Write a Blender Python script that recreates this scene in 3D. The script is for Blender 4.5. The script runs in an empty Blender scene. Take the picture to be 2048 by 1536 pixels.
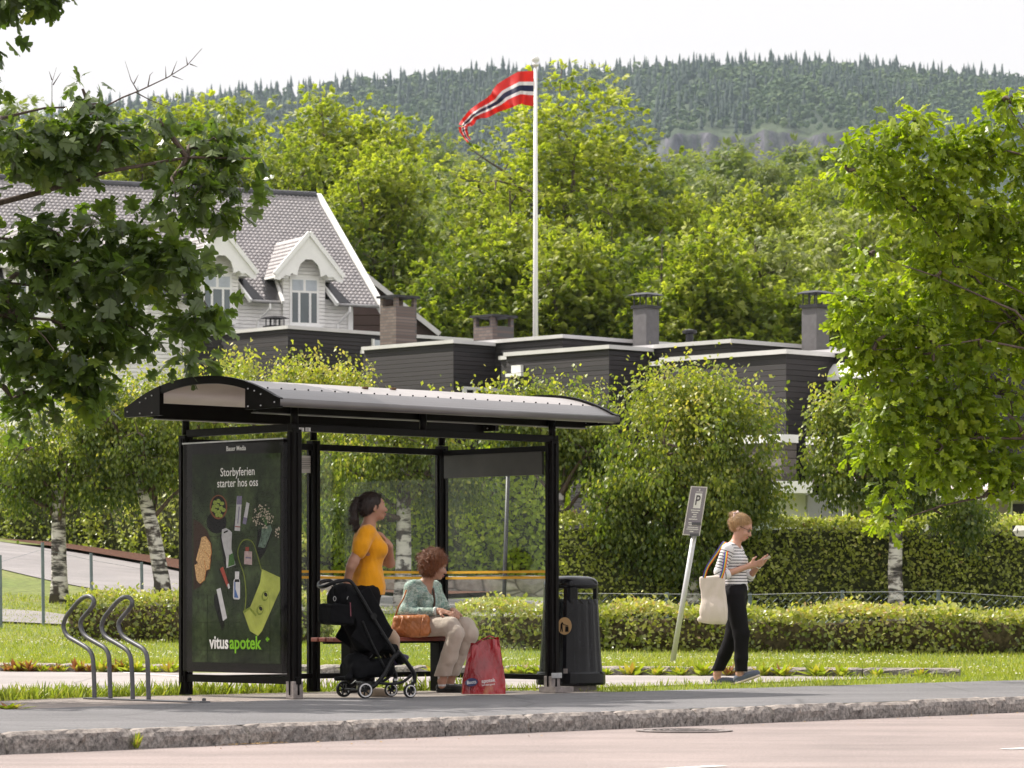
import bpy, math, random
import numpy as np
from mathutils import Vector as V, Matrix, Quaternion
R = math.radians
sc = bpy.context.scene
COL = sc.collection
rng = np.random.default_rng(7)
random.seed(7)

# ---------------------------------------------------------------- camera, sky, sun, exposure
F = 6918.0; HY = 1205.0; H = 0.77          # focal length in photo pixels, horizon row, eye height
cam = bpy.data.cameras.new('camera'); camo = bpy.data.objects.new('camera', cam); COL.objects.link(camo)
cam.sensor_width = 36; cam.lens = 36 * F / 2048; cam.shift_y = (HY - 768) / 2048
camo.location = (0, 0, H); camo.rotation_euler = (R(90), 0, 0)
cam.clip_start = 0.5; cam.clip_end = 9000
cam.dof.use_dof = True; cam.dof.focus_distance = 28.8; cam.dof.aperture_fstop = 9.0
sc.camera = camo

SUN = V((-0.885, 0.468, 1.19)).normalized()
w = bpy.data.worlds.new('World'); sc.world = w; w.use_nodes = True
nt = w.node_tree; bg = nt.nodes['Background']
sky = nt.nodes.new('ShaderNodeTexSky'); sky.sky_type = 'NISHITA'; sky.sun_disc = False
sky.sun_elevation = math.asin(SUN.z); sky.sun_rotation = math.atan2(SUN.x, SUN.y)
sky.dust_density = 4.0; sky.air_density = 1.0; sky.ozone_density = 1.0
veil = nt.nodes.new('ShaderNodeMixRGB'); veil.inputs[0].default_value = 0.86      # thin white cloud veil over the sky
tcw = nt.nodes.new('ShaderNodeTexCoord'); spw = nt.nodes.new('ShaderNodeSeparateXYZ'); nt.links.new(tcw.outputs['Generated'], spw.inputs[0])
rpw = nt.nodes.new('ShaderNodeValToRGB'); nt.links.new(spw.outputs[2], rpw.inputs[0])      # brightened overhead at every azimuth to lift the fill light
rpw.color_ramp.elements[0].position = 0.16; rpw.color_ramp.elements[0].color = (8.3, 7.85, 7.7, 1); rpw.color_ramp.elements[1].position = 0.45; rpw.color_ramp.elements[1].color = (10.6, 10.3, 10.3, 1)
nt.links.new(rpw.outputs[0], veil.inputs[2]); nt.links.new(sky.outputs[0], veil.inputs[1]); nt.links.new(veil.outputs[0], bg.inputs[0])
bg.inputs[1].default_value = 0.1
sl = bpy.data.lights.new('sun', 'SUN'); sl.energy = 5.0; sl.angle = R(0.6); sl.color = (1.0, 0.94, 0.85)
so = bpy.data.objects.new('sun', sl); COL.objects.link(so); so.location = (-20, 10, 30)
so.rotation_euler = SUN.to_track_quat('Z', 'Y').to_euler()
sc.view_settings.view_transform = 'Standard'; sc.view_settings.look = 'None'
sc.view_settings.exposure = 0.42; sc.view_settings.gamma = 1.0
sc.cycles.use_denoising = True
sc.cycles.max_bounces = 7; sc.cycles.transparent_max_bounces = 12; sc.cycles.volume_bounces = 0
sc.cycles.diffuse_bounces = 3; sc.cycles.glossy_bounces = 3; sc.cycles.transmission_bounces = 5
sc.cycles.sample_clamp_indirect = 6.0
sc.cycles.use_adaptive_sampling = True; sc.cycles.adaptive_threshold = 0.02

# ---------------------------------------------------------------- helpers
def P(px, py, d):
    return V(((px - 1024) * d / F, d, H + (HY - py) * d / F))

def tag(o, label=None, cat=None, group=None, kind=None):
    if label: o['label'] = label
    if cat: o['category'] = cat
    if group: o['group'] = group
    if kind: o['kind'] = kind
    return o

def thing(name, loc, label, cat, group=None, rz=0.0):
    o = bpy.data.objects.new(name, None); COL.objects.link(o)
    o.empty_display_size = 0.2
    o.location = loc; o.rotation_euler = (0, 0, rz)
    return tag(o, label, cat, group)

def attach(o, parent, world=True):
    """world=True: the mesh was modelled in world coordinates."""
    o.parent = parent
    if world:
        m = Matrix.Identity(4); p = parent; chain = []
        while p is not None: chain.append(p); p = p.parent
        for q in reversed(chain):
            m = m @ q.matrix_parent_inverse @ Matrix.LocRotScale(q.location, q.rotation_euler, q.scale)
        o.matrix_parent_inverse = m.inverted()

def meshobj(name, me, mats, parent=None, world=True, smooth=False, bevel=0):
    o = bpy.data.objects.new(name, me); COL.objects.link(o)
    for m in (mats if isinstance(mats, (list, tuple)) else [mats]): me.materials.append(m)
    if smooth:
        me.polygons.foreach_set('use_smooth', [True] * len(me.polygons))
    if bevel:
        b = o.modifiers.new('bevel', 'BEVEL'); b.width = bevel; b.segments = 2; b.limit_method = 'ANGLE'; b.angle_limit = R(40)
    if parent is not None: attach(o, parent, world)
    return o

def copy_tree(o, parent=None):
    kids = list(o.children)
    c = o.copy(); COL.objects.link(c); c.parent = parent
    for ch in kids: copy_tree(ch, c)
    return c

class MB:
    def __init__(s): s.v = []; s.f = []; s.m = []; s.mi = 0
    def add(s, vs, fs):
        n = len(s.v); s.v += [tuple(p) for p in vs]
        s.f += [tuple(i + n for i in f) for f in fs]; s.m += [s.mi] * len(fs); return s
    def hexa(s, p):          # 8 corners: bottom 4 ccw, top 4
        return s.add(p, [(3, 2, 1, 0), (4, 5, 6, 7), (0, 1, 5, 4), (1, 2, 6, 5), (2, 3, 7, 6), (3, 0, 4, 7)])
    def box(s, c, size, ax=None):
        c = V(c); x, y, z = ax if ax else (V((1, 0, 0)), V((0, 1, 0)), V((0, 0, 1)))
        x, y, z = V(x) * size[0] / 2, V(y) * size[1] / 2, V(z) * size[2] / 2
        return s.hexa([c - x - y - z, c + x - y - z, c + x + y - z, c - x + y - z, c - x - y + z, c + x - y + z, c + x + y + z, c - x + y + z])
    def bar(s, a, b, w, h, up=(0, 0, 1)):
        a = V(a); b = V(b); d = (b - a).normalized(); side = d.cross(V(up))
        if side.length < 1e-4: side = d.cross(V((1, 0, 0)))
        side.normalize(); u = side.cross(d).normalized()
        return s.box((a + b) / 2, ((b - a).length, w, h), (d, side, u))
    def tube(s, pts, r, seg=8, closed=False, cap=True):
        pts = [V(p) for p in pts]; n = len(pts)
        rs = r if isinstance(r, (list, tuple, np.ndarray)) else [r] * n
        base = len(s.v); ref = None; vs = []
        for i, p in enumerate(pts):
            if closed: d = pts[(i + 1) % n] - pts[i - 1]
            else: d = pts[min(i + 1, n - 1)] - pts[max(i - 1, 0)]
            if d.length < 1e-9: d = V((0, 0, 1))
            d.normalize()
            if ref is None:
                ref = d.cross(V((0, 0, 1)))
                if ref.length < 0.1: ref = d.cross(V((1, 0, 0)))
            ref = (ref - d * ref.dot(d))
            if ref.length < 1e-6: ref = d.orthogonal()
            ref.normalize(); b = d.cross(ref)
            for k in range(seg):
                a = 2 * math.pi * k / seg
                vs.append(p + (ref * math.cos(a) + b * math.sin(a)) * rs[i])
        fs = []
        for i in range(n if closed else n - 1):
            j = (i + 1) % n
            for k in range(seg):
                l = (k + 1) % seg
                fs.append((i * seg + k, i * seg + l, j * seg + l, j * seg + k))
        if cap and not closed:
            fs.append(tuple(range(seg))[::-1]); fs.append(tuple((n - 1) * seg + k for k in range(seg)))
        return s.add(vs, fs)
    def loft(s, rings, cap=True, closed=True):
        n = len(rings[0]); vs = [p for r in rings for p in r]; fs = []
        for i in range(len(rings) - 1):
            for k in range(n if closed else n - 1):
                l = (k + 1) % n
                fs.append((i * n + k, i * n + l, (i + 1) * n + l, (i + 1) * n + k))
        if cap: fs.append(tuple(range(n))[::-1]); fs.append(tuple((len(rings) - 1) * n + k for k in range(n)))
        return s.add(vs, fs)
    def prism(s, poly, ext):
        ext = V(ext); n = len(poly); poly = [V(p) for p in poly]
        vs = poly + [p + ext for p in poly]
        return s.add(vs, [tuple(range(n))[::-1], tuple(range(n, 2 * n))] + [(i, (i + 1) % n, n + (i + 1) % n, n + i) for i in range(n)])
    def poly(s, pts): return s.add(pts, [tuple(range(len(pts)))])
    def sphere(s, c, r, seg=12, rings=8):
        c = V(c); r = r if isinstance(r, (tuple, list)) else (r, r, r); rg = []
        for i in range(1, rings):
            a = math.pi * i / rings
            rg.append([c + V((math.sin(a) * math.cos(2 * math.pi * k / seg) * r[0], math.sin(a) * math.sin(2 * math.pi * k / seg) * r[1], -math.cos(a) * r[2])) for k in range(seg)])
        return s.loft(rg)
    def lathe(s, prof, c, seg=24, ax=None, cap=True):
        c = V(c); x, y, z = ax if ax else (V((1, 0, 0)), V((0, 1, 0)), V((0, 0, 1)))
        return s.loft([[c + (x * math.cos(2 * math.pi * k / seg) + y * math.sin(2 * math.pi * k / seg)) * r + z * h for k in range(seg)] for r, h in prof], cap)
    def build(s, name, mats, parent=None, world=True, smooth=False, bevel=0):
        me = bpy.data.meshes.new(name); me.from_pydata(s.v, [], s.f)
        o = meshobj(name, me, mats, parent, world, smooth, bevel)
        if any(s.m): me.polygons.foreach_set('material_index', s.m)
        me.update(); return o

def npmesh(name, verts, faces, attr=None, u=None):
    """fast mesh from arrays; faces (n,k) all the same size, or a list of such arrays"""
    if not isinstance(faces, list): faces = [faces]
    me = bpy.data.meshes.new(name); nv = len(verts)
    me.vertices.add(nv); me.vertices.foreach_set('co', np.asarray(verts, np.float32).ravel())
    tot = np.concatenate([np.full(len(f), f.shape[1], np.int32) for f in faces])
    li = np.concatenate([f.ravel() for f in faces]).astype(np.int32)
    me.loops.add(len(li)); me.loops.foreach_set('vertex_index', li)
    me.polygons.add(len(tot)); st = np.concatenate([[0], np.cumsum(tot)[:-1]]).astype(np.int32)
    me.polygons.foreach_set('loop_start', st); me.polygons.foreach_set('loop_total', tot)
    if attr is not None:
        a = me.attributes.new('leafv', 'FLOAT', 'POINT'); a.data.foreach_set('value', np.asarray(attr, np.float32))
    if u is not None:
        a = me.attributes.new('ucoord', 'FLOAT', 'POINT'); a.data.foreach_set('value', np.asarray(u, np.float32))
    me.update(calc_edges=True); me.validate(); return me

# ---------------------------------------------------------------- materials
def newmat(name):
    m = bpy.data.materials.new(name); m.use_nodes = True
    return m, m.node_tree, m.node_tree.nodes['Principled BSDF']
def N(nt, t, **kw):
    n = nt.nodes.new(t)
    for k, v in kw.items():
        if k in n.inputs: n.inputs[k].default_value = v
        else: setattr(n, k, v)
    return n
def coords(nt, scale=(1, 1, 1), obj=True, rot=(0, 0, 0)):
    tc = nt.nodes.new('ShaderNodeTexCoord'); mp = nt.nodes.new('ShaderNodeMapping')
    mp.inputs['Scale'].default_value = scale; mp.inputs['Rotation'].default_value = rot
    nt.links.new(tc.outputs['Object' if obj else 'Generated'], mp.inputs[0]); return mp.outputs[0]
def ramp(nt, fac, stops, interp='LINEAR'):
    r = nt.nodes.new('ShaderNodeValToRGB'); r.color_ramp.interpolation = interp
    while len(r.color_ramp.elements) < len(stops): r.color_ramp.elements.new(0.5)
    for e, (p, c) in zip(r.color_ramp.elements, stops):
        e.position = p; e.color = (*c, 1) if len(c) == 3 else c
    nt.links.new(fac, r.inputs[0]); return r.outputs[0]
def noise(nt, vec, scale, detail=4, rough=0.55):
    n = N(nt, 'ShaderNodeTexNoise', Scale=scale, Detail=detail, Roughness=rough); nt.links.new(vec, n.inputs['Vector']); return n.outputs[0]
def mix(nt, a, b, fac, mode='MIX'):
    m = nt.nodes.new('ShaderNodeMixRGB'); m.blend_type = mode
    for i, x in ((0, fac), (1, a), (2, b)):
        if hasattr(x, 'node'): nt.links.new(x, m.inputs[i])
        else: m.inputs[i].default_value = x if i == 0 else (*x, 1)
    return m.outputs[0]
def math_(nt, op, a, b=0.0):
    m = nt.nodes.new('ShaderNodeMath'); m.operation = op
    for i, x in ((0, a), (1, b)):
        if hasattr(x, 'node'): nt.links.new(x, m.inputs[i])
        else: m.inputs[i].default_value = x
    return m.outputs[0]
def bump(nt, bsdf, h, strength=0.3, dist=0.01):
    b = N(nt, 'ShaderNodeBump', Strength=strength, Distance=dist)
    nt.links.new(h, b.inputs['Height']); nt.links.new(b.outputs[0], bsdf.inputs['Normal']); return b
def plain(name, col, rough=0.5, metal=0.0, var=0.15, scale=6.0, bmp=0.1, spec=None, coat=0, bdist=0.004, sheen=0):
    m, nt, b = newmat(name)
    vec = coords(nt); n = noise(nt, vec, scale)
    lo = tuple(c * (1 - var) for c in col); hi = tuple(min(1, c * (1 + var)) for c in col)
    nt.links.new(ramp(nt, n, [(0.3, lo), (0.7, hi)]), b.inputs['Base Color'])
    b.inputs['Roughness'].default_value = rough; b.inputs['Metallic'].default_value = metal
    if spec is not None: b.inputs['Specular IOR Level'].default_value = spec
    if coat: b.inputs['Coat Weight'].default_value = coat
    if sheen: b.inputs['Sheen Weight'].default_value = sheen
    if bmp: bump(nt, b, noise(nt, vec, scale * 8), bmp, bdist)
    return m
def leafmat(name, stops, rough=0.42, trans=0.4, tcol=None, spec=0.5):
    m, nt, b = newmat(name)
    at = nt.nodes.new('ShaderNodeAttribute'); at.attribute_name = 'leafv'
    col = ramp(nt, at.outputs['Fac'], stops)
    nt.links.new(col, b.inputs['Base Color']); b.inputs['Roughness'].default_value = rough
    b.inputs['Specular IOR Level'].default_value = spec
    t = nt.nodes.new('ShaderNodeBsdfTranslucent')
    nt.links.new(mix(nt, col, tcol or (1.7, 1.9, 0.6), 1.0, 'MULTIPLY'), t.inputs[0])
    mx = nt.nodes.new('ShaderNodeMixShader'); mx.inputs[0].default_value = trans
    nt.links.new(b.outputs[0], mx.inputs[1]); nt.links.new(t.outputs[0], mx.inputs[2])
    nt.links.new(mx.outputs[0], nt.nodes['Material Output'].inputs[0]); return m
def facing_fac(nt, lo, hi):
    g = nt.nodes.new('ShaderNodeNewGeometry'); d = nt.nodes.new('ShaderNodeVectorMath'); d.operation = 'DOT_PRODUCT'
    nt.links.new(g.outputs['Incoming'], d.inputs[0]); nt.links.new(g.outputs['Normal'], d.inputs[1])
    f = math_(nt, 'POWER', math_(nt, 'SUBTRACT', 1.0, math_(nt, 'ABSOLUTE', d.outputs['Value'])), 4.0)
    return math_(nt, 'ADD', math_(nt, 'MULTIPLY', f, hi), lo)
def glassmat(name, tint=(0.965, 0.985, 0.97), rough=0.02, dirt=0.022):
    m, nt, b = newmat(name)
    nt.nodes.remove(b)
    tr = nt.nodes.new('ShaderNodeBsdfTransparent'); tr.inputs[0].default_value = (*tint, 1)
    gl = N(nt, 'ShaderNodeBsdfGlossy', Roughness=rough)
    fr = facing_fac(nt, .018, .45); m1 = nt.nodes.new('ShaderNodeMixShader')
    nt.links.new(fr, m1.inputs[0]); nt.links.new(tr.outputs[0], m1.inputs[1]); nt.links.new(gl.outputs[0], m1.inputs[2])
    df = nt.nodes.new('ShaderNodeBsdfDiffuse'); df.inputs[0].default_value = (0.7, 0.68, 0.66, 1)
    v = coords(nt, (3, 3, 1.2)); nz = noise(nt, v, 1.6, 5, 0.6)
    m2 = nt.nodes.new('ShaderNodeMixShader')
    nt.links.new(math_(nt, 'MULTIPLY', ramp(nt, nz, [(0.42, (0.05,) * 3), (0.75, (1,) * 3)]), dirt), m2.inputs[0])
    nt.links.new(m1.outputs[0], m2.inputs[1]); nt.links.new(df.outputs[0], m2.inputs[2])
    nt.links.new(m2.outputs[0], nt.nodes['Material Output'].inputs[0]); return m

# ---------------------------------------------------------------- signed-distance modelling (people, bags, fabric)
class SDF:
    def __init__(s, lo, hi, h=0.006):
        s.h = h; s.lo = np.array(lo, float); s.n = np.ceil((np.array(hi) - s.lo) / h).astype(int) + 1
        s.D = np.full(s.n, 0.5, np.float32); s.U = np.zeros(s.n, np.float32)
    def win(s, lo, hi):
        i0 = np.maximum(((np.array(lo) - s.lo) / s.h).astype(int) - 1, 0)
        i1 = np.minimum(((np.array(hi) - s.lo) / s.h).astype(int) + 2, s.n)
        if (i1 <= i0).any(): return None
        sl = tuple(slice(a, b) for a, b in zip(i0, i1))
        g = [(np.arange(a, b) * s.h + l).astype(np.float32) for a, b, l in zip(i0, i1, s.lo)]
        return sl, g[0][:, None, None], g[1][None, :, None], g[2][None, None, :]
    def merge(s, sl, d, k, u=None, sub=False):
        D = s.D[sl]
        if sub:
            hh = np.maximum(k - np.abs(D + d), 0) / k; s.D[sl] = np.maximum(D, -d) + hh * hh * k / 4; return
        if u is not None: s.U[sl] = np.where(d < D, u, s.U[sl])
        hh = np.maximum(k - np.abs(D - d), 0) / k
        s.D[sl] = np.minimum(D, d) - hh * hh * k / 4
    def cap(s, a, b, ra, rb=None, k=0.03, u=None, uoff=0.0, sub=False):
        rb = ra if rb is None else rb; a = np.array(a, float); b = np.array(b, float); m = max(ra, rb) + k + 2 * s.h
        w_ = s.win(np.minimum(a, b) - m, np.maximum(a, b) + m)
        if w_ is None: return s
        sl, X, Y, Z = w_; ab = b - a; L = float(ab @ ab) + 1e-12
        t = np.clip(((X - a[0]) * ab[0] + (Y - a[1]) * ab[1] + (Z - a[2]) * ab[2]) / L, 0, 1)
        d = np.sqrt((X - a[0] - t * ab[0]) ** 2 + (Y - a[1] - t * ab[1]) ** 2 + (Z - a[2] - t * ab[2]) ** 2) - (ra + (rb - ra) * t)
        s.merge(sl, d, k, (uoff + t * math.sqrt(L)) if u == 'axis' else (Z + 0 * d if u == 'z' else None), sub); return s
    def path(s, pts, rs, k=0.02, u=None):
        o = 0
        for i in range(len(pts) - 1):
            s.cap(pts[i], pts[i + 1], rs[i], rs[i + 1], k, u, o); o += float(np.linalg.norm(np.array(pts[i + 1]) - np.array(pts[i])))
        return s
    def ell(s, c, r, k=0.03, rot=None, u=None, sub=False):
        c = np.array(c, float); r = np.array(r, float); m = r.max() + k + 2 * s.h
        w_ = s.win(c - m, c + m)
        if w_ is None: return s
        sl, X, Y, Z = w_; x, y, z = X - c[0], Y - c[1], Z - c[2]
        if rot is not None:
            M = np.array(rot.to_3x3() if hasattr(rot, 'to_3x3') else rot).T
            x, y, z = (M[0, 0] * x + M[0, 1] * y + M[0, 2] * z, M[1, 0] * x + M[1, 1] * y + M[1, 2] * z, M[2, 0] * x + M[2, 1] * y + M[2, 2] * z)
        k0 = np.sqrt((x / r[0]) ** 2 + (y / r[1]) ** 2 + (z / r[2]) ** 2)
        k1 = np.sqrt((x / r[0] ** 2) ** 2 + (y / r[1] ** 2) ** 2 + (z / r[2] ** 2) ** 2) + 1e-9
        s.merge(sl, k0 * (k0 - 1) / k1, k, (Z + 0 * k0) if u == 'z' else None, sub); return s
    def box(s, c, hs, rad, k=0.02, rot=None, sub=False):
        c = np.array(c, float); hs = np.array(hs, float); m = np.linalg.norm(hs) + k + rad + 2 * s.h
        w_ = s.win(c - m, c + m)
        if w_ is None: return s
        sl, X, Y, Z = w_; x, y, z = X - c[0], Y - c[1], Z - c[2]
        if rot is not None:
            M = np.array(rot.to_3x3() if hasattr(rot, 'to_3x3') else rot).T
            x, y, z = (M[0, 0] * x + M[0, 1] * y + M[0, 2] * z, M[1, 0] * x + M[1, 1] * y + M[1, 2] * z, M[2, 0] * x + M[2, 1] * y + M[2, 2] * z)
        qx, qy, qz = np.abs(x) - hs[0] + rad, np.abs(y) - hs[1] + rad, np.abs(z) - hs[2] + rad
        d = np.sqrt(np.maximum(qx, 0) ** 2 + np.maximum(qy, 0) ** 2 + np.maximum(qz, 0) ** 2) + np.minimum(np.maximum(np.maximum(qx, qy), qz), 0) - rad
        s.merge(sl, d, k, None, sub); return s
    def plane_cut(s, p, n):     # keeps the side n points away from
        p = np.array(p, float); n = np.array(n, float); n /= np.linalg.norm(n)
        g = [(np.arange(c) * s.h + l).astype(np.float32) for c, l in zip(s.n, s.lo)]
        d = (g[0][:, None, None] - p[0]) * n[0] + (g[1][None, :, None] - p[1]) * n[1] + (g[2][None, None, :] - p[2]) * n[2]
        s.D = np.maximum(s.D, d); return s
    def wrinkle(s, amp, freq, seed=0, stretch=(1, 1, 1)):
        r = np.random.default_rng(seed); g = [(np.arange(c) * s.h + l).astype(np.float32) for c, l in zip(s.n, s.lo)]
        acc = 0
        for i in range(6):
            kx = r.normal(size=3) * freq * np.array(stretch) * (1 + i * 0.35); ph = r.uniform(0, 6.28)
            a = kx[0] * g[0][:, None, None] + kx[1] * g[1][None, :, None] + kx[2] * g[2][None, None, :] + ph
            acc = acc + np.sin(a + 1.3 * np.sin(a * 0.37 + i)) / (1 + i * 0.35)
        s.D = s.D + (acc * amp / 2).astype(np.float32); return s
    def mesh(s, name):
        D = s.D; h = s.h; nx, ny, nz = D.shape; ins = D < 0
        c = ins[:-1, :-1, :-1].astype(np.int8)
        for dx, dy, dz in [(1, 0, 0), (0, 1, 0), (0, 0, 1), (1, 1, 0), (1, 0, 1), (0, 1, 1), (1, 1, 1)]:
            c = c + ins[dx:nx - 1 + dx, dy:ny - 1 + dy, dz:nz - 1 + dz]
        cells = np.argwhere((c > 0) & (c < 8)); idx = np.full((nx - 1, ny - 1, nz - 1), -1, np.int32)
        idx[cells[:, 0], cells[:, 1], cells[:, 2]] = np.arange(len(cells))
        acc = np.zeros((len(cells), 3)); cnt = np.zeros(len(cells)); cr = [(i, j, k) for i in (0, 1) for j in (0, 1) for k in (0, 1)]
        val = {q: D[cells[:, 0] + q[0], cells[:, 1] + q[1], cells[:, 2] + q[2]].astype(float) for q in cr}
        for q in cr:
            for ax in range(3):
                if q[ax]: continue
                p = tuple(v + (1 if i == ax else 0) for i, v in enumerate(q)); a, b = val[q], val[p]; mk = (a < 0) != (b < 0)
                t = np.where(mk, a / np.where(mk, a - b, 1), 0); pos = np.tile(np.array(q, float), (len(cells), 1)); pos[:, ax] += t
                acc += pos * mk[:, None]; cnt += mk
        vv = s.lo + (cells + acc / cnt[:, None]) * h; faces = []
        for ax in range(3):
            o1, o2 = [(1, 2), (2, 0), (0, 1)][ax]
            a = ins; b = np.roll(ins, -1, ax); d = a != b
            sl = [slice(1, -1)] * 3; sl[ax] = slice(0, -1); e = np.argwhere(d[tuple(sl)]); e[:, o1] += 1; e[:, o2] += 1
            if not len(e): continue
            flip = a[e[:, 0], e[:, 1], e[:, 2]]
            def g(da, db):
                q = e.copy(); q[:, o1] -= da; q[:, o2] -= db; return idx[q[:, 0], q[:, 1], q[:, 2]]
            f = np.stack([g(1, 1), g(0, 1), g(0, 0), g(1, 0)], 1); f[~flip] = f[~flip][:, ::-1]; faces.append(f)
        f = np.concatenate(faces); f = f[(f >= 0).all(1)]
        return npmesh(name, vv, f, u=s.U[cells[:, 0], cells[:, 1], cells[:, 2]])
    def build(s, name, mats, parent=None, world=False):
        o = meshobj(name, s.mesh(name), mats, parent, world, smooth=True)
        return o

def text(body, size, loc, right, up, mat, parent, name, bold=0.0, world=True, align='CENTER', extrude=0.0006, sx=1.0):
    cu = bpy.data.curves.new(name, 'FONT'); cu.body = body; cu.size = size; cu.align_x = align; cu.align_y = 'CENTER'
    cu.extrude = extrude; cu.offset = bold * size; cu.resolution_u = 3
    t = bpy.data.objects.new('tmp', cu); COL.objects.link(t)
    dg = bpy.context.evaluated_depsgraph_get(); me = bpy.data.meshes.new_from_object(t.evaluated_get(dg))
    bpy.data.objects.remove(t); me.name = name
    right = V(right).normalized(); up = V(up).normalized(); n = right.cross(up)
    M = Matrix((right * sx, up, n)).transposed().to_4x4(); M.translation = V(loc); me.transform(M)
    return meshobj(name, me, mat, parent, world)
# ---------------------------------------------------------------- terrain
K0 = V((-3.0, 20.2, 0)); KT = V((0.672, 0.741, 0)); KN = V((-0.741, 0.672, 0))     # kerb line, its direction, the way back from the road
def S(t, n, z=0.0): return K0 + KT * t + KN * n + V((0, 0, z))
def kerb2(x): return 38.6 - 0.29 * (x + 5.7)
PROF = np.array([(-400, 0), (37, .08), (40, .1), (43.6, .3), (50, .72), (60, 1.3), (75, 1.9), (100, 3), (150, 8), (300, 21), (500, 45), (900, 100), (1200, 143), (1350, 130), (2200, 235)], float)
CREST_PX = np.array([-900, -300, 0, 150, 300, 450, 560, 700, 850, 1000, 1150, 1300, 1500, 1650, 1850, 2048, 2400, 3000], float)
CREST_Y = np.array([420, 330, 268, 225, 212, 200, 192, 172, 160, 148, 146, 142, 138, 138, 154, 166, 180, 240], float)
def G(x, y):
    x = np.asarray(x, float); y = np.asarray(y, float)
    z = np.interp(y, PROF[:, 0], PROF[:, 1])
    z = z + 0.09 * np.maximum(0, -x - 4) * np.clip((y - 48) / 10, 0, 1) * np.clip((90 - y) / 20, 0, 1)
    n = (x + 3.0) * -0.741 + (y - 20.2) * 0.672
    lawn = np.clip((y - kerb2(x) - 0.12) / 0.1, 0, 1)
    near = np.where(x < 4.6, lawn, np.clip((y - 36.5) / 3, 0, 1))
    z = np.where(y < 41, z * near + (1 - near) * -0.01, z)
    z = np.where((n < 3.2) & (y < 60), -0.06, z)
    z = np.where((n < 0.7) & (n > -8.5) & (y < 80), -0.4, z)
    # far hill
    px = 1024 + F * x / np.maximum(y, 1)
    px = px
    zc = (HY - np.interp(px, CREST_PX, CREST_Y)) * 3000 / F
    zb = np.interp(px, [0, 1250, 1340, 1750, 2048], [235, 262, 296, 300, 290])
    step = np.interp(px, [1250, 1350, 1720, 1850], [0, 24, 22, 0]) * (1 + .03 * np.sin(px * .05)) * np.clip((y - 2350) / 14, 0, 1)
    zb = zb - 45 * np.clip((2340 - y) / 140, 0, 1); far = zb + step + (zc - zb - step) * np.clip((y - 2365) / 635, 0, 1) ** 0.9
    z = np.where(y > 2200, np.where(y > 3000, zc - (y - 3000) * 0.3, far), z)
    z = np.where((y > 1350) & (y <= 2200), 130 + (zb - 130) * np.clip((y - 1350) / 850, 0, 1) ** 3, z)
    # nearer ridge falls away to the right and left
    k = np.clip((y - 500) / 500, 0, 1) * np.clip((1500 - y) / 300, 0, 1)
    z = z - k * np.interp(px, [-200, 400, 760, 860, 960, 1340, 1800], [40, 18, 2, 4, 22, 26, 30])
    return z
def Gz(x, y): return float(G(x, y))

def grass_ground_mat(name, far=False):
    m, nt, b = newmat(name); v = coords(nt)
    a = noise(nt, v, 0.35 if not far else 0.02, 5); c = noise(nt, v, 9 if not far else 0.3, 3)
    col = ramp(nt, a, [(0.3, (0.10, 0.15, 0.03)), (0.55, (0.17, 0.20, 0.05)), (0.75, (0.25, 0.23, 0.09))])
    nt.links.new(mix(nt, col, ramp(nt, c, [(0.3, (0.6, 0.6, 0.5)), (0.7, (1.2, 1.2, 1.1))]), 1.0, 'MULTIPLY'), b.inputs['Base Color'])
    b.inputs['Roughness'].default_value = 0.95; bump(nt, b, c, 0.5, 0.03); return m
M_ground = grass_ground_mat('ground_grass')
def hillmat():
    m, nt, b = newmat('hill_ground'); v = coords(nt)
    geo = nt.nodes.new('ShaderNodeNewGeometry'); sp = nt.nodes.new('ShaderNodeSeparateXYZ'); nt.links.new(geo.outputs['True Normal'], sp.inputs[0])
    st = coords(nt, (0.12, 0.12, 0.03)); rk = noise(nt, st, 1.0, 6, 0.7)
    rock = ramp(nt, rk, [(0.35, (0.035, 0.033, 0.04)), (0.5, (0.075, 0.07, 0.085)), (0.65, (0.16, 0.145, 0.165))])
    gr = ramp(nt, noise(nt, v, 0.01, 5), [(0.35, (0.02, 0.04, 0.015)), (0.7, (0.06, 0.085, 0.03))])
    f = ramp(nt, sp.outputs[2], [(0.42, (1, 1, 1)), (0.6, (0, 0, 0))])
    nt.links.new(mix(nt, gr, rock, f), b.inputs['Base Color']); b.inputs['Roughness'].default_value = 0.95
    bump(nt, b, rk, 1.0, 3.0); return m
def gridmesh(name, xs, ys, mat, fn, kind='structure', smooth=True):
    X, Y = np.meshgrid(xs, ys) if xs.ndim == 1 else (xs, ys)
    Z = fn(X, Y); vv = np.stack([X, Y, Z], -1).reshape(-1, 3); nr, nc = X.shape
    i = np.arange(nr - 1)[:, None] * nc + np.arange(nc - 1)[None]
    f = np.stack([i, i + 1, i + nc + 1, i + nc], -1).reshape(-1, 4)
    o = meshobj(name, npmesh(name, vv, f), mat, smooth=smooth); o['kind'] = kind; return o
ys = np.concatenate([np.arange(-40, 12, 4), np.arange(12, 46, 0.3), np.arange(46, 66, 1), np.arange(66, 151, 4)])
xs = np.concatenate([np.arange(-90, -12, 6), np.arange(-12, 12.01, 0.3), np.arange(15, 91, 6)])
gridmesh('ground', xs, ys, M_ground, G)
yy = np.concatenate([np.arange(146, 1500, 14), np.arange(1500, 2200, 40), np.arange(2200, 2340, 20), np.arange(2344, 2372, 2.5), np.arange(2375, 3020, 10), np.arange(3030, 3600, 60)])
pp = np.concatenate([np.arange(-1400, -200, 60), np.arange(-200, 2260, 9), np.arange(2260, 3400, 60)])
PX, YY = np.meshgrid(pp, yy)
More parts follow.
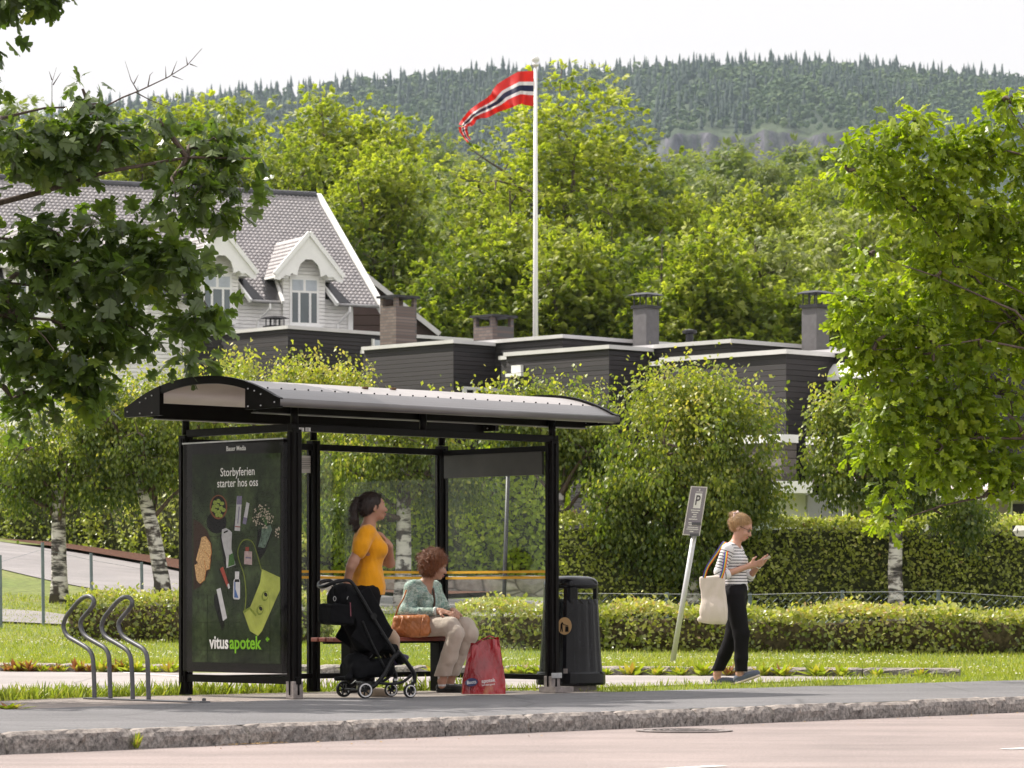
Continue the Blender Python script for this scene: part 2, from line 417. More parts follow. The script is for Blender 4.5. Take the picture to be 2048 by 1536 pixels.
def Ghill(X, Y):
    z = G(X, Y); px = 1024 + F * X / Y
    rg = np.sin(px * 0.11 + Y * 0.02) * 3 + np.sin(px * 0.037 + 1) * 5 + np.sin(px * 0.31) * 1.5
    return z - np.where(Y < 150, 0.3, 0) + np.where(Y > 1600, rg * 0.3 * np.clip((Y - 2300) / 60, 0, 1), 0)
def warp_x(PX, YY): return (PX - 1024) * YY / F
XX = warp_x(PX, YY); wob = np.where((YY > 2335) & (YY < 2372), np.sin(PX * 0.06) * 2.5 + np.sin(PX * 0.17 + 2) * 1.5, 0)
gridmesh('hills', XX, YY + wob, hillmat(), lambda a, b_: Ghill(XX, YY))

# ---------------------------------------------------------------- road, kerb, sidewalk, parking lot, paths
def asphalt(name, base, speck, crack=True, warm=0.0, rough=0.85, patch=0.18):
    m, nt, b = newmat(name); v = coords(nt)
    fine = noise(nt, v, 75, 4, 0.85); mid = noise(nt, v, 0.7, 5, 0.6); grit = noise(nt, v, 90, 3, 0.6)
    c1 = ramp(nt, fine, [(0.36, tuple(max(0, c * (1 - speck)) for c in base)), (0.5, base), (0.64, tuple(min(1, c * (1 + speck)) for c in base))])
    c2 = mix(nt, c1, ramp(nt, mid, [(0.3, (1 - patch,) * 3), (0.7, (1 + patch, 1 + patch * .9, 1 + patch * .85))]), 1.0, 'MULTIPLY')
    if crack:
        vo = N(nt, 'ShaderNodeTexVoronoi', Scale=0.55, feature='DISTANCE_TO_EDGE')
        dv = mix(nt, v, N(nt, 'ShaderNodeTexNoise', Scale=2.0, Detail=5).outputs[1], 0.22); nt.links.new(dv, vo.inputs['Vector'])
        c2 = mix(nt, c2, ramp(nt, vo.outputs[0], [(0.0, (0.45,) * 3), (0.008, (0.8,) * 3), (0.016, (1,) * 3)]), 0.6, 'MULTIPLY')
    st = noise(nt, coords(nt, (0.25, 2.2, 1), rot=(0, 0, R(-47.8))), 1.1, 4)      # long traffic wear
    c2 = mix(nt, c2, ramp(nt, st, [(0.35, (0.88, 0.87, 0.87)), (0.65, (1.08, 1.07, 1.07))]), 1.0, 'MULTIPLY')
    nt.links.new(c2, b.inputs['Base Color']); b.inputs['Roughness'].default_value = rough
    bump(nt, b, grit, 0.5, 0.004); return m
M_side = asphalt('sidewalk_asphalt', (0.145, 0.143, 0.148), 0.8)
M_road = asphalt('road_asphalt', (0.262, 0.218, 0.206), 0.5, crack=False)
M_lot = asphalt('lot_asphalt', (0.33, 0.30, 0.29), 0.25)
M_pad = asphalt('old_asphalt', (0.25, 0.215, 0.195), 0.5)
M_path = asphalt('path_asphalt', (0.24, 0.225, 0.225), 0.25, crack=False)

def strip(name, n0, n1, z, mat, t0=-70, t1=90, nd=0):
    mb = MB(); T = np.linspace(t0, t1, 81)
    mb.v = [tuple(S(t, n, z)) for t in T for n in (n0, n1)]
    mb.f = [(2 * i, 2 * i + 2, 2 * i + 3, 2 * i + 1) for i in range(80)]; mb.m = [0] * 80
    return tag(mb.build(name, mat), kind='structure')
strip('road', -8.0, 0.02, -0.12, M_road)
# sidewalk sheet with a slightly wandering back edge
mb = MB(); T = np.concatenate([np.linspace(-70, 0, 20), np.arange(0.4, 20, 0.35), np.linspace(20, 90, 20)])
def back_edge(t):
    return float(np.interp(t, [-70, 2, 4, 6, 7.5, 9, 90], [3.6, 3.45, 3.75, 3.92, 3.78, 3.56, 3.54])) + 0.02 * math.sin(t * 3.1) + 0.012 * math.sin(t * 8.7)
for t in T: mb.v += [tuple(S(t, 0.11, 0)), tuple(S(t, back_edge(t), 0))]
mb.f = [(2 * i, 2 * i + 2, 2 * i + 3, 2 * i + 1) for i in range(len(T) - 1)]; mb.m = [0] * len(mb.f)
tag(mb.build('sidewalk', M_side), kind='structure')
# pad of old asphalt under the shelter and the cycle stands
pad = [S(-2.5, 3.3), S(9.6, 3.4), S(10.0, 4.2), S(9.2, 5.0), S(8.6, 5.55), S(5.5, 5.75), S(3.6, 5.3), S(1.5, 4.65), S(-0.5, 4.35), S(-2.2, 4.3)]
mb = MB(); mb.poly([p + V((0, 0, -0.004)) for p in pad]); tag(mb.build('old_pavement', M_pad), kind='structure')
lot = [(-30, 20), (-10.5, 26.2), (-6.5, 28.6), (-4.4, 29.6), (-1.9, 30.75), (0.8, 31.3), (2.4, 33.2), (3.7, 35.0), (4.2, 35.6), (0.93, 36.75), (-5.7, 38.65), (-30, 45.7)]
mb = MB(); mb.poly([(x, y, 0.002) for x, y in lot]); tag(mb.build('parking_lot', M_lot), kind='structure')
M_paint = plain('road_paint', (0.78, 0.76, 0.72), 0.7, var=0.12, scale=30, bmp=0.2)
mb = MB()
def band(mb, a, b, w, z):
    a = V(a); b = V(b); s = (b - a).cross(V((0, 0, 1))).normalized() * w / 2
    mb.poly([(p.x, p.y, z) for p in (a - s, b - s, b + s, a + s)])
band(mb, (-4.3, 38.0, 0), (-1.9, 32.0, 0), 0.1, 0.006)
band(mb, (-0.2, 37.0, 0), (0.9, 33.0, 0), 0.1, 0.006)
band(mb, S(.75, -4.0), S(1.75, -4.0), 0.10, -0.116); band(mb, S(4.55, -3.95), S(5.55, -3.95), 0.10, -0.116)
tag(mb.build('road_markings', M_paint), kind='structure')

def granite(name, dark, light, sc=34):
    m, nt, b = newmat(name); v = coords(nt)
    a = noise(nt, v, sc, 5, 0.75); c = noise(nt, v, 5, 4); d = noise(nt, v, 14, 5, 0.7)
    col = ramp(nt, a, [(0.3, dark), (0.5, tuple((x + y) / 2 for x, y in zip(dark, light))), (0.68, light)])
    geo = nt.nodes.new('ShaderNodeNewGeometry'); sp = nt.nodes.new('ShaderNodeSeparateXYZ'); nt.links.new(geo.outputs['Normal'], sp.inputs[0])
    col = mix(nt, col, (0.5, 0.44, 0.40), math_(nt, 'MULTIPLY', ramp(nt, sp.outputs[2], [(0.5, (0,) * 3), (0.9, (1,) * 3)]), 0.55))  # up-facing stone mixed paler: the sunlit top put into the colour
    col = mix(nt, col, ramp(nt, c, [(0.35, (0.75, 0.72, 0.70)), (0.7, (1.15, 1.1, 1.05))]), 1.0, 'MULTIPLY')
    col = mix(nt, col, (0.30, 0.17, 0.08), math_(nt, 'MULTIPLY', ramp(nt, d, [(0.6, (0,) * 3), (0.72, (1,) * 3)]), 0.35))
    nt.links.new(col, b.inputs['Base Color']); b.inputs['Roughness'].default_value = 0.8
    bump(nt, b, noise(nt, v, 38, 6, 0.75), 1.0, 0.02); return m
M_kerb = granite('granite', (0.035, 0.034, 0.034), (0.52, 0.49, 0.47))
def kerbstones(name, pts_fn, L0, L1, dep, ht, zt, step, nrm, seed):
    """rough granite stones laid end to end, as one kerb"""
    r = np.random.default_rng(seed); vv = []; ff = []; t = L0
    while t < L1:
        l = step * r.uniform(0.9, 1.08); nx, ny, nz = 16, 4, 6; base = len(vv); dz = r.uniform(-.006, .006); dy = r.uniform(-.008, .008)
        prof = []                                                        # profile round the front and the top: back bottom .. front bottom
        for j in range(nz + 1): prof.append((0.0, -1 + j / nz))
        prof[-1] = (0.12, -0.07); prof.append((0.3, 0)); prof.append((0.65, 0.0)); prof.append((1.0, -0.02)); prof.append((1.0, -1))
        for i in range(nx + 1):
            u = i / nx; e = min(1, min(u, 1 - u) * nx / 0.9); tt = t + l * (0.009 + 0.982 * u)
            for (a, h_) in prof:
                rough = r.normal() * 0.006
                n_ = a * dep + dy + rough * (1 if a < .2 else .25) + (1 - e) * 0.014 * (1 if a < 0.5 else 0)
                z_ = zt + h_ * ht + dz + r.normal() * 0.0018 - (1 - e) * 0.012 * (1 if h_ > -.3 else 0)
                p = pts_fn(tt, n_); vv.append((p[0], p[1], z_))
        m = len(prof)
        for i in range(nx):
            for j in range(m - 1):
                a = base + i * m + j; ff.append((a, a + m, a + m + 1, a + 1))
        ff.append(tuple(base + j for j in range(m))); ff.append(tuple(base + nx * m + j for j in range(m))[::-1])
        t += l
    me = bpy.data.meshes.new(name); me.from_pydata(vv, [], ff); me.validate(); o = meshobj(name, me, M_kerb); o['kind'] = 'structure'; return o
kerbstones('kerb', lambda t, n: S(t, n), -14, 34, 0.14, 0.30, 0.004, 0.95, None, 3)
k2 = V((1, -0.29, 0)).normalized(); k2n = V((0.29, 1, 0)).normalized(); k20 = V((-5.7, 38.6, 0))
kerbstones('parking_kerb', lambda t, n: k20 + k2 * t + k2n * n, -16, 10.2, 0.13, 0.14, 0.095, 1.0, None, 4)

# sloping driveway at the back and small path, draped over the ground
def drape(name, ctr, w, mat, dz, sub=14, wn=5):
    ctr = [V((x, y, 0)) for x, y in ctr]; pts = []
    for i in range(len(ctr) - 1):
        p0, p1, p2, p3 = ctr[max(i - 1, 0)], ctr[i], ctr[i + 1], ctr[min(i + 2, len(ctr) - 1)]
        for k in range(sub):
            t = k / sub; pts.append(0.5 * ((2 * p1) + (p2 - p0) * t + (2 * p0 - 5 * p1 + 4 * p2 - p3) * t * t + (3 * p1 - p0 - 3 * p2 + p3) * t ** 3))
    pts.append(ctr[-1]); X = np.zeros((len(pts), wn + 1)); Y = X.copy()
    for i, p in enumerate(pts):
        d = (pts[min(i + 1, len(pts) - 1)] - pts[max(i - 1, 0)]).normalized(); s = V((-d.y, d.x, 0))
        for j in range(wn + 1):
            q = p + s * (j / wn - 0.5) * w; X[i, j] = q.x; Y[i, j] = q.y
    return gridmesh(name, X, Y, mat, lambda a, b: G(a, b) + dz)
DR = [(4, 48.3), (0.5, 49.2), (-2.5, 50.6), (-5.0, 53.6), (-7.6, 57.4), (-10.5, 61), (-18, 66)]
drape('driveway', DR, 3.4, M_path, 0.015, wn=10)
drape('footpath', [(-5.6, 46.6), (-6.6, 47.2), (-8, 48.2), (-14, 49.5)], 1.5, M_path, 0.03)
M_mulch = plain('bark_mulch', (0.17, 0.065, 0.035), 0.95, var=0.6, scale=30, bmp=1.0, bdist=0.04)
drape('mulch_bed', [(x + 1.75, y + 1.45) for x, y in DR[2:6]], 1.3, M_mulch, 0.07)

# round manhole cover in the road
mc = S(5.55, -0.62, -0.116)
M_iron = plain('cast_iron', (0.24, 0.21, 0.20), 0.7, 0.2, var=0.3, scale=20, bmp=0.3)
mb = MB(); mb.lathe([(0.0, 0.004), (0.27, 0.004), (0.275, 0.001), (0.275, -0.02)], mc, 40)
for i in range(1, 6):
    mb.lathe([(0.045 * i, 0.004), (0.045 * i, 0.009), (0.045 * i + 0.012, 0.009), (0.045 * i + 0.012, 0.004)], mc, 36)
o = thing('manhole_cover', mc, 'round cast iron manhole cover in the pink road beside the kerb', 'manhole cover')
mb.build('lid', M_iron, o, smooth=False)
mb = MB(); mb.lathe([(0.285, 0.0), (0.285, 0.006), (0.335, 0.006), (0.335, 0.0)], mc, 40); mb.build('frame_ring', M_iron, o)

M_lit = plain('dry_leaf_litter', (.30, .19, .07), .9, var=.5, scale=50)
r = np.random.default_rng(19); mb = MB()
for i in range(150):
    t = r.normal(2.05, .13) if i < 90 else r.uniform(0, 12); n = -.02 - abs(r.normal()) * (.05 if i < 90 else .35); p = S(t, n, -.116); a = r.uniform(0, 6.28); s = r.uniform(.006, .018)
    mb.poly([p + V((math.cos(a + k * 1.571) * s * (1 if k % 2 else .5), math.sin(a + k * 1.571) * s, .003 + .006 * (k == 1))) for k in range(4)])
tag(mb.build('leaf_litter', M_lit), 'small pile of dry yellow leaf litter against the roadside kerb', 'leaf litter', kind='stuff')
# ---------------------------------------------------------------- vegetation
def unit(a): return a / (np.linalg.norm(a, axis=-1, keepdims=True) + 1e-9)
def oak_template():
    v = [(0, 0, 0), (0, 1, -0.10), (0.07, .3, .0), (-0.07, .3, .0), (0.08, .62, 0), (-0.08, .62, 0)]
    f = [(0, 2, 4), (0, 4, 1), (0, 1, 5), (0, 5, 3)]
    for s in (1, -1):
        for (y0, y1, tx, ty, tz) in ((.08, .44, .32, .34, -.05), (.30, .74, .50, .66, -.10), (.58, .96, .30, .94, -.11)):
            n = len(v); v += [(0.02 * s, y0, 0.01), (tx * s, ty, tz), (0.02 * s, y1, 0.0), (tx * s * .74, ty - .17, tz * .6), (tx * s * .62, ty + .07, tz * .5)]
            q = [(n, n + 3, n + 1), (n, n + 1, n + 4), (n, n + 4, n + 2)]
            f += q if s > 0 else [t[::-1] for t in q]
    return np.array(v, float), np.array(f)
OAK = oak_template(); OAKN = (OAK[0] * np.array([.72, 1, 1.3]), OAK[1])
DIA = (np.array([(0, 0, 0), (.34, .45, .07), (0, 1, 0), (-.34, .45, .07)], float), np.array([(0, 1, 2), (0, 2, 3)]))
def spray_template(k, ln, wd, seed):
    r = np.random.default_rng(seed); v = []; f = []
    for i in range(k):
        a = (i - (k - 1) / 2) * (2.0 / k) + r.uniform(-.15, .15); el = r.uniform(-.5, .35); d = np.array([math.sin(a) * math.cos(el), math.cos(a) * math.cos(el), math.sin(el)])
        s = np.cross(d, [0, 0, 1]); s /= np.linalg.norm(s); s = s * wd * r.uniform(.8, 1.2); l = ln * r.uniform(.7, 1.1); st = d * .12
        n = len(v); v += [st, st + d * l * .5 + s, st + d * l, st + d * l * .5 - s + np.array([0, 0, wd * .4])]; f += [(n, n + 1, n + 2), (n, n + 2, n + 3)]
    return np.array(v), np.array(f)
SPRAY = spray_template(7, .9, .2, 5); SPRAY_B = spray_template(5, .9, .14, 6)
BLADE = (np.array([(-.5, 0, 0), (.5, 0, 0), (.15, .6, .12), (0, 1, .35)], float), np.array([(0, 1, 2), (0, 2, 3)]))

def leaf_arrays(pos, dr, nr, size, tmpl, val):
    tv, tf = tmpl; d = unit(dr); s = unit(np.cross(d, nr)); n = np.cross(s, d)
    vv = pos[:, None] + size[:, None, None] * (tv[None, :, 0, None] * s[:, None] + tv[None, :, 1, None] * d[:, None] + tv[None, :, 2, None] * n[:, None])
    k = len(tv); ff = tf[None] + (np.arange(len(pos)) * k)[:, None, None]
    return vv.reshape(-1, 3), ff.reshape(-1, 3), np.repeat(val, k)
def leafobj(name, arrs, mat, parent=None, world=True):
    if isinstance(arrs, tuple): arrs = [arrs]
    vs, fs, us, o = [], [], [], 0
    for v, f, u in arrs: vs.append(v); fs.append(f + o); us.append(u); o += len(v)
    return meshobj(name, npmesh(name, np.concatenate(vs), np.concatenate(fs), attr=np.concatenate(us)), mat, parent, world)

def barkmat(name, col, sc=8, bm=0.8):
    m, nt, b = newmat(name); v = coords(nt, (1, 1, 0.25)); n = noise(nt, v, sc * 3, 6, 0.7)
    nt.links.new(ramp(nt, n, [(0.3, tuple(c * .45 for c in col)), (0.7, tuple(min(1, c * 1.4) for c in col))]), b.inputs['Base Color'])
    b.inputs['Roughness'].default_value = 0.9; bump(nt, b, n, bm, 0.02); return m
def birchmat():
    m, nt, b = newmat('birch_bark'); v = coords(nt, (2.2, 2.2, 9)); n = noise(nt, v, 1.6, 5, 0.6)
    v2 = coords(nt, (1, 1, 1)); n2 = noise(nt, v2, 3.0, 4, 0.6)
    bark = ramp(nt, n, [(0.40, (0.05, 0.045, 0.04)), (0.47, (0.30, 0.27, 0.25)), (0.52, (0.66, 0.62, 0.58)), (0.7, (0.78, 0.73, 0.69))])
    bark = mix(nt, bark, (0.07, 0.055, 0.05), ramp(nt, n2, [(0.54, (0,) * 3), (0.60, (1,) * 3)]))
    nt.links.new(bark, b.inputs['Base Color']); b.inputs['Roughness'].default_value = 0.8; bump(nt, b, n, 0.8, 0.02); return m
M_birch = birchmat(); M_bark = barkmat('bark', (0.14, 0.11, 0.095)); M_twig = barkmat('twig_bark', (0.12, 0.085, 0.07), 14, .4)
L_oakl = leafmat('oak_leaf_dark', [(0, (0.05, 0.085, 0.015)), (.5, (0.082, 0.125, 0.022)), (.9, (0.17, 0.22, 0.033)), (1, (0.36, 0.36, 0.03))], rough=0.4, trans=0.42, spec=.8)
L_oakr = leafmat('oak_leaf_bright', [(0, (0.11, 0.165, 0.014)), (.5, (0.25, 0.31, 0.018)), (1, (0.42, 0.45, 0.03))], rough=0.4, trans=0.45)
L_birch = leafmat('birch_leaf', [(0, (0.055, 0.09, 0.02)), (.5, (0.165, 0.20, 0.04)), (.85, (0.38, 0.375, 0.07)), (1, (0.46, 0.38, 0.12))], rough=0.42, trans=0.42, spec=.5)
L_ash = leafmat('broad_leaf', [(0, (0.08, 0.12, 0.02)), (.5, (0.215, 0.25, 0.038)), (1, (0.44, 0.44, 0.09))], rough=0.5, trans=0.48)
L_wood = leafmat('wood_leaf', [(0, (0.075, 0.11, 0.035)), (.5, (0.14, 0.18, 0.055)), (1, (0.24, 0.26, 0.09))], rough=0.6, trans=0.35)
L_pale = leafmat('pale_broad_leaf', [(0, (0.08, 0.115, 0.035)), (.5, (0.22, 0.25, 0.09)), (1, (0.42, 0.43, 0.2))], rough=0.5, trans=0.36)
L_dark = leafmat('spruce_needle', [(0, (0.025, 0.05, 0.02)), (1, (0.06, 0.095, 0.035))], rough=0.7, trans=0.1)
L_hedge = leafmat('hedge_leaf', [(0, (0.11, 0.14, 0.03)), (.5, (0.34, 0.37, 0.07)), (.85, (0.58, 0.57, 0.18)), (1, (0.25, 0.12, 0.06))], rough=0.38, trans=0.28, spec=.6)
L_thuja = leafmat('conifer_hedge_leaf', [(0, (0.14, 0.20, 0.015)), (.5, (0.32, 0.40, 0.02)), (1, (0.50, 0.52, 0.04))], rough=0.55, trans=0.3)
L_low = leafmat('low_hedge_leaf', [(0, (0.08, 0.12, 0.02)), (.45, (0.24, 0.27, 0.05)), (.8, (0.46, 0.44, 0.13)), (1, (0.45, 0.30, 0.15))], rough=0.35, trans=0.3, spec=.7)

def crown(base, trunk_h, blobs, ncl, lpc, clr, lsize, tmpl, seed, droop=0.0, trunk_r=0.15, lean=(0, 0), limbs=9, shell=.5, flat=.75, twig=True, hue=0.0, fork=None, toplight=.25, limb_r=1.0):
    """blobs: (x,y,z,rx,ry,rz,weight) relative to the base. Returns (leaf arrays, wood MB)"""
    r = np.random.default_rng(seed); B = np.array(blobs, float); wt = B[:, 6] / B[:, 6].sum()
    pick = r.choice(len(B), ncl, p=wt); dirs = unit(r.normal(size=(ncl, 3))); rad = (shell + (1 - shell) * r.random(ncl) ** .6)[:, None]
    C = B[pick, :3] + dirs * rad * B[pick, 3:6]
    base = np.array(base, float); top = np.array([lean[0], lean[1], trunk_h])
    wood = MB(); twg = MB(); tp = [np.array([lean[0] * t ** 1.4, lean[1] * t, trunk_h * t]) + np.array([r.normal() * .02 * trunk_h * .2, r.normal() * .01, 0]) * (0 < t < 1) for t in np.linspace(0, 1, 6)]
    tp[0][2] = -0.1
    wood.tube([base + p for p in tp], [trunk_r * (1.35 if i == 0 else 1.05 - .3 * i / 5) for i in range(6)], 10)
    # limbs reach out to spread cluster centres
    L = []; sel = [int(np.argmax(C[:, 2]))]
    for _ in range(min(limbs, ncl) - 1):
        dd = np.min(np.linalg.norm(C[:, None] - C[sel][None], axis=2), axis=1); sel.append(int(np.argmax(dd * r.uniform(.7, 1, ncl))))
    for i in sel:
        f0 = r.uniform(.62, 1.0); st = tp[0] * 0 + np.array([lean[0] * f0 ** 1.4, lean[1] * f0, trunk_h * f0]); e = C[i]; pts = []
        mid = st + (e - st) * .5 + np.array([0, 0, .12 * np.linalg.norm(e - st)]) + r.normal(size=3) * .05 * np.linalg.norm(e - st)
        for t in np.linspace(0, 1, 7): pts.append((1 - t) ** 2 * st + 2 * t * (1 - t) * mid + t * t * e + r.normal(size=3) * .012 * np.linalg.norm(e - st) * (0 < t < 1))
        r0 = trunk_r * r.uniform(.35, .6) * limb_r; twg.tube([base + p for p in pts], [r0 * (1 - .85 * t) for t in np.linspace(0, 1, 7)], 6); L += pts[1:]
    if twig:
        LP = list(L); RP = [trunk_r * .16] * len(L); order = np.argsort(np.linalg.norm(C - top, axis=1))
        for c in C[order]:
            A_ = np.array(LP); j = int(np.argmin(np.linalg.norm(A_ - c, axis=1))); a = A_[j]; l_ = np.linalg.norm(c - a); m_ = (a + c) / 2 + np.array([0, 0, .08 * l_]) + r.normal(size=3) * .08 * l_; r0 = RP[j]
            twg.tube([base + a, base + m_, base + c], [r0, r0 * .8, r0 * .55], 4, cap=False); LP += [m_, c]; RP += [r0 * .8, max(r0 * .6, trunk_r * .025)]
    n = ncl * lpc; ci = np.repeat(np.arange(ncl), lpc); off = r.normal(size=(n, 3)) * clr * np.array([1, 1, flat])
    if droop: off[:, 2] = -np.abs(r.normal(size=n)) * clr * droop; off[:, :2] *= .55; up_ = (C[:, 2] > np.quantile(C[:, 2], .72))[ci]; off[:, 2] = np.where(up_, r.normal(size=n) * clr * 1.15 + clr * .35, off[:, 2])
    pos = C[ci] + off; d = unit(off + r.normal(size=(n, 3)) * clr * .6) + np.array([0, 0, -.5 if not droop else -1.2])
    nr = unit(r.normal(size=(n, 3)) * .75 + np.array([0, 0, .9])); sz = lsize * r.uniform(.65, 1.25, n)
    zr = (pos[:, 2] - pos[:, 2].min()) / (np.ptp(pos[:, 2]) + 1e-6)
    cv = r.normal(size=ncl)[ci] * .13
    val = np.clip(.42 + hue + cv + r.normal(size=n) * .15 + toplight * (zr - .5), 0, 1)  # leaf tone runs yellower towards the top of the crown
    return leaf_arrays(pos + base, d, nr, sz, tmpl, val), wood, twg
def tree(name, base, label, cat, group, leafm, barkm, *a, world=True, parts=('crown', 'trunk'), twigm=None, **k):
    t = thing(name, base, label, cat, group); arr, wood, twg = crown(base, *a, **k)
    leafobj(parts[0], arr, leafm, t); wood.build(parts[1], barkm, t, smooth=True); twg.build('branches', twigm or barkm, t, smooth=True); return t

# --- left oak: hangs over the shelter roof; trunk outside the picture
tb = V((-5.5, 27.4, 0)); s_ = 6918 / 27.9
def pb(px, py, rpx, d, base, asp=1.0, wgt=None):
    p = P(px, py, d) - V(base); rr = rpx * d / F; return (p.x, p.y, p.z, rr, rr * .8, rr * asp, wgt if wgt else rpx ** 2)
bl = [pb(195, 195, 52, 28.2, tb), pb(150, 285, 80, 28.0, tb), pb(35, 300, 60, 27.8, tb), pb(330, 250, 40, 28.2, tb, 1.0), pb(440, 300, 58, 28.4, tb), pb(500, 352, 42, 28.4, tb), pb(455, 410, 45, 28.4, tb),
      pb(395, 400, 85, 28.2, tb), pb(240, 470, 78, 28.0, tb), pb(80, 500, 80, 27.8, tb), pb(330, 520, 105, 28.0, tb), pb(180, 570, 105, 27.8, tb),
      pb(30, 640, 80, 27.7, tb), pb(400, 640, 52, 28.1, tb), pb(255, 670, 72, 27.9, tb), pb(120, 720, 90, 27.8, tb), pb(165, 785, 58, 27.9, tb), pb(60, 805, 46, 27.8, tb), pb(375, 722, 30, 28, tb),
      pb(-400, 100, 380, 27.4, tb, 1, 70000), pb(-600, 500, 330, 27.4, tb, 1, 50000), pb(-150, 560, 160, 27.2, tb, 1, 20000), pb(-120, 300, 120, 27.2, tb, 1, 12000)]
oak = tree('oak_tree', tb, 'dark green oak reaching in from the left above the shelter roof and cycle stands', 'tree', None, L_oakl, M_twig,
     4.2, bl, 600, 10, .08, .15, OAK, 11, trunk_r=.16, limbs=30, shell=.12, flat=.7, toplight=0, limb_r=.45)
ar_, _, tw_ = crown(tb, 5.2, [pb(10, -8, 40, 28, tb), pb(70, -5, 26, 28, tb), pb(-22, 95, 30, 28, tb), pb(95, -40, 30, 28, tb)], 24, 9, .08, .15, OAK, 15, limbs=1, trunk_r=.03, limb_r=.2, twig=False)
leafobj('upper_bough', ar_, L_oakl, oak)
mb = MB()     # bare twigs that stick out of its top
def twigs(mb, pts, d, r0):
    mb.tube([P(x, y, d) for x, y in pts], [r0 * (1 - .8 * i / (len(pts) - 1)) for i in range(len(pts))], 5)
twigs(mb, [(70, 295), (100, 275), (150, 245), (245, 195), (280, 181), (335, 155), (375, 130), (404, 97)], 28.1, .011)
for q in ([(275, 182), (262, 160), (250, 122)], [(268, 167), (277, 149)], [(296, 172), (300, 150), (306, 144)], [(332, 157), (331, 132)], [(343, 150), (354, 122)], [(375, 130), (372, 113)], [(380, 128), (395, 134)],
          [(345, 152), (367, 160)], [(272, 185), (300, 200), (330, 212), (360, 222)], [(98, 276), (180, 283), (245, 298), (330, 303)], [(98, 268), (104, 245), (104, 165), (113, 135)], [(104, 160), (98, 142)], [(106, 170), (122, 145)]):
    twigs(mb, q, 28.1, .0055)
mb.build('bare_twigs', M_twig, oak, smooth=True)

# --- right oak
tb = V((6.9, 34.2, 0))
bl = [pb(1850, 240, 36, 34, tb), pb(1795, 265, 50, 34, tb), pb(1735, 300, 40, 33.9, tb), pb(1702, 325, 27, 33.9, tb, .8), pb(1760, 380, 50, 34, tb), pb(1880, 320, 70, 34, tb), pb(1950, 290, 60, 34.2, tb),
      pb(2020, 220, 48, 34.2, tb), pb(2060, 330, 80, 34.3, tb), pb(1865, 420, 75, 34, tb), pb(1960, 450, 110, 34.3, tb), pb(1740, 500, 32, 33.9, tb), pb(1875, 525, 70, 34, tb),
      pb(1725, 590, 55, 33.9, tb, .8), pb(1690, 640, 24, 33.8, tb), pb(1800, 650, 90, 34, tb), pb(1950, 640, 130, 34.3, tb), pb(1760, 730, 62, 33.9, tb), pb(1730, 690, 40, 33.9, tb), pb(1880, 780, 120, 34, tb),
      pb(1780, 850, 75, 33.8, tb, .8), pb(1745, 900, 42, 33.8, tb, .7), pb(1960, 860, 120, 34.2, tb), pb(1870, 930, 70, 33.9, tb, .7), pb(1800, 985, 45, 33.8, tb, .8), pb(1790, 1035, 26, 33.8, tb), pb(1960, 950, 60, 34, tb, .6), pb(2030, 950, 60, 34, tb, .6),
      pb(2300, 350, 280, 34.6, tb, 1, 60000), pb(2350, 700, 320, 34.6, tb, 1, 60000), pb(2150, 600, 200, 34.6, tb, 1, 40000)]
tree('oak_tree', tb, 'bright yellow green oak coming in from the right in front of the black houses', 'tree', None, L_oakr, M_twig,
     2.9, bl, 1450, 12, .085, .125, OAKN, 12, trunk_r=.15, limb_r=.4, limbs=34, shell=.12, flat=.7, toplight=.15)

# --- birches behind the shelter
def birch(px, d, label, blobs, th, tr, ncl, lean=(0, 0), seed=0, hue=0.0, lpc=42, limbs=10):
    x = (px - 1024) * d / F; b = V((x, d, Gz(x, d)))
    bb = []
    for (bx, by, rx, ry) in blobs:
        p = P(bx, by + {806: 58, 1118: 44}.get(px, 24), d) - b; bb.append((p.x, p.y, p.z, rx * d / F, rx * d / F * .85, ry * d / F, rx * ry))
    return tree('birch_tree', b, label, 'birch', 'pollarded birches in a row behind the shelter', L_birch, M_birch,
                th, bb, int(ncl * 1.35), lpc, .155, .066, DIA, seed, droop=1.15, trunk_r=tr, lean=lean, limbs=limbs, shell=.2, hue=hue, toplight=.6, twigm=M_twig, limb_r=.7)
birch(118, 50, 'birch trunk and weeping crown by the driveway, leftmost of its row', [(110, 880, 130, 90), (30, 900, 90, 80), (210, 860, 90, 80), (165, 925, 100, 45)], 1.7, .12, 220, seed=21)
birch(328, 49.5, 'leaning forked birch beside the lit advertisement panel', [(290, 830, 130, 90), (400, 780, 110, 70), (200, 800, 90, 80), (320, 880, 120, 60), (230, 930, 80, 40)], 1.9, .12, 300, lean=(-.35, 0), seed=22)
birch(560, 52, 'birch crown with yellowish tips rising behind the curved shelter roof', [(560, 790, 150, 60), (480, 740, 60, 30), (610, 730, 55, 32), (690, 760, 60, 38), (560, 900, 160, 90)], 2.3, .11, 320, seed=23, hue=.12)
birch(806, 50, 'forked birch seen through the shelter glass behind the woman in yellow', [(740, 830, 120, 70), (880, 810, 100, 50), (800, 865, 140, 50), (700, 960, 90, 60), (920, 910, 90, 50)], 2.0, .125, 300, seed=24)
birch(1118, 48, 'birch half hidden by the right front post of the shelter', [(1130, 815, 90, 70), (1060, 800, 60, 50), (1190, 840, 70, 75), (1000, 790, 50, 40)], 1.7, .10, 260, seed=25)
birch(1385, 47, 'large round birch crown behind the tilted parking sign', [(1390, 880, 195, 120), (1330, 810, 110, 80), (1460, 820, 110, 80), (1400, 770, 80, 42), (1250, 940, 80, 70), (1490, 925, 60, 60), (1380, 1040, 130, 90), (1400, 1130, 50, 55), (1250, 1010, 70, 60), (1390, 950, 180, 90)], 1.6, .12, 640, seed=26)
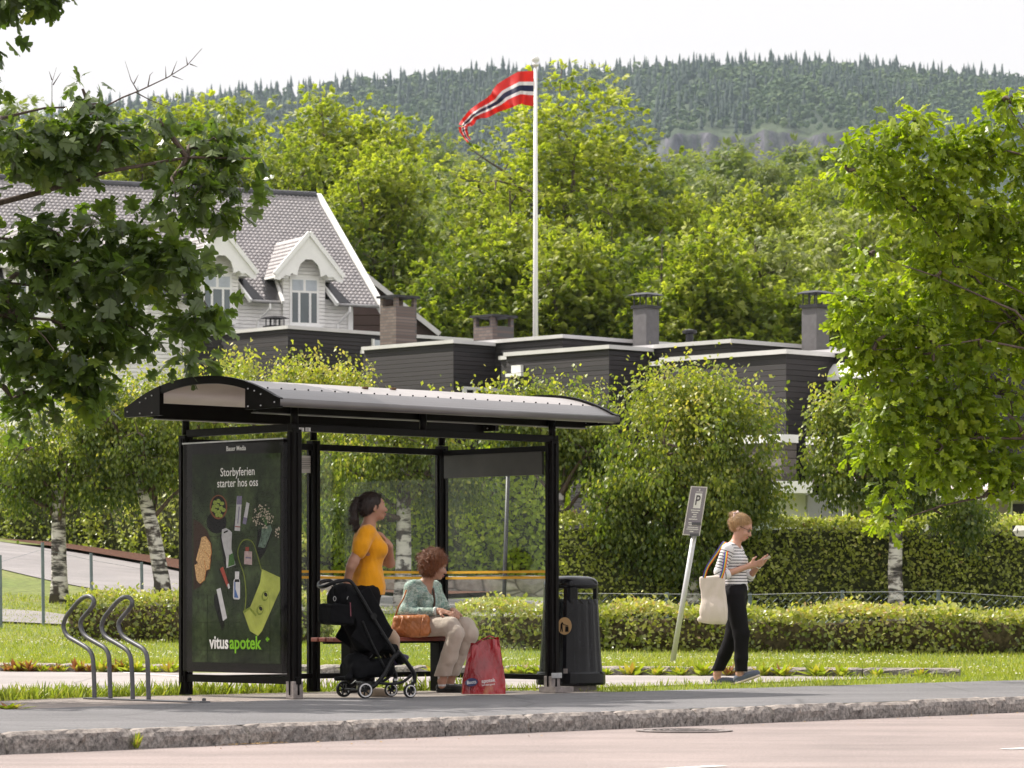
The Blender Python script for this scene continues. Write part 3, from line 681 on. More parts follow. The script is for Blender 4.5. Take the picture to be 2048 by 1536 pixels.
birch(1792, 46.5, 'birch with white trunk in front of the tall clipped hedge on the right', [(1680, 880, 90, 90), (1675, 810, 45, 40), (1760, 860, 120, 90), (1880, 880, 80, 60), (1800, 935, 70, 45), (1930, 1000, 60, 40)], 1.9, .105, 330, seed=27)

# --- hedges
def hedge(name, pts, h, wd, label, cat, leafm, corem, lsz, dens, seed, rag=.06, group=None, hue=0.0, gaps=None, zb=None):
    pts = [np.array(p, float) for p in pts]; r = np.random.default_rng(seed); b0 = V((pts[0][0], pts[0][1], Gz(*pts[0])))
    t = thing(name, b0, label, cat, group); arrs = []; core = MB()
    for a, b in zip(pts[:-1], pts[1:]):
        L = np.linalg.norm(b - a); e = (b - a) / L; nn = np.array([e[1], -e[0]]); nn = nn if nn[1] < 0 else -nn
        k = max(2, int(L / .8)); rings = []
        for i in range(k + 1):
            q = a + e * L * i / k; z0 = Gz(*q) - .05; ww = wd / 2 - .09; hh = h - .1 + .03 * math.sin(i * 1.7)
            rings.append([V((q[0] + nn[0] * s, q[1] + nn[1] * s, z0 + z)) for s, z in ((ww * .9, 0), (ww, hh * .5), (ww * .9, hh * .95), (ww * .6, hh), (-ww * .6, hh), (-ww, hh * .9), (-ww * .9, 0))])
        core.loft(rings)
        for face, area in (('f', L * h), ('t', L * wd), ('e', wd * h * 2)):
            n = int(area * dens * (1.0 if face != 't' else 1.3)); tt = r.random(n) * L; u = r.random(n)
            lump = .05 * np.sin(tt * 2.3 + seed) + .04 * np.sin(tt * 5.1) + .03 * np.sin(tt * 11 + u * 9)
            if face == 'f': off = wd / 2 + lump - np.abs(r.normal(size=n)) * .07; z = u * h; no = np.array([nn[0], nn[1], .25])
            elif face == 't': off = (u - .5) * wd; z = h + lump * .7 - np.abs(r.normal(size=n)) * .05 + (r.random(n) < .06) * r.random(n) * rag * 2; no = np.array([nn[0] * .2, nn[1] * .2, 1])
            else: off = (u - .5) * wd; z = r.random(n) * h; tt = np.where(r.random(n) < .5, -.02, L + .02); no = np.array([e[0], e[1], .2])
            q = a[None] + e[None] * tt[:, None] + nn[None] * off[:, None]; zz = G(q[:, 0], q[:, 1]) + z
            pos = np.column_stack([q, zz]); d = r.normal(size=(n, 3)) + no * .4; nr = unit(no[None] + r.normal(size=(n, 3)) * .55)
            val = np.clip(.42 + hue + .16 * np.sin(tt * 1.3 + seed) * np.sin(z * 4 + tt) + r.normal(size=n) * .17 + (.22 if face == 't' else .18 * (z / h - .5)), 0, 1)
            arrs.append(leaf_arrays(pos, d, nr, lsz * r.uniform(.6, 1.3, n), DIA, val))
    leafobj('foliage', arrs, leafm, t); core.build('branches', corem, t, smooth=True); return t
M_core = plain('hedge_inside', (0.08, 0.09, 0.035), 0.95, var=0.7, scale=14, bmp=1.0, bdist=0.05)
M_cgreen = plain('conifer_hedge_inside', (0.08, 0.11, 0.025), 0.95, var=0.5, scale=14, bmp=1.0, bdist=0.05)
M_corelow = plain('low_hedge_twigs', (0.13, 0.10, 0.05), 0.95, var=0.7, scale=16, bmp=1.0, bdist=0.05)
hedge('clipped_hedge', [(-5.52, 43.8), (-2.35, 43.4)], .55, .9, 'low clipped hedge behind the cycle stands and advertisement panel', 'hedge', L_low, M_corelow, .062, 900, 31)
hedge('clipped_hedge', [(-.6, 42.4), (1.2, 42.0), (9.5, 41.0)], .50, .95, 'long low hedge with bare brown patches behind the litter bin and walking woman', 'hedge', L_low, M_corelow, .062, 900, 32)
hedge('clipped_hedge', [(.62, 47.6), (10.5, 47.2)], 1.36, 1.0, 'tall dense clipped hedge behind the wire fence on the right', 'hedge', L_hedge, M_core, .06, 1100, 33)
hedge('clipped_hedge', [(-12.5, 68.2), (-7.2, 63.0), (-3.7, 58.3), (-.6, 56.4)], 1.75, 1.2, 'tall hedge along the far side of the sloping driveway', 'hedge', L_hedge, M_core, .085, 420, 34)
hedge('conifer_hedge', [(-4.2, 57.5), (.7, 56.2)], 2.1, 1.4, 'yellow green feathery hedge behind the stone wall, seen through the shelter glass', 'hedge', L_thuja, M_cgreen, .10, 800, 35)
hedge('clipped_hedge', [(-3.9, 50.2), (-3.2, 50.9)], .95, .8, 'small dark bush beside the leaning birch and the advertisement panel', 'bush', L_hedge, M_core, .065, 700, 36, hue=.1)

# --- grass and clover, weeds along the lot kerb
def blades(pos, hgt, seed, w=.12, hue=0, lean=.35):
    r = np.random.default_rng(seed); n = len(pos); d = unit(np.column_stack([r.normal(size=n) * lean, r.normal(size=n) * lean, np.ones(n)])); nr = unit(r.normal(size=(n, 3)) * [1, 1, .1])
    tv = BLADE[0].copy(); tv[:, 0] *= w; return leaf_arrays(pos, d, nr, hgt, (tv, BLADE[1]), np.clip(.5 + hue + r.normal(size=n) * .2, 0, 1))
L_grass = leafmat('grass_blade', [(0, (0.13, 0.18, 0.02)), (.5, (0.26, 0.30, 0.04)), (.85, (0.42, 0.40, 0.09)), (1, (0.5, 0.42, 0.18))], rough=0.5, trans=0.35)
r = np.random.default_rng(41)
n = 26000; t_ = r.uniform(-9, 17, n); x0 = np.array([S(t, 0).x for t in (0, 1)]);
be = np.array([back_edge(t) for t in np.linspace(-9, 17, 200)]); nb = np.interp(t_, np.linspace(-9, 17, 200), be)
lo = np.where((t_ > -2.6) & (t_ < 9.8), np.interp(t_, [-2.6, -.5, 1.5, 3.6, 5.5, 8.6, 9.2, 9.8], [4.3, 4.35, 4.7, 5.3, 5.75, 5.5, 5.0, 3.7]), nb)
nn_ = lo - .03 + r.random(n) ** 1.2 * 2.6; pos = np.column_stack([K0.x + KT.x * t_ + KN.x * nn_, K0.y + KT.y * t_ + KN.y * nn_, np.zeros(n)])
from_lot = np.interp(pos[:, 0], [p[0] for p in lot[:9]], [p[1] for p in lot[:9]])
pos = pos[(pos[:, 1] < from_lot + .05) | (pos[:, 0] > 3.6)]; pos[:, 2] = G(pos[:, 0], pos[:, 1]) - .004
tuft = .5 + .5 * np.sin(pos[:, 0] * 3.3) * np.sin(pos[:, 1] * 2.7)
g1 = blades(pos, (.035 + .05 * r.random(len(pos)) * (0.4 + tuft)), 42)
# ragged tufts on the shelter pad's back edge
n = 2500; t_ = r.uniform(2.5, 9.3, n); nn_ = np.interp(t_, [2, 3.6, 5.5, 8.6, 9.2], [4.95, 5.3, 5.75, 5.5, 5.0]) + r.normal(size=n) * .06
pos = np.column_stack([K0.x + KT.x * t_ + KN.x * nn_, K0.y + KT.y * t_ + KN.y * nn_, np.zeros(n)]); g2 = blades(pos, .05 + .1 * r.random(n), 43, hue=-.05)
tag(leafobj('grass', [g1, g2], L_grass), 'short rough grass between the sidewalk and the parking lot', 'grass', kind='stuff')
n = 95000; x = r.uniform(-7.6, 7.6, n); y = kerb2(x) + .14 + r.random(n) ** 1.5 * 12; y = np.where(x > 4.5, 36.2 + (y - kerb2(x)), y)
pos = np.column_stack([x, y, G(x, y) - .004]); tan = .5 + .5 * np.sin(x * 1.1 + 1) * np.sin(y * 1.7)
a = blades(pos, .035 + .035 * r.random(n), 44, w=.2, hue=.06 + .0 * tan)
tag(leafobj('lawn', a, L_grass), 'mown lawn behind the parking lot kerb', 'grass', kind='stuff')
M_clover = plain('clover_flower', (0.52, 0.50, 0.40), 0.8, var=.1)
n = 2600; x = r.uniform(-7, 7.5, n); y = kerb2(x) + .3 + r.random(n) * 4.5; m_ = (np.sin(x * 1.9 + y) + np.sin(y * 2.3 - x * .7) + r.normal(size=n) * .8) > .3; x, y = x[m_], y[m_]; n = len(x)
oc = np.array([(1, 0, 0), (0, 1, 0), (-1, 0, 0), (0, -1, 0), (0, 0, .8)], float); of = np.array([(0, 1, 4), (1, 2, 4), (2, 3, 4), (3, 0, 4)])
vv = (np.column_stack([x, y, G(x, y) + .045])[:, None] + oc[None] * r.uniform(.006, .012, n)[:, None, None]).reshape(-1, 3); ff = (of[None] + (np.arange(n) * 5)[:, None, None]).reshape(-1, 3)
tag(meshobj('clover_flowers', npmesh('clover_flowers', vv, ff), M_clover), 'small white clover flowers scattered through the lawn', 'flowers', kind='stuff')

def weedmesh(seed, n=26, big=.17, red=0):
    r = np.random.default_rng(seed); az = r.uniform(0, 6.28, n); el = r.uniform(.35, 1.25, n); d = np.column_stack([np.cos(az) * np.cos(el), np.sin(az) * np.cos(el), np.sin(el)])
    nr = unit(np.cross(d, np.cross(np.array([0, 0, 1.0]), d)) + r.normal(size=(n, 3)) * .3); tv = DIA[0].copy(); tv[:, 0] *= .5
    v, f, u = leaf_arrays(r.normal(size=(n, 3)) * [.02, .02, 0], d, nr, big * r.uniform(.5, 1.1, n), (tv, DIA[1]), np.clip(.6 + red + r.normal(size=n) * .15, 0, 1)); return npmesh('weed', v, f, attr=u)
L_weed = leafmat('weed_leaf', [(0, (0.12, 0.19, 0.02)), (.55, (0.26, 0.32, 0.03)), (.8, (0.36, 0.30, 0.06)), (.9, (0.30, 0.12, 0.06)), (1, (0.22, 0.08, 0.05))], rough=0.5, trans=0.35)
WM = [weedmesh(50 + i, 30, .17, (.0, .05, .32, .0)[i]) for i in range(4)]
for i in range(4): WM[i].materials.append(L_weed)
wpx = [(18, 1342, 2), (40, 1343, 2), (62, 1342, 2), (85, 1342, 1), (112, 1343, 2), (125, 1342, 0), (160, 1342, 2), (180, 1342, 2), (205, 1343, 0), (232, 1343, 2), (250, 1342, 0), (272, 1342, 0), (310, 1342, 0), (340, 1341, 1),
       (1018, 1344, 0), (1048, 1345, 1), (1076, 1346, 0), (1212, 1348, 0), (1262, 1350, 1), (1312, 1351, 0), (1358, 1352, 0), (1404, 1352, 0), (1455, 1352, 2), (1524, 1354, 0), (1566, 1355, 1), (1634, 1356, 0), (1684, 1357, 0), (1752, 1356, 0), (1840, 1352, 1), (700, 1345, 0), (880, 1345, 1)]
for i, (px, py, k) in enumerate(wpx):
    k_ = (px - 1024) / F; yv = (38.6 - .29 * 5.7) / (1 + .29 * k_); xv = k_ * yv; yv -= .07
    o = bpy.data.objects.new('weed', WM[k if k < 3 else 0]); COL.objects.link(o); o.location = (xv, yv, 0.0); o.rotation_euler = (0, 0, i * 1.3); s = random.uniform(.7, 1.35); o.scale = (s, s, s * random.uniform(.8, 1.1))
    tag(o, ['leafy green weed growing at the foot of the parking lot kerb', 'yellowing weed growing at the foot of the parking lot kerb', 'reddish dry weed growing at the foot of the parking lot kerb'][k], 'weed', ['green weeds along the lot kerb', 'yellowing weeds along the lot kerb', 'reddish weeds along the lot kerb'][k])
o = bpy.data.objects.new('weed', WM[0]); COL.objects.link(o); o.location = S(1.05, -.03, -.115); o.scale = (.3, .3, .75); tag(o, 'thin green weed in the joint of the roadside kerb', 'weed')
o = bpy.data.objects.new('weed', WM[1]); COL.objects.link(o); o.location = P(22, 1432, 25.2) * 1; o.location.z = -.01; o.scale = (1.2, 1.2, .4); tag(o, 'flat tuft of green weed on the old asphalt at the left edge', 'weed')

# --- broadleaf trees behind the houses
def proto(seed, hgt, rad, ncl, lpc, clr, lsz, tm, leafm, name='broadleaf_tree', shell=.35, nb=9, low=.22, limbs=12, trunk=.2, hue=0.0):
    r = np.random.default_rng(seed); bl = []
    for i in range(nb):
        a = r.uniform(0, 6.28); z = hgt * r.uniform(low, .82); q = rad * r.uniform(.15, .62) * (1 - .55 * max(0, z / hgt - .55)); rr = rad * r.uniform(.28, .5)
        bl.append((q * math.cos(a), q * math.sin(a), z, rr, rr, rr * r.uniform(.8, 1.2), rr ** 2))
    bl.append((0, 0, hgt * .86, rad * .3, rad * .3, hgt * .13, (rad * .35) ** 2)); bl.append((0, 0, hgt * .5, rad * .55, rad * .55, hgt * .3, rad ** 2 * .5))
    return dict(name=name, leafm=leafm, args=(hgt * .55, bl, ncl, lpc, clr, lsz, tm, seed), kw=dict(trunk_r=trunk, limbs=limbs, shell=shell, flat=.6, hue=hue, toplight=.3))
PR = {'ash': proto(61, 15, 4.2, 420, 20, .42, .24, SPRAY, L_ash, hue=.08), 'ash2': proto(62, 14, 3.8, 400, 20, .40, .24, SPRAY, L_ash, nb=11), 'maple': proto(63, 9, 3.2, 330, 22, .36, .22, SPRAY, L_ash, low=.12, hue=.03),
      'airy': proto(64, 17, 5.4, 380, 18, .42, .23, SPRAY, L_ash, shell=.55, nb=15, low=.4, trunk=.26, hue=.12, limbs=22), 'bush': proto(65, 6, 3.0, 300, 22, .34, .20, SPRAY, L_ash, low=.05, hue=-.05),
      'maple_d': proto(68, 9, 3.3, 320, 22, .36, .22, SPRAY, L_ash, low=.1, hue=-.22), 'ash_d': proto(69, 15, 4.0, 400, 20, .40, .24, SPRAY, L_ash, hue=-.16, nb=12), 'maple_l': proto(70, 9, 3.4, 340, 22, .34, .21, SPRAY, L_pale, low=.1, hue=.1),
      'wood': proto(66, 13, 3.6, 200, 17, .55, .5, SPRAY_B, L_wood, hue=.05), 'birchy': proto(67, 14, 2.8, 220, 17, .5, .4, SPRAY_B, L_wood, hue=.3, low=.1)}
MADE = {}
def place(kind, px, top, d, label, grp, wscale=1.0, name='broadleaf_tree'):
    x = (px - 1024) * d / F; z0 = Gz(x, d) - .2; ht = H + (HY - top) * d / F - z0; p = PR[kind]; base_h = p['args'][0] / .55
    if kind not in MADE:
        t = tree(name, V((0, 0, 0)), label, 'tree', grp, p['leafm'], M_bark, *p['args'], **p['kw']); MADE[kind] = t
    else:
        t = copy_tree(MADE[kind]); t['label'] = label; t['group'] = grp; t.name = name
    s = ht / base_h; t.location = (x, d, z0); t.scale = (s * wscale, s * wscale, s); t.rotation_euler = (0, 0, (px * 7.13) % 6.28); return t
g1 = 'tall trees behind the white house'; g2 = 'trees close behind the black houses'; g3 = 'trees higher up the wooded slope'
for a in [('ash', 60, 225, 118, 'light green tree over the left end of the tiled roof', g1), ('ash_d', 215, 222, 122, 'tree rising behind the bare twigs of the dark oak', g1), ('ash', 345, 168, 124, 'tall bright tree left of the pair behind the tiled roof', g1),
          ('ash2', 465, 150, 126, 'tall yellow green tree with its top just under the ridge spruces', g1), ('ash', 650, 150, 120, 'highest tree above the right end of the tiled roof', g1), ('ash_d', 570, 235, 112, 'full dark tree directly behind the roof ridge', g1),
          ('ash', 745, 250, 116, 'tree whose edge slopes down towards the pennant', g1), ('maple_d', 800, 430, 115, 'dark rounded tree above the brick chimney by the white house', g2), ('bush', 862, 560, 113, 'low dark bush between the two brick chimneys', g2),
          ('airy', 1135, 122, 116, 'big airy tree with open limbs directly behind the flagpole', g1, 1.25), ('ash2', 960, 330, 122, 'tree under the hanging tip of the pennant', g1), ('maple_d', 930, 470, 106, 'maple above the square brick chimney', g2),
          ('maple', 1035, 430, 108, 'maple just left of the flagpole foot', g2), ('ash_d', 1225, 330, 112, 'leafy tree with forked trunk right of the flagpole', g2), ('maple', 1150, 455, 106, 'maple just right of the flagpole foot', g2),
          ('maple_d', 1290, 445, 107, 'maple behind the first grey chimney', g2), ('ash', 1370, 360, 118, 'tree between the airy tree and the rock face', g2), ('maple', 1420, 450, 104, 'maple between the two grey chimneys', g2),
          ('maple_l', 1560, 440, 106, 'round maple left of the second grey chimney', g2), ('bush', 1480, 580, 104, 'low bush behind the stepped black roofs', g2), ('bush', 1640, 560, 104, 'low bush behind the second grey chimney', g2), ('maple_l', 1690, 400, 110, 'maple beside the bright oak', g2),
          ('ash', 1500, 345, 135, 'pale tree in front of the rock face', g3), ('ash2', 1620, 320, 140, 'tree near the top of the slope under the rock face', g3), ('ash', 1760, 300, 145, 'tree hidden partly by the bright oak', g3), ('maple', 1850, 420, 110, 'maple behind the middle of the bright oak', g2), ('maple', 1990, 400, 110, 'maple behind the right part of the bright oak', g2),
          ('bush', 960, 600, 106, 'low bush beside the square brick chimney', g2), ('bush', 1210, 590, 106, 'low bush just left of the first grey chimney', g2), ('bush', 1340, 580, 106, 'low bush right of the first grey chimney', g2), ('bush', 1760, 540, 104, 'low bush by the white awning', g2), ('bush', 1060, 610, 106, 'low bush behind the foot of the flagpole', g2)]:
    place(*a)
k = 0
for i, (px, top, d, kd) in enumerate([(805, 330, 330, 'wood'), (850, 345, 360, 'birchy'), (880, 300, 420, 'wood'), (835, 385, 260, 'birchy'), (900, 380, 280, 'birchy'), (925, 330, 400, 'wood'), (790, 290, 480, 'wood'), (870, 270, 560, 'wood'), (920, 300, 520, 'birchy'), (955, 310, 480, 'wood'),
                                      (1385, 285, 330, 'birchy'), (1440, 300, 300, 'wood'), (1480, 285, 380, 'wood'), (1420, 330, 240, 'birchy'), (1530, 300, 300, 'birchy'), (1580, 290, 340, 'wood'), (1640, 295, 300, 'wood'), (1690, 290, 320, 'birchy'), (1345, 330, 300, 'wood'), (860, 440, 190, 'birchy'), (830, 470, 170, 'wood'), (905, 440, 200, 'wood'), (1320, 330, 260, 'wood'), (1740, 300, 280, 'wood'), (960, 420, 220, 'birchy'), (20, 205, 260, 'wood'), (130, 235, 230, 'wood')]):
    place(kd, px, top, d, {'wood': 'dull green tree in the wood on the lower slope', 'birchy': 'pale greyish birch in the wood on the lower slope'}[kd], {'wood': 'dull green trees of the slope wood', 'birchy': 'pale birches of the slope wood'}[kd], 1.1)

# --- far forest: one mass of spruces and broadleaves on the hill
r = np.random.default_rng(71)
def conifer_tmpl(seed):
    r = np.random.default_rng(seed); v = []; f = []; m = 6; nl = 4
    for l in range(nl):
        z0 = .06 + l * .22; z1 = min(1.0, z0 + .40); R0 = .15 * (1 - l / (nl + .3)); n = len(v)
        for k in range(m): a = 6.283 * k / m + l; q = R0 * r.uniform(.7, 1.25); v.append((q * math.cos(a), q * math.sin(a), z0 + r.uniform(-.03, .03)))
        v.append((0, 0, z1)); f += [(n + k, n + (k + 1) % m, n + m) for k in range(m)]
    return np.array(v), np.array(f)
def puff_tmpl(seed, k=26):
    r = np.random.default_rng(seed); v = []; f = []
    for _ in range(k):
        d = unit(r.normal(size=3)); c = np.array([0, 0, .58]) + d * np.array([.26, .26, .36]) * r.uniform(.6, 1); a = unit(np.cross(d, r.normal(size=3))) * .13 * (26 / k) ** .5; b = unit(np.cross(d, a)) * .12 * (26 / k) ** .5; n = len(v)
        v += [c - a, c + b, c + a, c - b]; f += [(n, n + 1, n + 2), (n, n + 2, n + 3)]
    return np.array(v), np.array(f)
def forest(name, px, d, h, con, seed, mat, hue, k=26):
    r = np.random.default_rng(seed); x = (px - 1024) * d / F; z = G(x, d) - 1.0; arrs = []; o = 0
    for kind in range(6):
        tv, tf = conifer_tmpl(kind) if kind < 3 else puff_tmpl(kind, k); mk = (con & (r.integers(0, 3, len(px)) == kind)) if kind < 3 else (~con & (r.integers(0, 3, len(px)) == kind - 3))
        i = np.where(mk)[0]; a = r.uniform(0, 6.28, len(i)); hh = h[i] * (1 if kind < 3 else .8); wd = hh * (r.uniform(.7, 1.5, len(i)) if kind < 3 else r.uniform(.9, 1.4, len(i)))
        X = x[i][:, None] + wd[:, None] * (tv[None, :, 0] * np.cos(a)[:, None] - tv[None, :, 1] * np.sin(a)[:, None]); Y = d[i][:, None] + wd[:, None] * (tv[None, :, 0] * np.sin(a)[:, None] + tv[None, :, 1] * np.cos(a)[:, None]); Z = z[i][:, None] + hh[:, None] * tv[None, :, 2]
        vv = np.stack([X, Y, Z], -1).reshape(-1, 3); ff = (tf[None] + (np.arange(len(i)) * len(tv))[:, None, None]).reshape(-1, 3)
        val = np.clip((.16 if kind < 3 else .62) + hue + r.normal(size=len(i)) * (.08 if kind < 3 else .16), 0, 1); arrs.append((vv, ff, np.repeat(val, len(tv))))
    return tag(leafobj(name, arrs, mat), kind='stuff')
L_far = leafmat('far_forest_leaf', [(0, (0.010, 0.026, 0.017)), (.3, (0.02, 0.045, 0.024)), (.6, (0.055, 0.10, 0.033)), (1, (0.12, 0.165, 0.05))], rough=0.8, trans=0.15)
n = 16000; px = r.uniform(-260, 2300, n); d = 2374 + 640 * r.random(n) ** .95; pt = np.sin(px * .017 + d * .006) + np.sin(px * .041 - d * .011) * .7
con = (r.random(n) < np.where(d > 2930, .55, .25 + .25 * pt)); sc_ = np.clip(.7 + (d - 2372) / 600, .7, 1); h = np.where(con, 8 + 13 * r.random(n) ** 1.3, r.uniform(9, 16, n)) * sc_
clear = (np.abs(px - 1400) < 60) & (d > 2740) & (d < 2800); px, d, con, h = px[~clear], d[~clear], con[~clear], h[~clear]
tag(forest('hill_forest', px, d, h, con, 72, L_far, 0), 'blue green spruce forest covering the far hill', 'forest')
n = 5200; px = r.uniform(-200, 2200, n); d = 560 + 690 * r.random(n); con = r.random(n) < .0; h = np.where(con, r.uniform(10, 15, n), r.uniform(7, 12, n))
tag(forest('slope_wood', px, d, h, con, 73, L_wood, .0, 110), 'lighter green wood covering the nearer ridge', 'wood')
n = 7000; px = r.uniform(-200, 2200, n); d = 1700 + 630 * r.random(n) ** .7; con = r.random(n) < .0; h = r.uniform(6, 10, n)
tag(forest('valley_wood', px, d, h, con, 74, L_far, .1, 60), 'wood below the rock face', 'wood')
# ---------------------------------------------------------------- black terraced houses
def boards(name, col, pitch=.15, rough=.7, var=.35, axis='Z'):
    m, nt, b = newmat(name); v = coords(nt); sp = nt.nodes.new('ShaderNodeSeparateXYZ'); nt.links.new(v, sp.inputs[0])
    zz = math_(nt, 'DIVIDE', sp.outputs[2], pitch); fr = math_(nt, 'FRACT', zz); fl = math_(nt, 'FLOOR', zz)
    xy = math_(nt, 'ADD', math_(nt, 'MULTIPLY', sp.outputs[0], .31), math_(nt, 'MULTIPLY', fl, 7.37))
    cx = nt.nodes.new('ShaderNodeCombineXYZ'); nt.links.new(xy, cx.inputs[0]); nt.links.new(math_(nt, 'MULTIPLY', fl, 3.1), cx.inputs[1])
    wn = nt.nodes.new('ShaderNodeTexWhiteNoise'); wn.noise_dimensions = '2D'
    cf = nt.nodes.new('ShaderNodeCombineXYZ'); nt.links.new(math_(nt, 'FLOOR', xy), cf.inputs[0]); nt.links.new(fl, cf.inputs[1]); nt.links.new(cf.outputs[0], wn.inputs[0])
    base = ramp(nt, wn.outputs[0], [(0, tuple(c * (1 - var) for c in col)), (1, tuple(min(1, c * (1 + var)) for c in col))])
    grain = noise(nt, coords(nt, (2, 2, 40)), 3, 4)
    base = mix(nt, base, ramp(nt, grain, [(0.3, (.8,) * 3), (0.7, (1.15,) * 3)]), 1.0, 'MULTIPLY')
    nt.links.new(base, b.inputs['Base Color']); b.inputs['Roughness'].default_value = rough
    h = ramp(nt, fr, [(0, (0,) * 3), (.07, (.15,) * 3), (.12, (1,) * 3), (1, (.55,) * 3)]); bump(nt, b, h, 1.0, .03); return m
M_black = boards('black_boards', (0.020, 0.016, 0.017), .105); M_white_b = boards('white_boards', (0.88, 0.86, 0.83), .10, .5, .03)
M_greyb = boards('grey_boards', (0.13, 0.11, 0.105), .15)
M_fascia = plain('white_metal_fascia', (0.66, 0.64, 0.64), 0.45, 0.0, var=.06, scale=2, bmp=.05)
M_wpaint = plain('white_paint', (0.88, 0.87, 0.85), 0.45, var=.04, scale=3, bmp=.05)
M_felt = plain('roof_felt', (0.09, 0.09, 0.10), 0.9, var=.2)
M_render = plain('grey_render', (0.16, 0.15, 0.155), 0.85, var=.12, scale=9, bmp=.3)
M_dmetal = plain('dark_sheet_metal', (0.035, 0.033, 0.036), 0.45, 0.3, var=.2, bmp=.1)
M_winglass = plain('window_glass', (0.10, 0.13, 0.14), 0.04, var=.3, scale=.6, bmp=0, spec=1.0)
M_palepane = plain('pale_pane', (0.48, 0.52, 0.57), 0.5, var=.1)  # bluish white stands in for sky reflected in the upper dormer panes
def brickmat(name, c1, c2, mortar, sc=1.0):
    m, nt, b = newmat(name); tc = nt.nodes.new('ShaderNodeTexCoord'); sp = nt.nodes.new('ShaderNodeSeparateXYZ'); nt.links.new(tc.outputs['Object'], sp.inputs[0])
    cx = nt.nodes.new('ShaderNodeCombineXYZ'); nt.links.new(math_(nt, 'SUBTRACT', sp.outputs[0], sp.outputs[1]), cx.inputs[0]); nt.links.new(sp.outputs[2], cx.inputs[1])
    br = nt.nodes.new('ShaderNodeTexBrick'); nt.links.new(cx.outputs[0], br.inputs['Vector']); br.inputs['Scale'].default_value = sc
    br.inputs['Brick Width'].default_value = .24; br.inputs['Row Height'].default_value = .08; br.inputs['Mortar Size'].default_value = .012
    br.inputs['Color1'].default_value = (*c1, 1); br.inputs['Color2'].default_value = (*c2, 1); br.inputs['Mortar'].default_value = (*mortar, 1)
    nt.links.new(br.outputs[0], b.inputs['Base Color']); b.inputs['Roughness'].default_value = .85
    bump(nt, b, br.outputs['Fac'], -.5, .01); return m
M_brick = brickmat('chimney_brick', (0.16, 0.115, 0.10), (0.25, 0.19, 0.165), (0.13, 0.12, 0.115))
AX = V((-.69, .72, 0)).normalized(); BX = V((.72, .69, 0)).normalized()      # along the gardens / away from them

def quadblock(mb, o, a, b, z0, z1):          # o corner, a and b are vectors
    o = V((o.x, o.y, 0)); c = [o, o + b, o + a + b, o + a]
    mb.hexa([p + V((0, 0, z0)) for p in c] + [p + V((0, 0, z1)) for p in c]); return mb
def fascia(mb, o, a, b, z, h=.22, t=.06, out=.05):
    o = V((o.x, o.y, 0)); A = a.normalized(); B = b.normalized(); o = o - A * out - B * out; a = a + A * 2 * out; b = b + B * 2 * out
    for (p, q, s) in ((o, a, B), (o, b, A), (o + a, b, -A), (o + b, a, -B)):
        c = [p, p + q, p + q + s * t, p + s * t]
        if (p - o).length < 1e-6 and s == A or (p - o - a).length < 1e-6: c = [p + q.normalized() * t, p + q - q.normalized() * t, p + q - q.normalized() * t + s * t, p + q.normalized() * t + s * t]
        mb.hexa([x + V((0, 0, z - h)) for x in c] + [x + V((0, 0, z)) for x in c])
    return mb
def chimney_cap(o, parent, base, s, z, h=.25):
    mb = MB(); mb.box(base + V((0, 0, z + .03)), (s + .08, s + .08, .07), (AX, BX, V((0, 0, 1)))); mb.build('collar', M_dmetal, o)
    for i in (-1, 0, 1):
        for j in (-1, 0, 1):
            mb = MB()
            if (i, j) != (0, 0): mb.box(base + AX * i * (s / 2 - .02) + BX * j * (s / 2 - .02) + V((0, 0, z + .06 + h / 2)), (.022, .022, h), (AX, BX, V((0, 0, 1)))).build('cap_post', M_dmetal, o)
    mb = MB(); b2 = base + V((0, 0, z + .06 + h)); q = s / 2 + .1; c = [b2 - AX * q - BX * q, b2 + AX * q - BX * q, b2 + AX * q + BX * q, b2 - AX * q + BX * q]
    mb.hexa([p for p in c] + [b2 + (p - b2) * .55 + V((0, 0, .06)) for p in c]); mb.build('cap_hood', M_dmetal, o)
def grey_chimney(h, px, d, s, ztop):
    base = P(px, 0, d); base.z = 0; mb = MB(); mb.box(base + V((0, 0, ztop - 1.2)), (s, s, 2.4), (AX, BX, V((0, 0, 1))))
    c = mb.build('chimney', M_render, h); chimney_cap(c, h, base, s, ztop)
def house(label, c, zr, mainL=(2.3, 6.0), wing=3.2, wb=1.37, mb_len=6.9, name='terraced_house'):
    """c: front corner of the low wing; the main block's corner sits wb behind it and mainL[0] towards the camera side"""
    c = V((c[0], c[1], 0)); z0 = Gz(c.x, c.y) - .6; h = thing(name, V((c.x, c.y, z0 + .6)), label, 'house', 'black flat roofed terraced houses')
    m = MB(); quadblock(m, c, AX * wing, BX * (wb + 1.5), z0, zr - .02); c2 = c + BX * wb - AX * mainL[0]
    m2 = MB(); quadblock(m2, c2, AX * (mainL[0] + wing + 1.6), BX * mb_len, z0, zr + .03)
    m.v += []; n = len(m.v); m.v += m2.v; m.f += [tuple(i + n for i in f) for f in m2.f]; m.m += m2.m
    m.build('wall', M_black, h)
    r1 = MB(); fascia(r1, c, AX * wing, BX * (wb - .08), zr + .05, .085); fascia(r1, c2, AX * (mainL[0] + wing + 1.6), BX * mb_len, zr + .12, .085)
    rf = r1.build('roof_edge', M_fascia, h)
    r2 = MB(); quadblock(r2, c + AX * .02 + BX * .02, AX * (wing - .04), BX * (wb - .1), zr - .02, zr + .03); quadblock(r2, c2 + AX * .02 + BX * .02, AX * (mainL[0] + wing + 1.5), BX * (mb_len - .04), zr + .03, zr + .10)
    r2.build('roof', M_felt, h)
    return h, c, c2, z0
hB, cB, c2B, zB0 = house('black boarded house whose flat roof meets the square brick chimney, second from the white house', (-1.39, 82.0), 6.95)
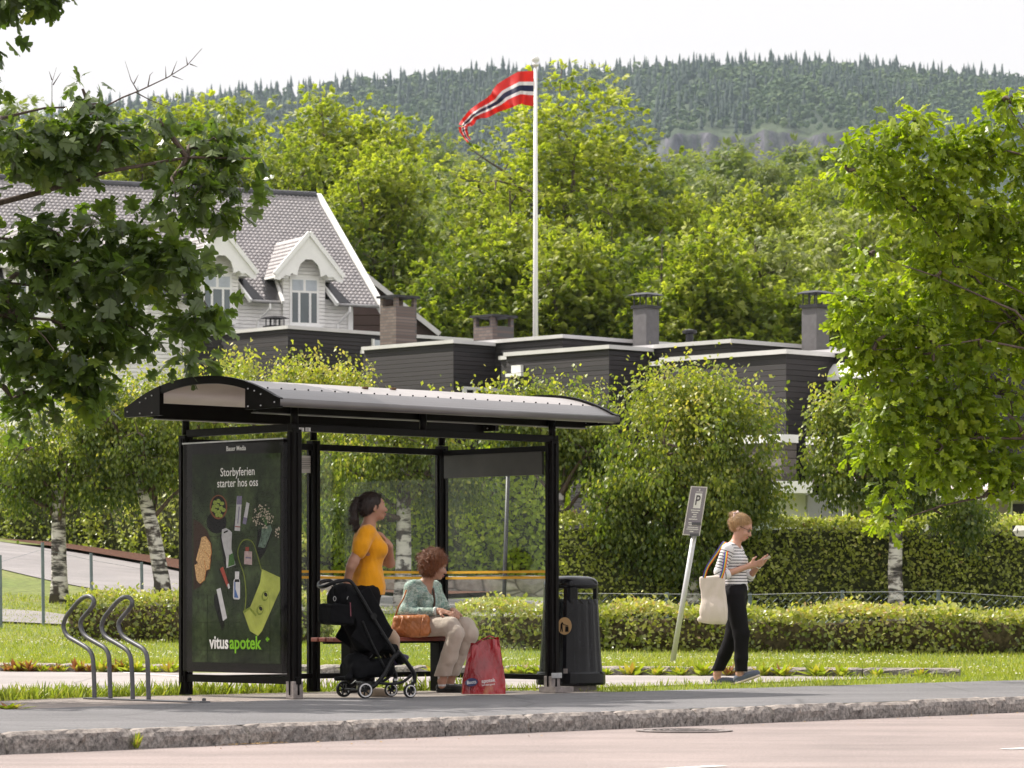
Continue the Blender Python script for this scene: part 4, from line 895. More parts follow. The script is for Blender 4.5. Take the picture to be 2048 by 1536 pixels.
hC, cC, c2C, zC0 = house('black boarded house with the first grey chimney, between the round birch and the shelter roof', (2.09, 74.5), 6.27)
hD, cD, c2D, zD0 = house('black boarded house with a white awning, just left of the bright oak', (5.15, 65.0), 5.48)
# the first house stands square to the others, its main corner faces us
cA = V((-5.83, 90.0, 0)); zA0 = Gz(-5.8, 90) - .6
hA = thing('terraced_house', V((-5.83, 90, zA0 + .6)), 'black boarded house right under the white house, with a tall brick chimney', 'house', 'black flat roofed terraced houses')
m = MB(); quadblock(m, cA, AX * 6.5, BX * 7.2, zA0, 7.9); m.build('wall', M_black, hA)
m = MB(); fascia(m, cA, AX * 6.5, BX * 7.2, 7.98, .09); m.build('roof_edge', M_fascia, hA)
m = MB(); quadblock(m, cA + AX * .02 + BX * .02, AX * 6.4, BX * 7.1, 7.9, 7.95); m.build('roof', M_felt, hA)
m = MB(); pa = cA + BX * 2.95; m.hexa([p + V((0, 0, z)) for z in (6.75, 7.76) for p in (pa - AX * .03, pa + BX * .85 - AX * .03, pa + BX * .85 + AX * .05, pa + AX * .05)])
wi = m.build('window', M_palepane, hA)
for t in (-.06, .85):
    m = MB(); m.hexa([p + V((0, 0, z)) for z in (6.75, 7.78) for p in (pa + BX * t - AX * .06, pa + BX * (t + .07) - AX * .06, pa + BX * (t + .07), pa + BX * t)]); m.build('frame', M_wpaint, wi)
def brick_chimney(h, px, d, s1, s2, zt, zb):
    b = P(px, 0, d); b.z = 0; m = MB(); o = b
    quadblock(m, o, AX * s1, BX * s2, zb, zt - .22)
    for (i, j) in ((0, 0), (s1 - .1, 0), (0, s2 - .1), (s1 - .1, s2 - .1)): quadblock(m, o + AX * i + BX * j, AX * .1, BX * .1, zt - .22, zt)
    c = m.build('chimney', M_brick, h); m = MB(); quadblock(m, o - AX * .07 - BX * .07, AX * (s1 + .14), BX * (s2 + .14), zt, zt + .06); m.build('cap_slab', M_dmetal, c)
brick_chimney(hA, 792, 89.2, .62, .72, .77 + (1205 - 594) * 89.2 / F, 5.5)
brick_chimney(hB, 985, 84.5, .68, .72, .77 + (1205 - 633) * 84.5 / F, 6.0)
b_ = P(550, 0, 92.5); b_.z = 0; m = MB(); m.box(b_ + V((0, 0, 7.75)), (.42, .36, .7), (AX, BX, V((0, 0, 1)))); c_ = m.build('chimney', M_render, hA); chimney_cap(c_, hA, b_, .38, 8.1, .2)
grey_chimney(hC, 1292, 82.6, .44, .77 + (1205 - 617) * 82.6 / F)
grey_chimney(hD, 1631, 75.0, .42, .77 + (1205 - 616) * 75 / F)
m = MB(); m.lathe([(.09, 0), (.09, .22), (.17, .24), (.17, .3), (.0, .34)], P(1379, 687, 80) , 12); m.build('vent_pipe', M_dmetal, hC)
# white framed patio screen on the second house, small balcony bits on the fourth
m = MB(); q = cB + BX * .25
for t in (0, .35): m.box(q - AX * .12 + BX * t + V((0, 0, 5.3)), (.06, .1, 1.1), (AX, BX, V((0, 0, 1))))
m.box(q - AX * .12 + BX * .9 + V((0, 0, 5.86)), (.06, 1.9, .07), (AX, BX, V((0, 0, 1)))); m.build('patio_screen', M_wpaint, hB)
m = MB(); m.box(P(1035, 738, 76.5), (.3, .1, .16), (AX, BX, V((0, 0, 1)))); m.box(P(1030, 750, 76.5), (.5, .12, .07), (AX, BX, V((0, 0, 1)))); m.build('wall_lamp', M_wpaint, hB)
# awning on the face beyond the corner of the fourth house
q = c2D + AX * 1.75; m = MB()
A0 = P(1643, 757, 66.5); A1 = P(1790, 742, 64.2); up = V((0, 0, 1)); out = -BX
prof = [(0.0, .26), (.12, .24), (.24, .12), (.3, 0), (.3, -.08), (.02, -.08)]
m.loft([[a + out * (u - .02) + up * z for u, z in prof] for a in (A0, A1)]); m.build('awning', M_wpaint, hD)
# lower floor on the garden side of the fourth house: dark recess, post, balcony edge, white ground floor with garage door
m = MB(); m.box(P(1602, 812, 65.9), (.05, .05, 1.0)); m.build('post', M_wpaint, hD)
cq = P(1400, 0, 68.4); cq.z = 0
m = MB(); e0 = V((5.35, 64.6, 0)); quadblock(m, e0 - AX * .0, AX * 3.6, -BX * .5, 3.75, 3.9); quadblock(m, e0 + BX * .2, -AX * 1.4, BX * 1.6, 3.72, 3.87); m.build('balcony_edge', M_wpaint, hD)
m = MB(); quadblock(m, e0 + AX * .05, AX * 3.5, -BX * .42, 3.0, 3.74); quadblock(m, e0 + BX * .25, -AX * 1.3, BX * 1.5, 2.95, 3.71); m.build('balcony_front', M_greyb, hD)

# --- low white garages in front, with a projecting white eave
hG = thing('garage_row', V((5.5, 60, Gz(5.5, 60))), 'low white garage row with projecting white eave behind the tall clipped hedge', 'garage')
zg = Gz(6, 60) - .3
def wallpx(mb, x0, x1, y0, y1, d0, d1, th=.12):
    a, b, c, e = P(x0, y1, d0), P(x1, y1, d1), P(x1, y0, d1), P(x0, y0, d0); bk = V((0, th, 0)); mb.hexa([a, b, b + bk, a + bk, e, c, c + bk, e + bk]); return mb
m = MB(); wallpx(m, 1330, 1615, 985, 1180, 60.5, 60.0, 3.0); m.build('wall', M_wpaint, hG)
m = MB(); wallpx(m, 1500, 1557, 1008, 1180, 60.1, 60.0, .1); d_ = m.build('garage_door', boards('door_boards', (.50, .56, .52), .22, .5, .03), hG)
m = MB(); wallpx(m, 1493, 1564, 1002, 1008, 60.05, 59.95, .1); wallpx(m, 1557, 1564, 1008, 1180, 60.0, 59.95, .1); m.build('frame', M_wpaint, d_)
m = MB(); wallpx(m, 1300, 1625, 962, 986, 59.6, 59.2, 1.2); m.build('eave', M_wpaint, hG)
m = MB(); wallpx(m, 1615, 1688, 990, 1180, 59.6, 59.6, 3.0); m.build('grey_wall', plain('grey_wall_paint', (.40, .40, .44), .7, var=.05), hG)
m = MB(); wallpx(m, 1683, 2120, 985, 1000, 57.0, 56.4, 2.2); m.build('long_eave', M_fascia, hG)
rf_ = MB(); a, b = P(1675, 986, 56.9), P(2125, 986, 56.3); rf_.hexa([a, b, b + V((0, 2.6, .35)), a + V((0, 2.6, .35)), a + V((0, 0, .06)), b + V((0, 0, .06)), b + V((0, 2.6, .41)), a + V((0, 2.6, .41))])
rf_.build('roof', plain('pale_roof_sheet', (.62, .52, .50), .7, var=.15, scale=5, bmp=.5), hG)
for x0, x1, mt, nm in ((1692, 1716, 'g', 'panel'), (1716, 1790, 'b', 'panel'), (1815, 1850, 'd', 'panel'), (1862, 1960, 'gr', 'panel'), (1975, 2018, 'b', 'panel'), (2022, 2110, 'd', 'panel')):
    col = {'g': (.36, .36, .40), 'b': (.42, .36, .31), 'd': (.035, .03, .035), 'gr': (.07, .09, .035)}[mt]
    m = MB(); wallpx(m, x0, x1, 1000, 1180, 58.9, 58.9, .1); m.build(nm, plain('panel_' + mt, col, .6), hG)
for x in (1686, 1850, 1968, 2018): m = MB(); wallpx(m, x, x + 7, 1000, 1180, 57.4, 57.4, .12); m.build('post', M_wpaint, hG)

# ---------------------------------------------------------------- white house with tiled roof and wall dormers
EX = V((.9, .44, 0)).normalized(); EN = V((-.44, .9, 0)).normalized(); E0 = V((-3.69, 95.0, 0)); ZE = 8.95
hW = thing('white_house', V((-8, 95, Gz(-8, 95))), 'white timber house with grey tiled roof and carved gable dormers', 'house')
RW = 4.4; RZ = 12.4; LN = 17.0
def tilemat():
    m, nt, b = newmat('roof_tiles'); v = coords(nt); n = noise(nt, v, 5, 4)
    nt.links.new(ramp(nt, n, [(.3, (.25, .235, .24)), (.7, (.38, .35, .35))]), b.inputs['Base Color']); b.inputs['Roughness'].default_value = .42; return m
M_tile = tilemat()
def tileroof(name, o, ex, ed, L, D, mat, parent, clip=None, pw=.128, pd=.16, amp=1.0):
    """o top-left corner; ex along, ed down the slope"""
    nrm = ex.cross(ed).normalized(); nrm = nrm if nrm.z > 0 else -nrm
    nx = int(L / pw * 6); cols = np.linspace(0, L, nx + 1); rows = []
    for k in range(int(D / pd) + 1):
        y0 = k * pd; y1 = min(D, (k + 1) * pd); rows += [(y0, .0), ((y0 + y1) / 2, .012), (y1 - .008, .026), (y1, .016)]
    Xc, _ = np.meshgrid(cols, range(len(rows))); ry = np.array([q[0] for q in rows])[:, None]; rh = np.array([q[1] for q in rows])[:, None]
    ph = Xc / pw * 2 * np.pi; hw = .014 * np.sin(ph) + .005 * np.sin(2 * ph)
    H_ = (hw + rh) * amp; yb = ry + .02 * np.cos(ph) * (rh > .015)
    vv = np.array(o)[None, None] + Xc[..., None] * np.array(ex) + yb[..., None] * np.array(ed) + H_[..., None] * np.array(nrm)
    nr, nc = Xc.shape; i = np.arange(nr - 1)[:, None] * nc + np.arange(nc - 1)[None]; f = np.stack([i, i + 1, i + nc + 1, i + nc], -1).reshape(-1, 4); vv = vv.reshape(-1, 3)
    if clip is not None:
        cc = vv[f].mean(1); f = f[~clip(cc)]
    return meshobj(name, npmesh(name, vv, f), mat, parent, smooth=True)
Z = V((0, 0, 1)); ridgeR = E0 + EN * RW + V((0, 0, RZ)); eaveR = E0 + V((0, 0, ZE)); down = (eaveR - ridgeR); Dl = down.length; down.normalize()
DORM = [2.08, 4.62, 7.2, 9.8]            # distances of the dormer centres from the right end of the eave
def loc(p): q = np.asarray(p) - np.array(E0); return q @ np.array(-EX), q @ np.array(EN)      # distance left along eave, depth
DW = .62; PKZ = 10.70; DEZ = 9.62       # dormer half width, peak height, its eave height
def dz(s, c): return PKZ - abs(s - c) * (PKZ - DEZ) / .92
def clipmain(cc):
    s, n = loc(cc); z = cc[:, 2]; m = np.zeros(len(cc), bool)
    for c in DORM:
        m |= (np.abs(s - c) < DW + .26) & (z < PKZ - np.abs(s - c) * (PKZ - DEZ) / .92)
        m |= (np.abs(s - c) < .95 + (DEZ - z) * .45) & (z < DEZ + .05)
    return m
roof = tileroof('roof', ridgeR - EX * LN, EX, down, LN, Dl, M_tile, hW, clipmain)
# slope behind, ridge caps, verge boards
m = MB(); back = E0 + EN * (2 * RW) + V((0, 0, ZE)); m.hexa([back - EX * LN, back, ridgeR, ridgeR - EX * LN] + [p - V((0, 0, .12)) for p in (back - EX * LN, back, ridgeR, ridgeR - EX * LN)]); m.build('rear_roof', M_tile, hW)
m = MB(); m.tube([ridgeR - EX * LN + V((0, 0, .02)), ridgeR + V((0, 0, .02))], .10, 8); m.build('ridge_cap', M_felt, roof)
m = MB(); th = V((0, 0, .1)); vr = down.normalized()
for sgn in (0,):
    a, b = ridgeR + EX * .02 + V((0, 0, .08)), eaveR + EX * .02 + down * .12 + V((0, 0, .08)); m.hexa([b - V((0, 0, .26)), b + EX * .16 - V((0, 0, .26)), a + EX * .16 - V((0, 0, .26)), a - V((0, 0, .26)), b, b + EX * .16, a + EX * .16, a])
m.build('verge_board', M_wpaint, hW)
# walls
m = MB(); w0 = E0 + EN * .35 - EX * .62; zb = Gz(-4, 95) - .5
m.hexa([w0 - EX * LN + V((0, 0, zb)), w0 + V((0, 0, zb)), w0 + EN * (2 * RW - .7) + V((0, 0, zb)), w0 - EX * LN + EN * (2 * RW - .7) + V((0, 0, zb)), w0 - EX * LN + V((0, 0, ZE + .12)), w0 + V((0, 0, ZE + .12)), w0 + EN * (2 * RW - .7) + V((0, 0, ZE + .12)), w0 - EX * LN + EN * (2 * RW - .7) + V((0, 0, ZE + .12))])
m.build('wall', M_white_b, hW)
m = MB(); gp = [w0 + V((0, 0, ZE + .12)), w0 + EN * (2 * RW - .7) + V((0, 0, ZE + .12)), w0 + EN * (RW - .35) + V((0, 0, RZ - .25))]; m.prism(gp, -EX * .1); m.build('gable', M_white_b, hW)
M_gut = plain('gutter_metal', (.35, .34, .34), .4, .4); edges = [0.0] + [v for c in DORM for v in (c - .78, c + .78)] + [LN]
for a, b in zip(edges[0::2], edges[1::2]):
    m = MB(); m.tube([eaveR - EX * a + V((0, 0, -.05)) - EN * .06, eaveR - EX * b + V((0, 0, -.05)) - EN * .06], .05, 8); m.build('gutter', M_gut, hW, smooth=True)
for s in (.85, 3.2):
    m = MB(); q = eaveR - EX * s - EN * .05; m.tube([q + V((0, 0, -.05)), q + V((0, 0, -.22)), q + EN * .38 - EX * .2 + V((0, 0, -.55)), q + EN * .38 - EX * .2 + V((0, 0, -4))], .04, 8); m.build('downpipe', M_wpaint, hW)
m = MB(); m.box(w0 - EX * .06 - EN * .03 + V((0, 0, 7)), (.14, .06, 4.2), (EX, EN, V((0, 0, 1)))); m.build('corner_board', M_wpaint, hW)
def dormer(c, i):
    o = E0 - EX * c + EN * .25; L = lambda s, z, n=0: o + EX * s + Z * z + EN * n
    # front wall with the gable
    m = MB(); m.prism([L(-DW, 6.2), L(DW, 6.2), L(DW, DEZ), L(0, PKZ - .2), L(-DW, DEZ)], EN * 2.6); d = m.build('dormer', M_white_b, hW)
    # dormer roof, two tiled slopes running back into the main roof
    for sg in (1, -1):
        top = L(0, PKZ + .06, -.3); e = L(sg * .92, DEZ + .02, -.3); dd = (e - top); dl = dd.length; dd.normalize()
        def cl(cc):
            s, n = loc(cc); zr_ = ZE + n * (RZ - ZE) / RW; return cc[:, 2] < zr_ - .05
        if sg > 0: t = tileroof('dormer_roof', top, EN, dd, 2.9, dl, M_tile, d, cl, pw=.128, pd=.16, amp=.35)
        else: t = tileroof('dormer_roof', top, EN, dd, 2.9, dl, M_tile, d, cl, pw=.128, pd=.16, amp=.35)
        m = MB(); b2 = L(sg * .92, DEZ + .02, -.3); m.prism([L(sg * .95, DEZ, -.3), L(sg * .95, DEZ - .05, -.3), L(sg * .58, DEZ - .05, -.3), L(sg * .58, DEZ + .2, -.3)], EN * 1.0); m.build('soffit', M_wpaint, d)
    # carved barge boards: thick V with an arch cut in it
    out = []; n = 14
    outer = [L(-1.0, DEZ - .10, -.36), L(-1.0, DEZ + .0, -.36), L(0, PKZ + .12, -.36), L(1.0, DEZ + .0, -.36), L(1.0, DEZ - .10, -.36)]
    arch = [L(.34 * math.cos(a), DEZ + .02 + .46 * math.sin(a) + .012 * math.sin(a * 11), -.36) for a in np.linspace(0, math.pi, 19)]
    inner = [L(.86, DEZ - .12, -.36), L(.70, DEZ + .02, -.36), L(.58, DEZ + .0, -.36), L(.50, DEZ + .08, -.36), L(.40, DEZ + .03, -.36)] + arch + [L(-.40, DEZ + .03, -.36), L(-.50, DEZ + .08, -.36), L(-.58, DEZ + .0, -.36), L(-.70, DEZ + .02, -.36), L(-.86, DEZ - .12, -.36)]
    m = MB(); m.prism(outer[::-1] and ([outer[0], outer[1], outer[2], outer[3], outer[4]] + inner), EN * .05); m.build('barge_board', M_wpaint, d)
    m = MB()
    for sg in (1, -1): m.bar(L(0, PKZ + .12, -.38), L(sg * 1.02, DEZ + .03, -.38), .08, .11)
    m.build('barge_cap', M_wpaint, d)
    # window: two small panes above three tall ones
    z1, z2, z3 = 9.56, 9.24, 8.40
    m = MB(); m.box(L(0, (z1 + z3) / 2, -.015), (.86, .03, z1 - z3 + .16), (EX, EN, Z)); wn = m.build('window', M_wpaint, d)
    m = MB(); m.box(L(0, z3 - .11, -.05), (1.0, .14, .05), (EX, EN, Z)); m.build('sill', M_wpaint, wn)
    for (s0, s1, a, b) in ((-.36, -.04, z2 + .03, z1), (.04, .36, z2 + .03, z1), (-.36, -.19, z3, z2 - .03), (-.12, .13, z3, z2 - .03), (.20, .36, z3, z2 - .03)):
        m = MB(); m.box(L((s0 + s1) / 2, (a + b) / 2, -.033), (s1 - s0, .01, b - a), (EX, EN, Z)); m.build('pane', M_winglass if b < z2 else M_palepane, wn)  # upper panes coloured like reflected sky
    # dark flashing cheeks where the roof is cut beside the dormer, edged with white boards
    for sg in (1, -1):
        f = lambda s, z: E0 - EX * (c - s) + EN * ((z - ZE) * RW / (RZ - ZE)) + Z * z
        m = MB(); m.prism([f(sg * .60, DEZ + .06), f(sg * .97, DEZ + .06), f(sg * 1.26, ZE - .01), f(sg * .72, ZE - .01)], V((0, 0, .03))); m.build('flashing', M_dmetal, d)
        m = MB(); m.bar(f(sg * .64, DEZ + .02) - EN * .12, f(sg * .80, ZE - .06) - EN * .12, .07, .10); m.build('edge_board', M_wpaint, d)
for i, c in enumerate(DORM): dormer(c, i)
# brown barn like house behind it, its verge sloping down to the right
hN = thing('brown_house', V((-3.2, 103, Gz(-3, 103))), 'dark brown house with a sloping roof edge behind the tall brick chimney', 'house')
m = MB(); z0 = 3.0; m.prism([P(690, 700, 103), P(870, 700, 103), P(870, 668, 103), P(728, 556, 103), P(690, 590, 103)], V((0, 6, 0))); m.build('wall', boards('brown_boards', (.075, .045, .04), .3, .7, .15), hN)
m = MB()
a, b = P(722, 546, 102.7), P(880, 672, 102.7)
m.hexa([b, b + V((0, 6.6, 0)), a + V((0, 6.6, 0)), a, b + V((0, 0, .12)), b + V((0, 6.6, .12)), a + V((0, 6.6, .12)), a + V((0, 0, .12))]); m.build('roof', M_felt, hN)
m = MB(); m.bar(a + V((0, -.04, .05)), b + V((0, -.04, .05)), .05, .14); m.build('verge_board', M_fascia, hN)

# ---------------------------------------------------------------- stone wall
def stonemat():
    m, nt, b = newmat('wall_stone'); v = coords(nt, (1, 1, 1)); vo = N(nt, 'ShaderNodeTexVoronoi', Scale=1.0)
    st = coords(nt, (2.0, .5, 4.2)); nt.links.new(st, vo.inputs['Vector']); ed = N(nt, 'ShaderNodeTexVoronoi', Scale=1.0, feature='DISTANCE_TO_EDGE'); nt.links.new(st, ed.inputs['Vector'])
    c = mix(nt, ramp(nt, vo.outputs['Color'], [(.2, (.34, .30, .29)), (.8, (.55, .49, .47))]), ramp(nt, noise(nt, v, 12, 5), [(.3, (.7,) * 3), (.7, (1.15,) * 3)]), 1.0, 'MULTIPLY')
    c = mix(nt, c, ramp(nt, ed.outputs[0], [(0, (.35,) * 3), (.06, (1,) * 3)]), 1.0, 'MULTIPLY')
    nt.links.new(c, b.inputs['Base Color']); b.inputs['Roughness'].default_value = .9; bump(nt, b, ed.outputs[0], 1.0, .06); return m
b0 = V((-3.6, 54.6, Gz(-3.6, 54.6))); o = thing('stone_wall', b0, 'low pale stone retaining wall seen through the shelter glass', 'wall'); m = MB()
zt = lambda px: .77 + (1205 - np.interp(px, [560, 1100], [1150, 1156])) * 53 / F
a, b = V((-3.6, 53.6, 0)), V((.62, 52.2, 0)); rg = []
for i in range(9):
    q = a + (b - a) * i / 8; zz = 1.17; rg.append([q + V((0, 0, .1)), q + V((0, .05, zz + .03 * math.sin(i * 2.2))), q + V((0, .5, zz)), q + V((0, .55, .1))])
m.loft(rg); m.build('stones', stonemat(), o)

# ---------------------------------------------------------------- flagpole and pennant
fp = P(1071, 0, 100); fp.z = Gz(fp.x, 100); ztop = .77 + (1205 - 131) * 100 / F
M_pole = plain('white_pole_paint', (.82, .80, .79), .35, var=.03, scale=1, bmp=0)
o = thing('flagpole', fp, 'tall white flagpole rising behind the black houses', 'flagpole'); m = MB(); m.tube([fp, V((fp.x, 100, ztop))], [.095, .05], 16); m.build('pole', M_pole, o, smooth=True)
m = MB(); m.lathe([(0, -.02), (.09, -.02), (.1, .02), (.1, .05), (.04, .07), (.1, .12), (.12, .19), (.08, .26), (0, .29)], V((fp.x, 100, ztop)), 16); m.build('finial', M_pole, o, smooth=True)
# wind-blown pennant: red with a blue stripe edged in white; centre line and half height traced along its length
cl = [(1067, 177, 35.5), (1040, 176, 33), (1010, 190, 27), (995, 205, 21), (980, 213, 18), (962, 221, 15), (945, 232, 12.5), (938, 240, 12), (931, 246, 10.5), (926, 252, 9), (927, 262, 8), (932, 274, 6), (939, 281, 4)]
nc = 60; vv = []; us = []; ff = []; ts = np.linspace(0, len(cl) - 1, nc); nr = 13
ca = np.array(cl, float)
for i, t in enumerate(ts):
    x = np.interp(t, range(len(cl)), ca[:, 0]); y = np.interp(t, range(len(cl)), ca[:, 1]); h = np.interp(t, range(len(cl)), ca[:, 2])
    t2 = min(t + .4, len(cl) - 1); t1 = max(t - .4, 0); dx = np.interp(t2, range(len(cl)), ca[:, 0]) - np.interp(t1, range(len(cl)), ca[:, 0]); dy = np.interp(t2, range(len(cl)), ca[:, 1]) - np.interp(t1, range(len(cl)), ca[:, 1])
    l = math.hypot(dx, dy); nxx, nyy = -dy / l, dx / l
    if nyy < 0 and t < 9: nxx, nyy = -nxx, -nyy
    tilt = min(1, t / 2.0); nxx *= tilt; nyy = nyy * tilt + (1 - tilt)
    for j in range(nr):
        s = (j / (nr - 1) - .5) * 2; dep = 100 + .30 * math.sin(t * 1.9 + s * .9) * min(1, t * .6) * (1.2 if h > 12 else .6) + .12 * math.sin(t * 4.3 - s * 1.5) * min(1, t)
        wob = 2.2 * math.sin(t * 2.6 + 2) * max(0, s) * min(1, t * .5)
        vv.append(tuple(P(x + nxx * h * s, y + nyy * h * s + wob, dep))); us.append(s)
for i in range(nc - 1):
    for j in range(nr - 1): a = i * nr + j; ff.append((a, a + 1, a + nr + 1, a + nr))
mt, nt_, b = newmat('pennant_cloth'); at = nt_.nodes.new('ShaderNodeAttribute'); at.attribute_name = 'ucoord'
col = ramp(nt_, math_(nt_, 'ABSOLUTE', at.outputs['Fac']), [(0, (.012, .018, .06)), (.17, (.75, .73, .74)), (.38, (.68, .022, .016))], 'CONSTANT'); nt_.links.new(col, b.inputs['Base Color']); b.inputs['Roughness'].default_value = .6
tr = nt_.nodes.new('ShaderNodeBsdfTranslucent'); nt_.links.new(col, tr.inputs[0]); mx = nt_.nodes.new('ShaderNodeMixShader'); mx.inputs[0].default_value = .3
nt_.links.new(b.outputs[0], mx.inputs[1]); nt_.links.new(tr.outputs[0], mx.inputs[2]); nt_.links.new(mx.outputs[0], nt_.nodes['Material Output'].inputs[0])
pn = meshobj('pennant', npmesh('pennant', vv, np.array(ff), u=us), mt, smooth=True); tag(pn, 'long red pennant with a white edged blue stripe blowing from the flagpole', 'pennant')
# ---------------------------------------------------------------- bus shelter
FE = V((.728, .685, 0)).normalized(); DE = V((.685, -.728, 0)).normalized()    # along the shelter; from its back to its front
FL = V((-1.74, 27.67, 0)); BL = FL - DE * 1.41; FR = FL + FE * 2.86; BR = BL + FE * 2.86; Z = V((0, 0, 1)); AXS = (FE, DE, Z)
M_frame = plain('dark_brown_frame', (0.005, 0.004, 0.004), .4, 0.0, var=.3, scale=12, bmp=.08, spec=.1)
M_glass = glassmat('shelter_glass'); M_yellow = plain('yellow_tape', (0.80, 0.42, 0.02), .6, var=.05)
M_galv = plain('galvanised_steel', (0.42, 0.42, 0.43), .45, .7, var=.2, scale=20)
sh = thing('bus_shelter', FL + (BR - FL) / 2, 'dark brown bus shelter with arched roof, glass walls and lit advertisement side', 'bus shelter')
RT = 2.155
for p in (FL, BL, FR, BR, BL + FE * 1.38):
    m = MB(); m.box(p + Z * 1.08, (.085, .085, 2.15), AXS)
    for s in (-1, 1):
        for a_, b_ in ((FE, DE), (DE, FE)): m.box(p + a_ * s * .046 + Z * 1.08, (.02, .018, 2.1) if a_ is FE else (.018, .02, 2.1), AXS)
    m.build('post', M_frame, sh, bevel=.004)
for p in (FL, BL, FR, BR, FL + FE * 1.38, BL + FE * 1.38):
    m = MB(); m.tube([p + Z * 2.16, p + Z * 2.36], .031, 12); m.build('roof_support', M_frame, sh, smooth=True)
def rail(a, b, z, h=.055, w=.06, ext=.05):
    d = (b - a).normalized(); m = MB(); m.bar(a - d * ext + Z * z, b + d * ext + Z * z, w, h); return m.build('rail', M_frame, sh, bevel=.004)
rail(FL, FR, 2.17, .06); rail(BL + DE * .04, FL - DE * .05, 2.17, .06, ext=0.0); rail(BL, BR, 2.10, .055); rail(BR + DE * .05, FR - DE * .05, 2.09, .05, ext=0)
rail(BL, BR, .14, .045); rail(BL + DE * .0, FL, .145, .06, .05, .06); rail(BR, FR, .13, .045, .045, 0)
for p in (FL, FR):
    m = MB(); m.box(p + Z * .07, (.10, .10, .14), AXS); m.build('post_foot', M_iron, sh, bevel=.004)
m = MB(); m.box(FR + Z * .145 + DE * .056, (.12, .012, .045), AXS); m.build('bracket', M_galv, sh, bevel=.003)
m = MB(); m.box(FR + Z * .025 + (FE * .05), (.22, .2, .05), AXS); m.build('base_plate', M_iron, sh)
# arched roof
U0, U1, T0, T1, ZL, RISE = -1.67, .30, -.42, 3.36, 2.345, .215
def arc(u): t = (u - U0) / (U1 - U0); return RISE * (1 - abs(2 * t - 1) ** 2.2)
us_ = np.linspace(U0, U1, 33); m = MB(); n = len(us_)
R_ = lambda u, t, z: FL + DE * u + FE * t + Z * z
m.loft([[R_(u, t, ZL + .012 + arc(u)) for u in us_] + [R_(u, t, ZL + .002 + arc(u)) for u in us_[::-1]] for t in (T0 + .03, T1 - .03)])
mt, nt_, b = newmat('roof_sheet'); v = coords(nt_); nz = noise(nt_, coords(nt_, (1, 1, 1)), 2.5, 5); col = ramp(nt_, nz, [(.3, (.50, .47, .46)), (.7, (.62, .58, .57))])
nt_.links.new(col, b.inputs['Base Color']); b.inputs['Roughness'].default_value = .32; tr = nt_.nodes.new('ShaderNodeBsdfTranslucent'); tr.inputs[0].default_value = (.40, .33, .30, 1)
mx = nt_.nodes.new('ShaderNodeMixShader'); mx.inputs[0].default_value = .3; nt_.links.new(b.outputs[0], mx.inputs[1]); nt_.links.new(tr.outputs[0], mx.inputs[2]); nt_.links.new(mx.outputs[0], nt_.nodes['Material Output'].inputs[0])
rf = m.build('roof', mt, sh)
M_lipgrey = plain('grey_metal_edge', (.15, .14, .14), .35, .4, var=.08, scale=3, bmp=.05)
us2 = [u for u in us_ if u > U1 - .29]; m = MB(); m.loft([[R_(u, t, ZL + .020 + arc(u)) for u in us2] + [R_(u, t, ZL + .0135 + arc(u)) for u in us2[::-1]] for t in (T0, T1)]); m.build('edge_sheet', M_lipgrey, rf)
for k, u in enumerate((U0, U1)):      # rounded gutters along both long edges
    m = MB(); m.tube([R_(u, T0 + .01, ZL - .002), R_(u, T1 - .01, ZL - .002)], .034, 12); m.build('edge_tube', M_lipgrey if k else M_frame, rf, smooth=True)
for k, u in enumerate((-1.36, -.06)):
    m = MB(); m.box(R_(u, (T0 + T1) / 2 - (0 if k else .0), ZL - .0) , (T1 - T0 - .12, .05, .125), AXS); m.build('roof_beam', M_frame, rf, bevel=.004)
    m = MB(); m.box(R_(u, (T0 + T1) / 2, ZL - .068), (T1 - T0 - .1, .07, .008), AXS); m.build('beam_trim', M_lipgrey, rf)
for t in (T0, T1 - .03):
    m = MB(); m.loft([[R_(u, t, ZL + .035 + arc(u)), R_(u, t + .03, ZL + .035 + arc(u)), R_(u, t + .03, ZL - .028 + arc(u)), R_(u, t, ZL - .028 + arc(u))] for u in us_]); m.build('end_arch', M_frame, rf)
    for ua, ub in ((U0 - .02, U0 + .46), (U1 + .02, U1 - .40)):
        m = MB(); k = [ua + (ub - ua) * i / 6 for i in range(7)]; m.prism([R_(u, t - .006, ZL + .034 + arc(min(max(u, U0), U1))) for u in k] + [R_(ub, t - .006, ZL - .045), R_(ua, t - .006, ZL - .045)], FE * .042)
        g = m.build('gusset', M_frame, rf)
    m = MB()
    for ua, sg in ((U1, -1), (U0, 1)):
        for (du, dz_) in ((.03, .0), (.2, -.02), (.36, -.02), (.36, .12), (.2, .07), (.28, .10)): m.sphere(R_(ua + sg * du, t - .008, ZL + dz_), .008, 6, 4)
    m.build('bolts', M_galv, rf)
m = MB()
for i in range(26):
    for u in (U1 - .27,): m.sphere(R_(u, T0 + .12 + i * .14, ZL + .020 + arc(u)), .008, 6, 4)
m.build('rivets', M_frame, rf)
m = MB()
for t, u in ((.92, -.2), (1.27, -.25)): m.sphere(R_(u, t, ZL + .02 + arc(u)), (.03, .03, .015), 6, 4)
m.build('dead_leaves', plain('dead_leaf', (.10, .05, .02), .9), rf)
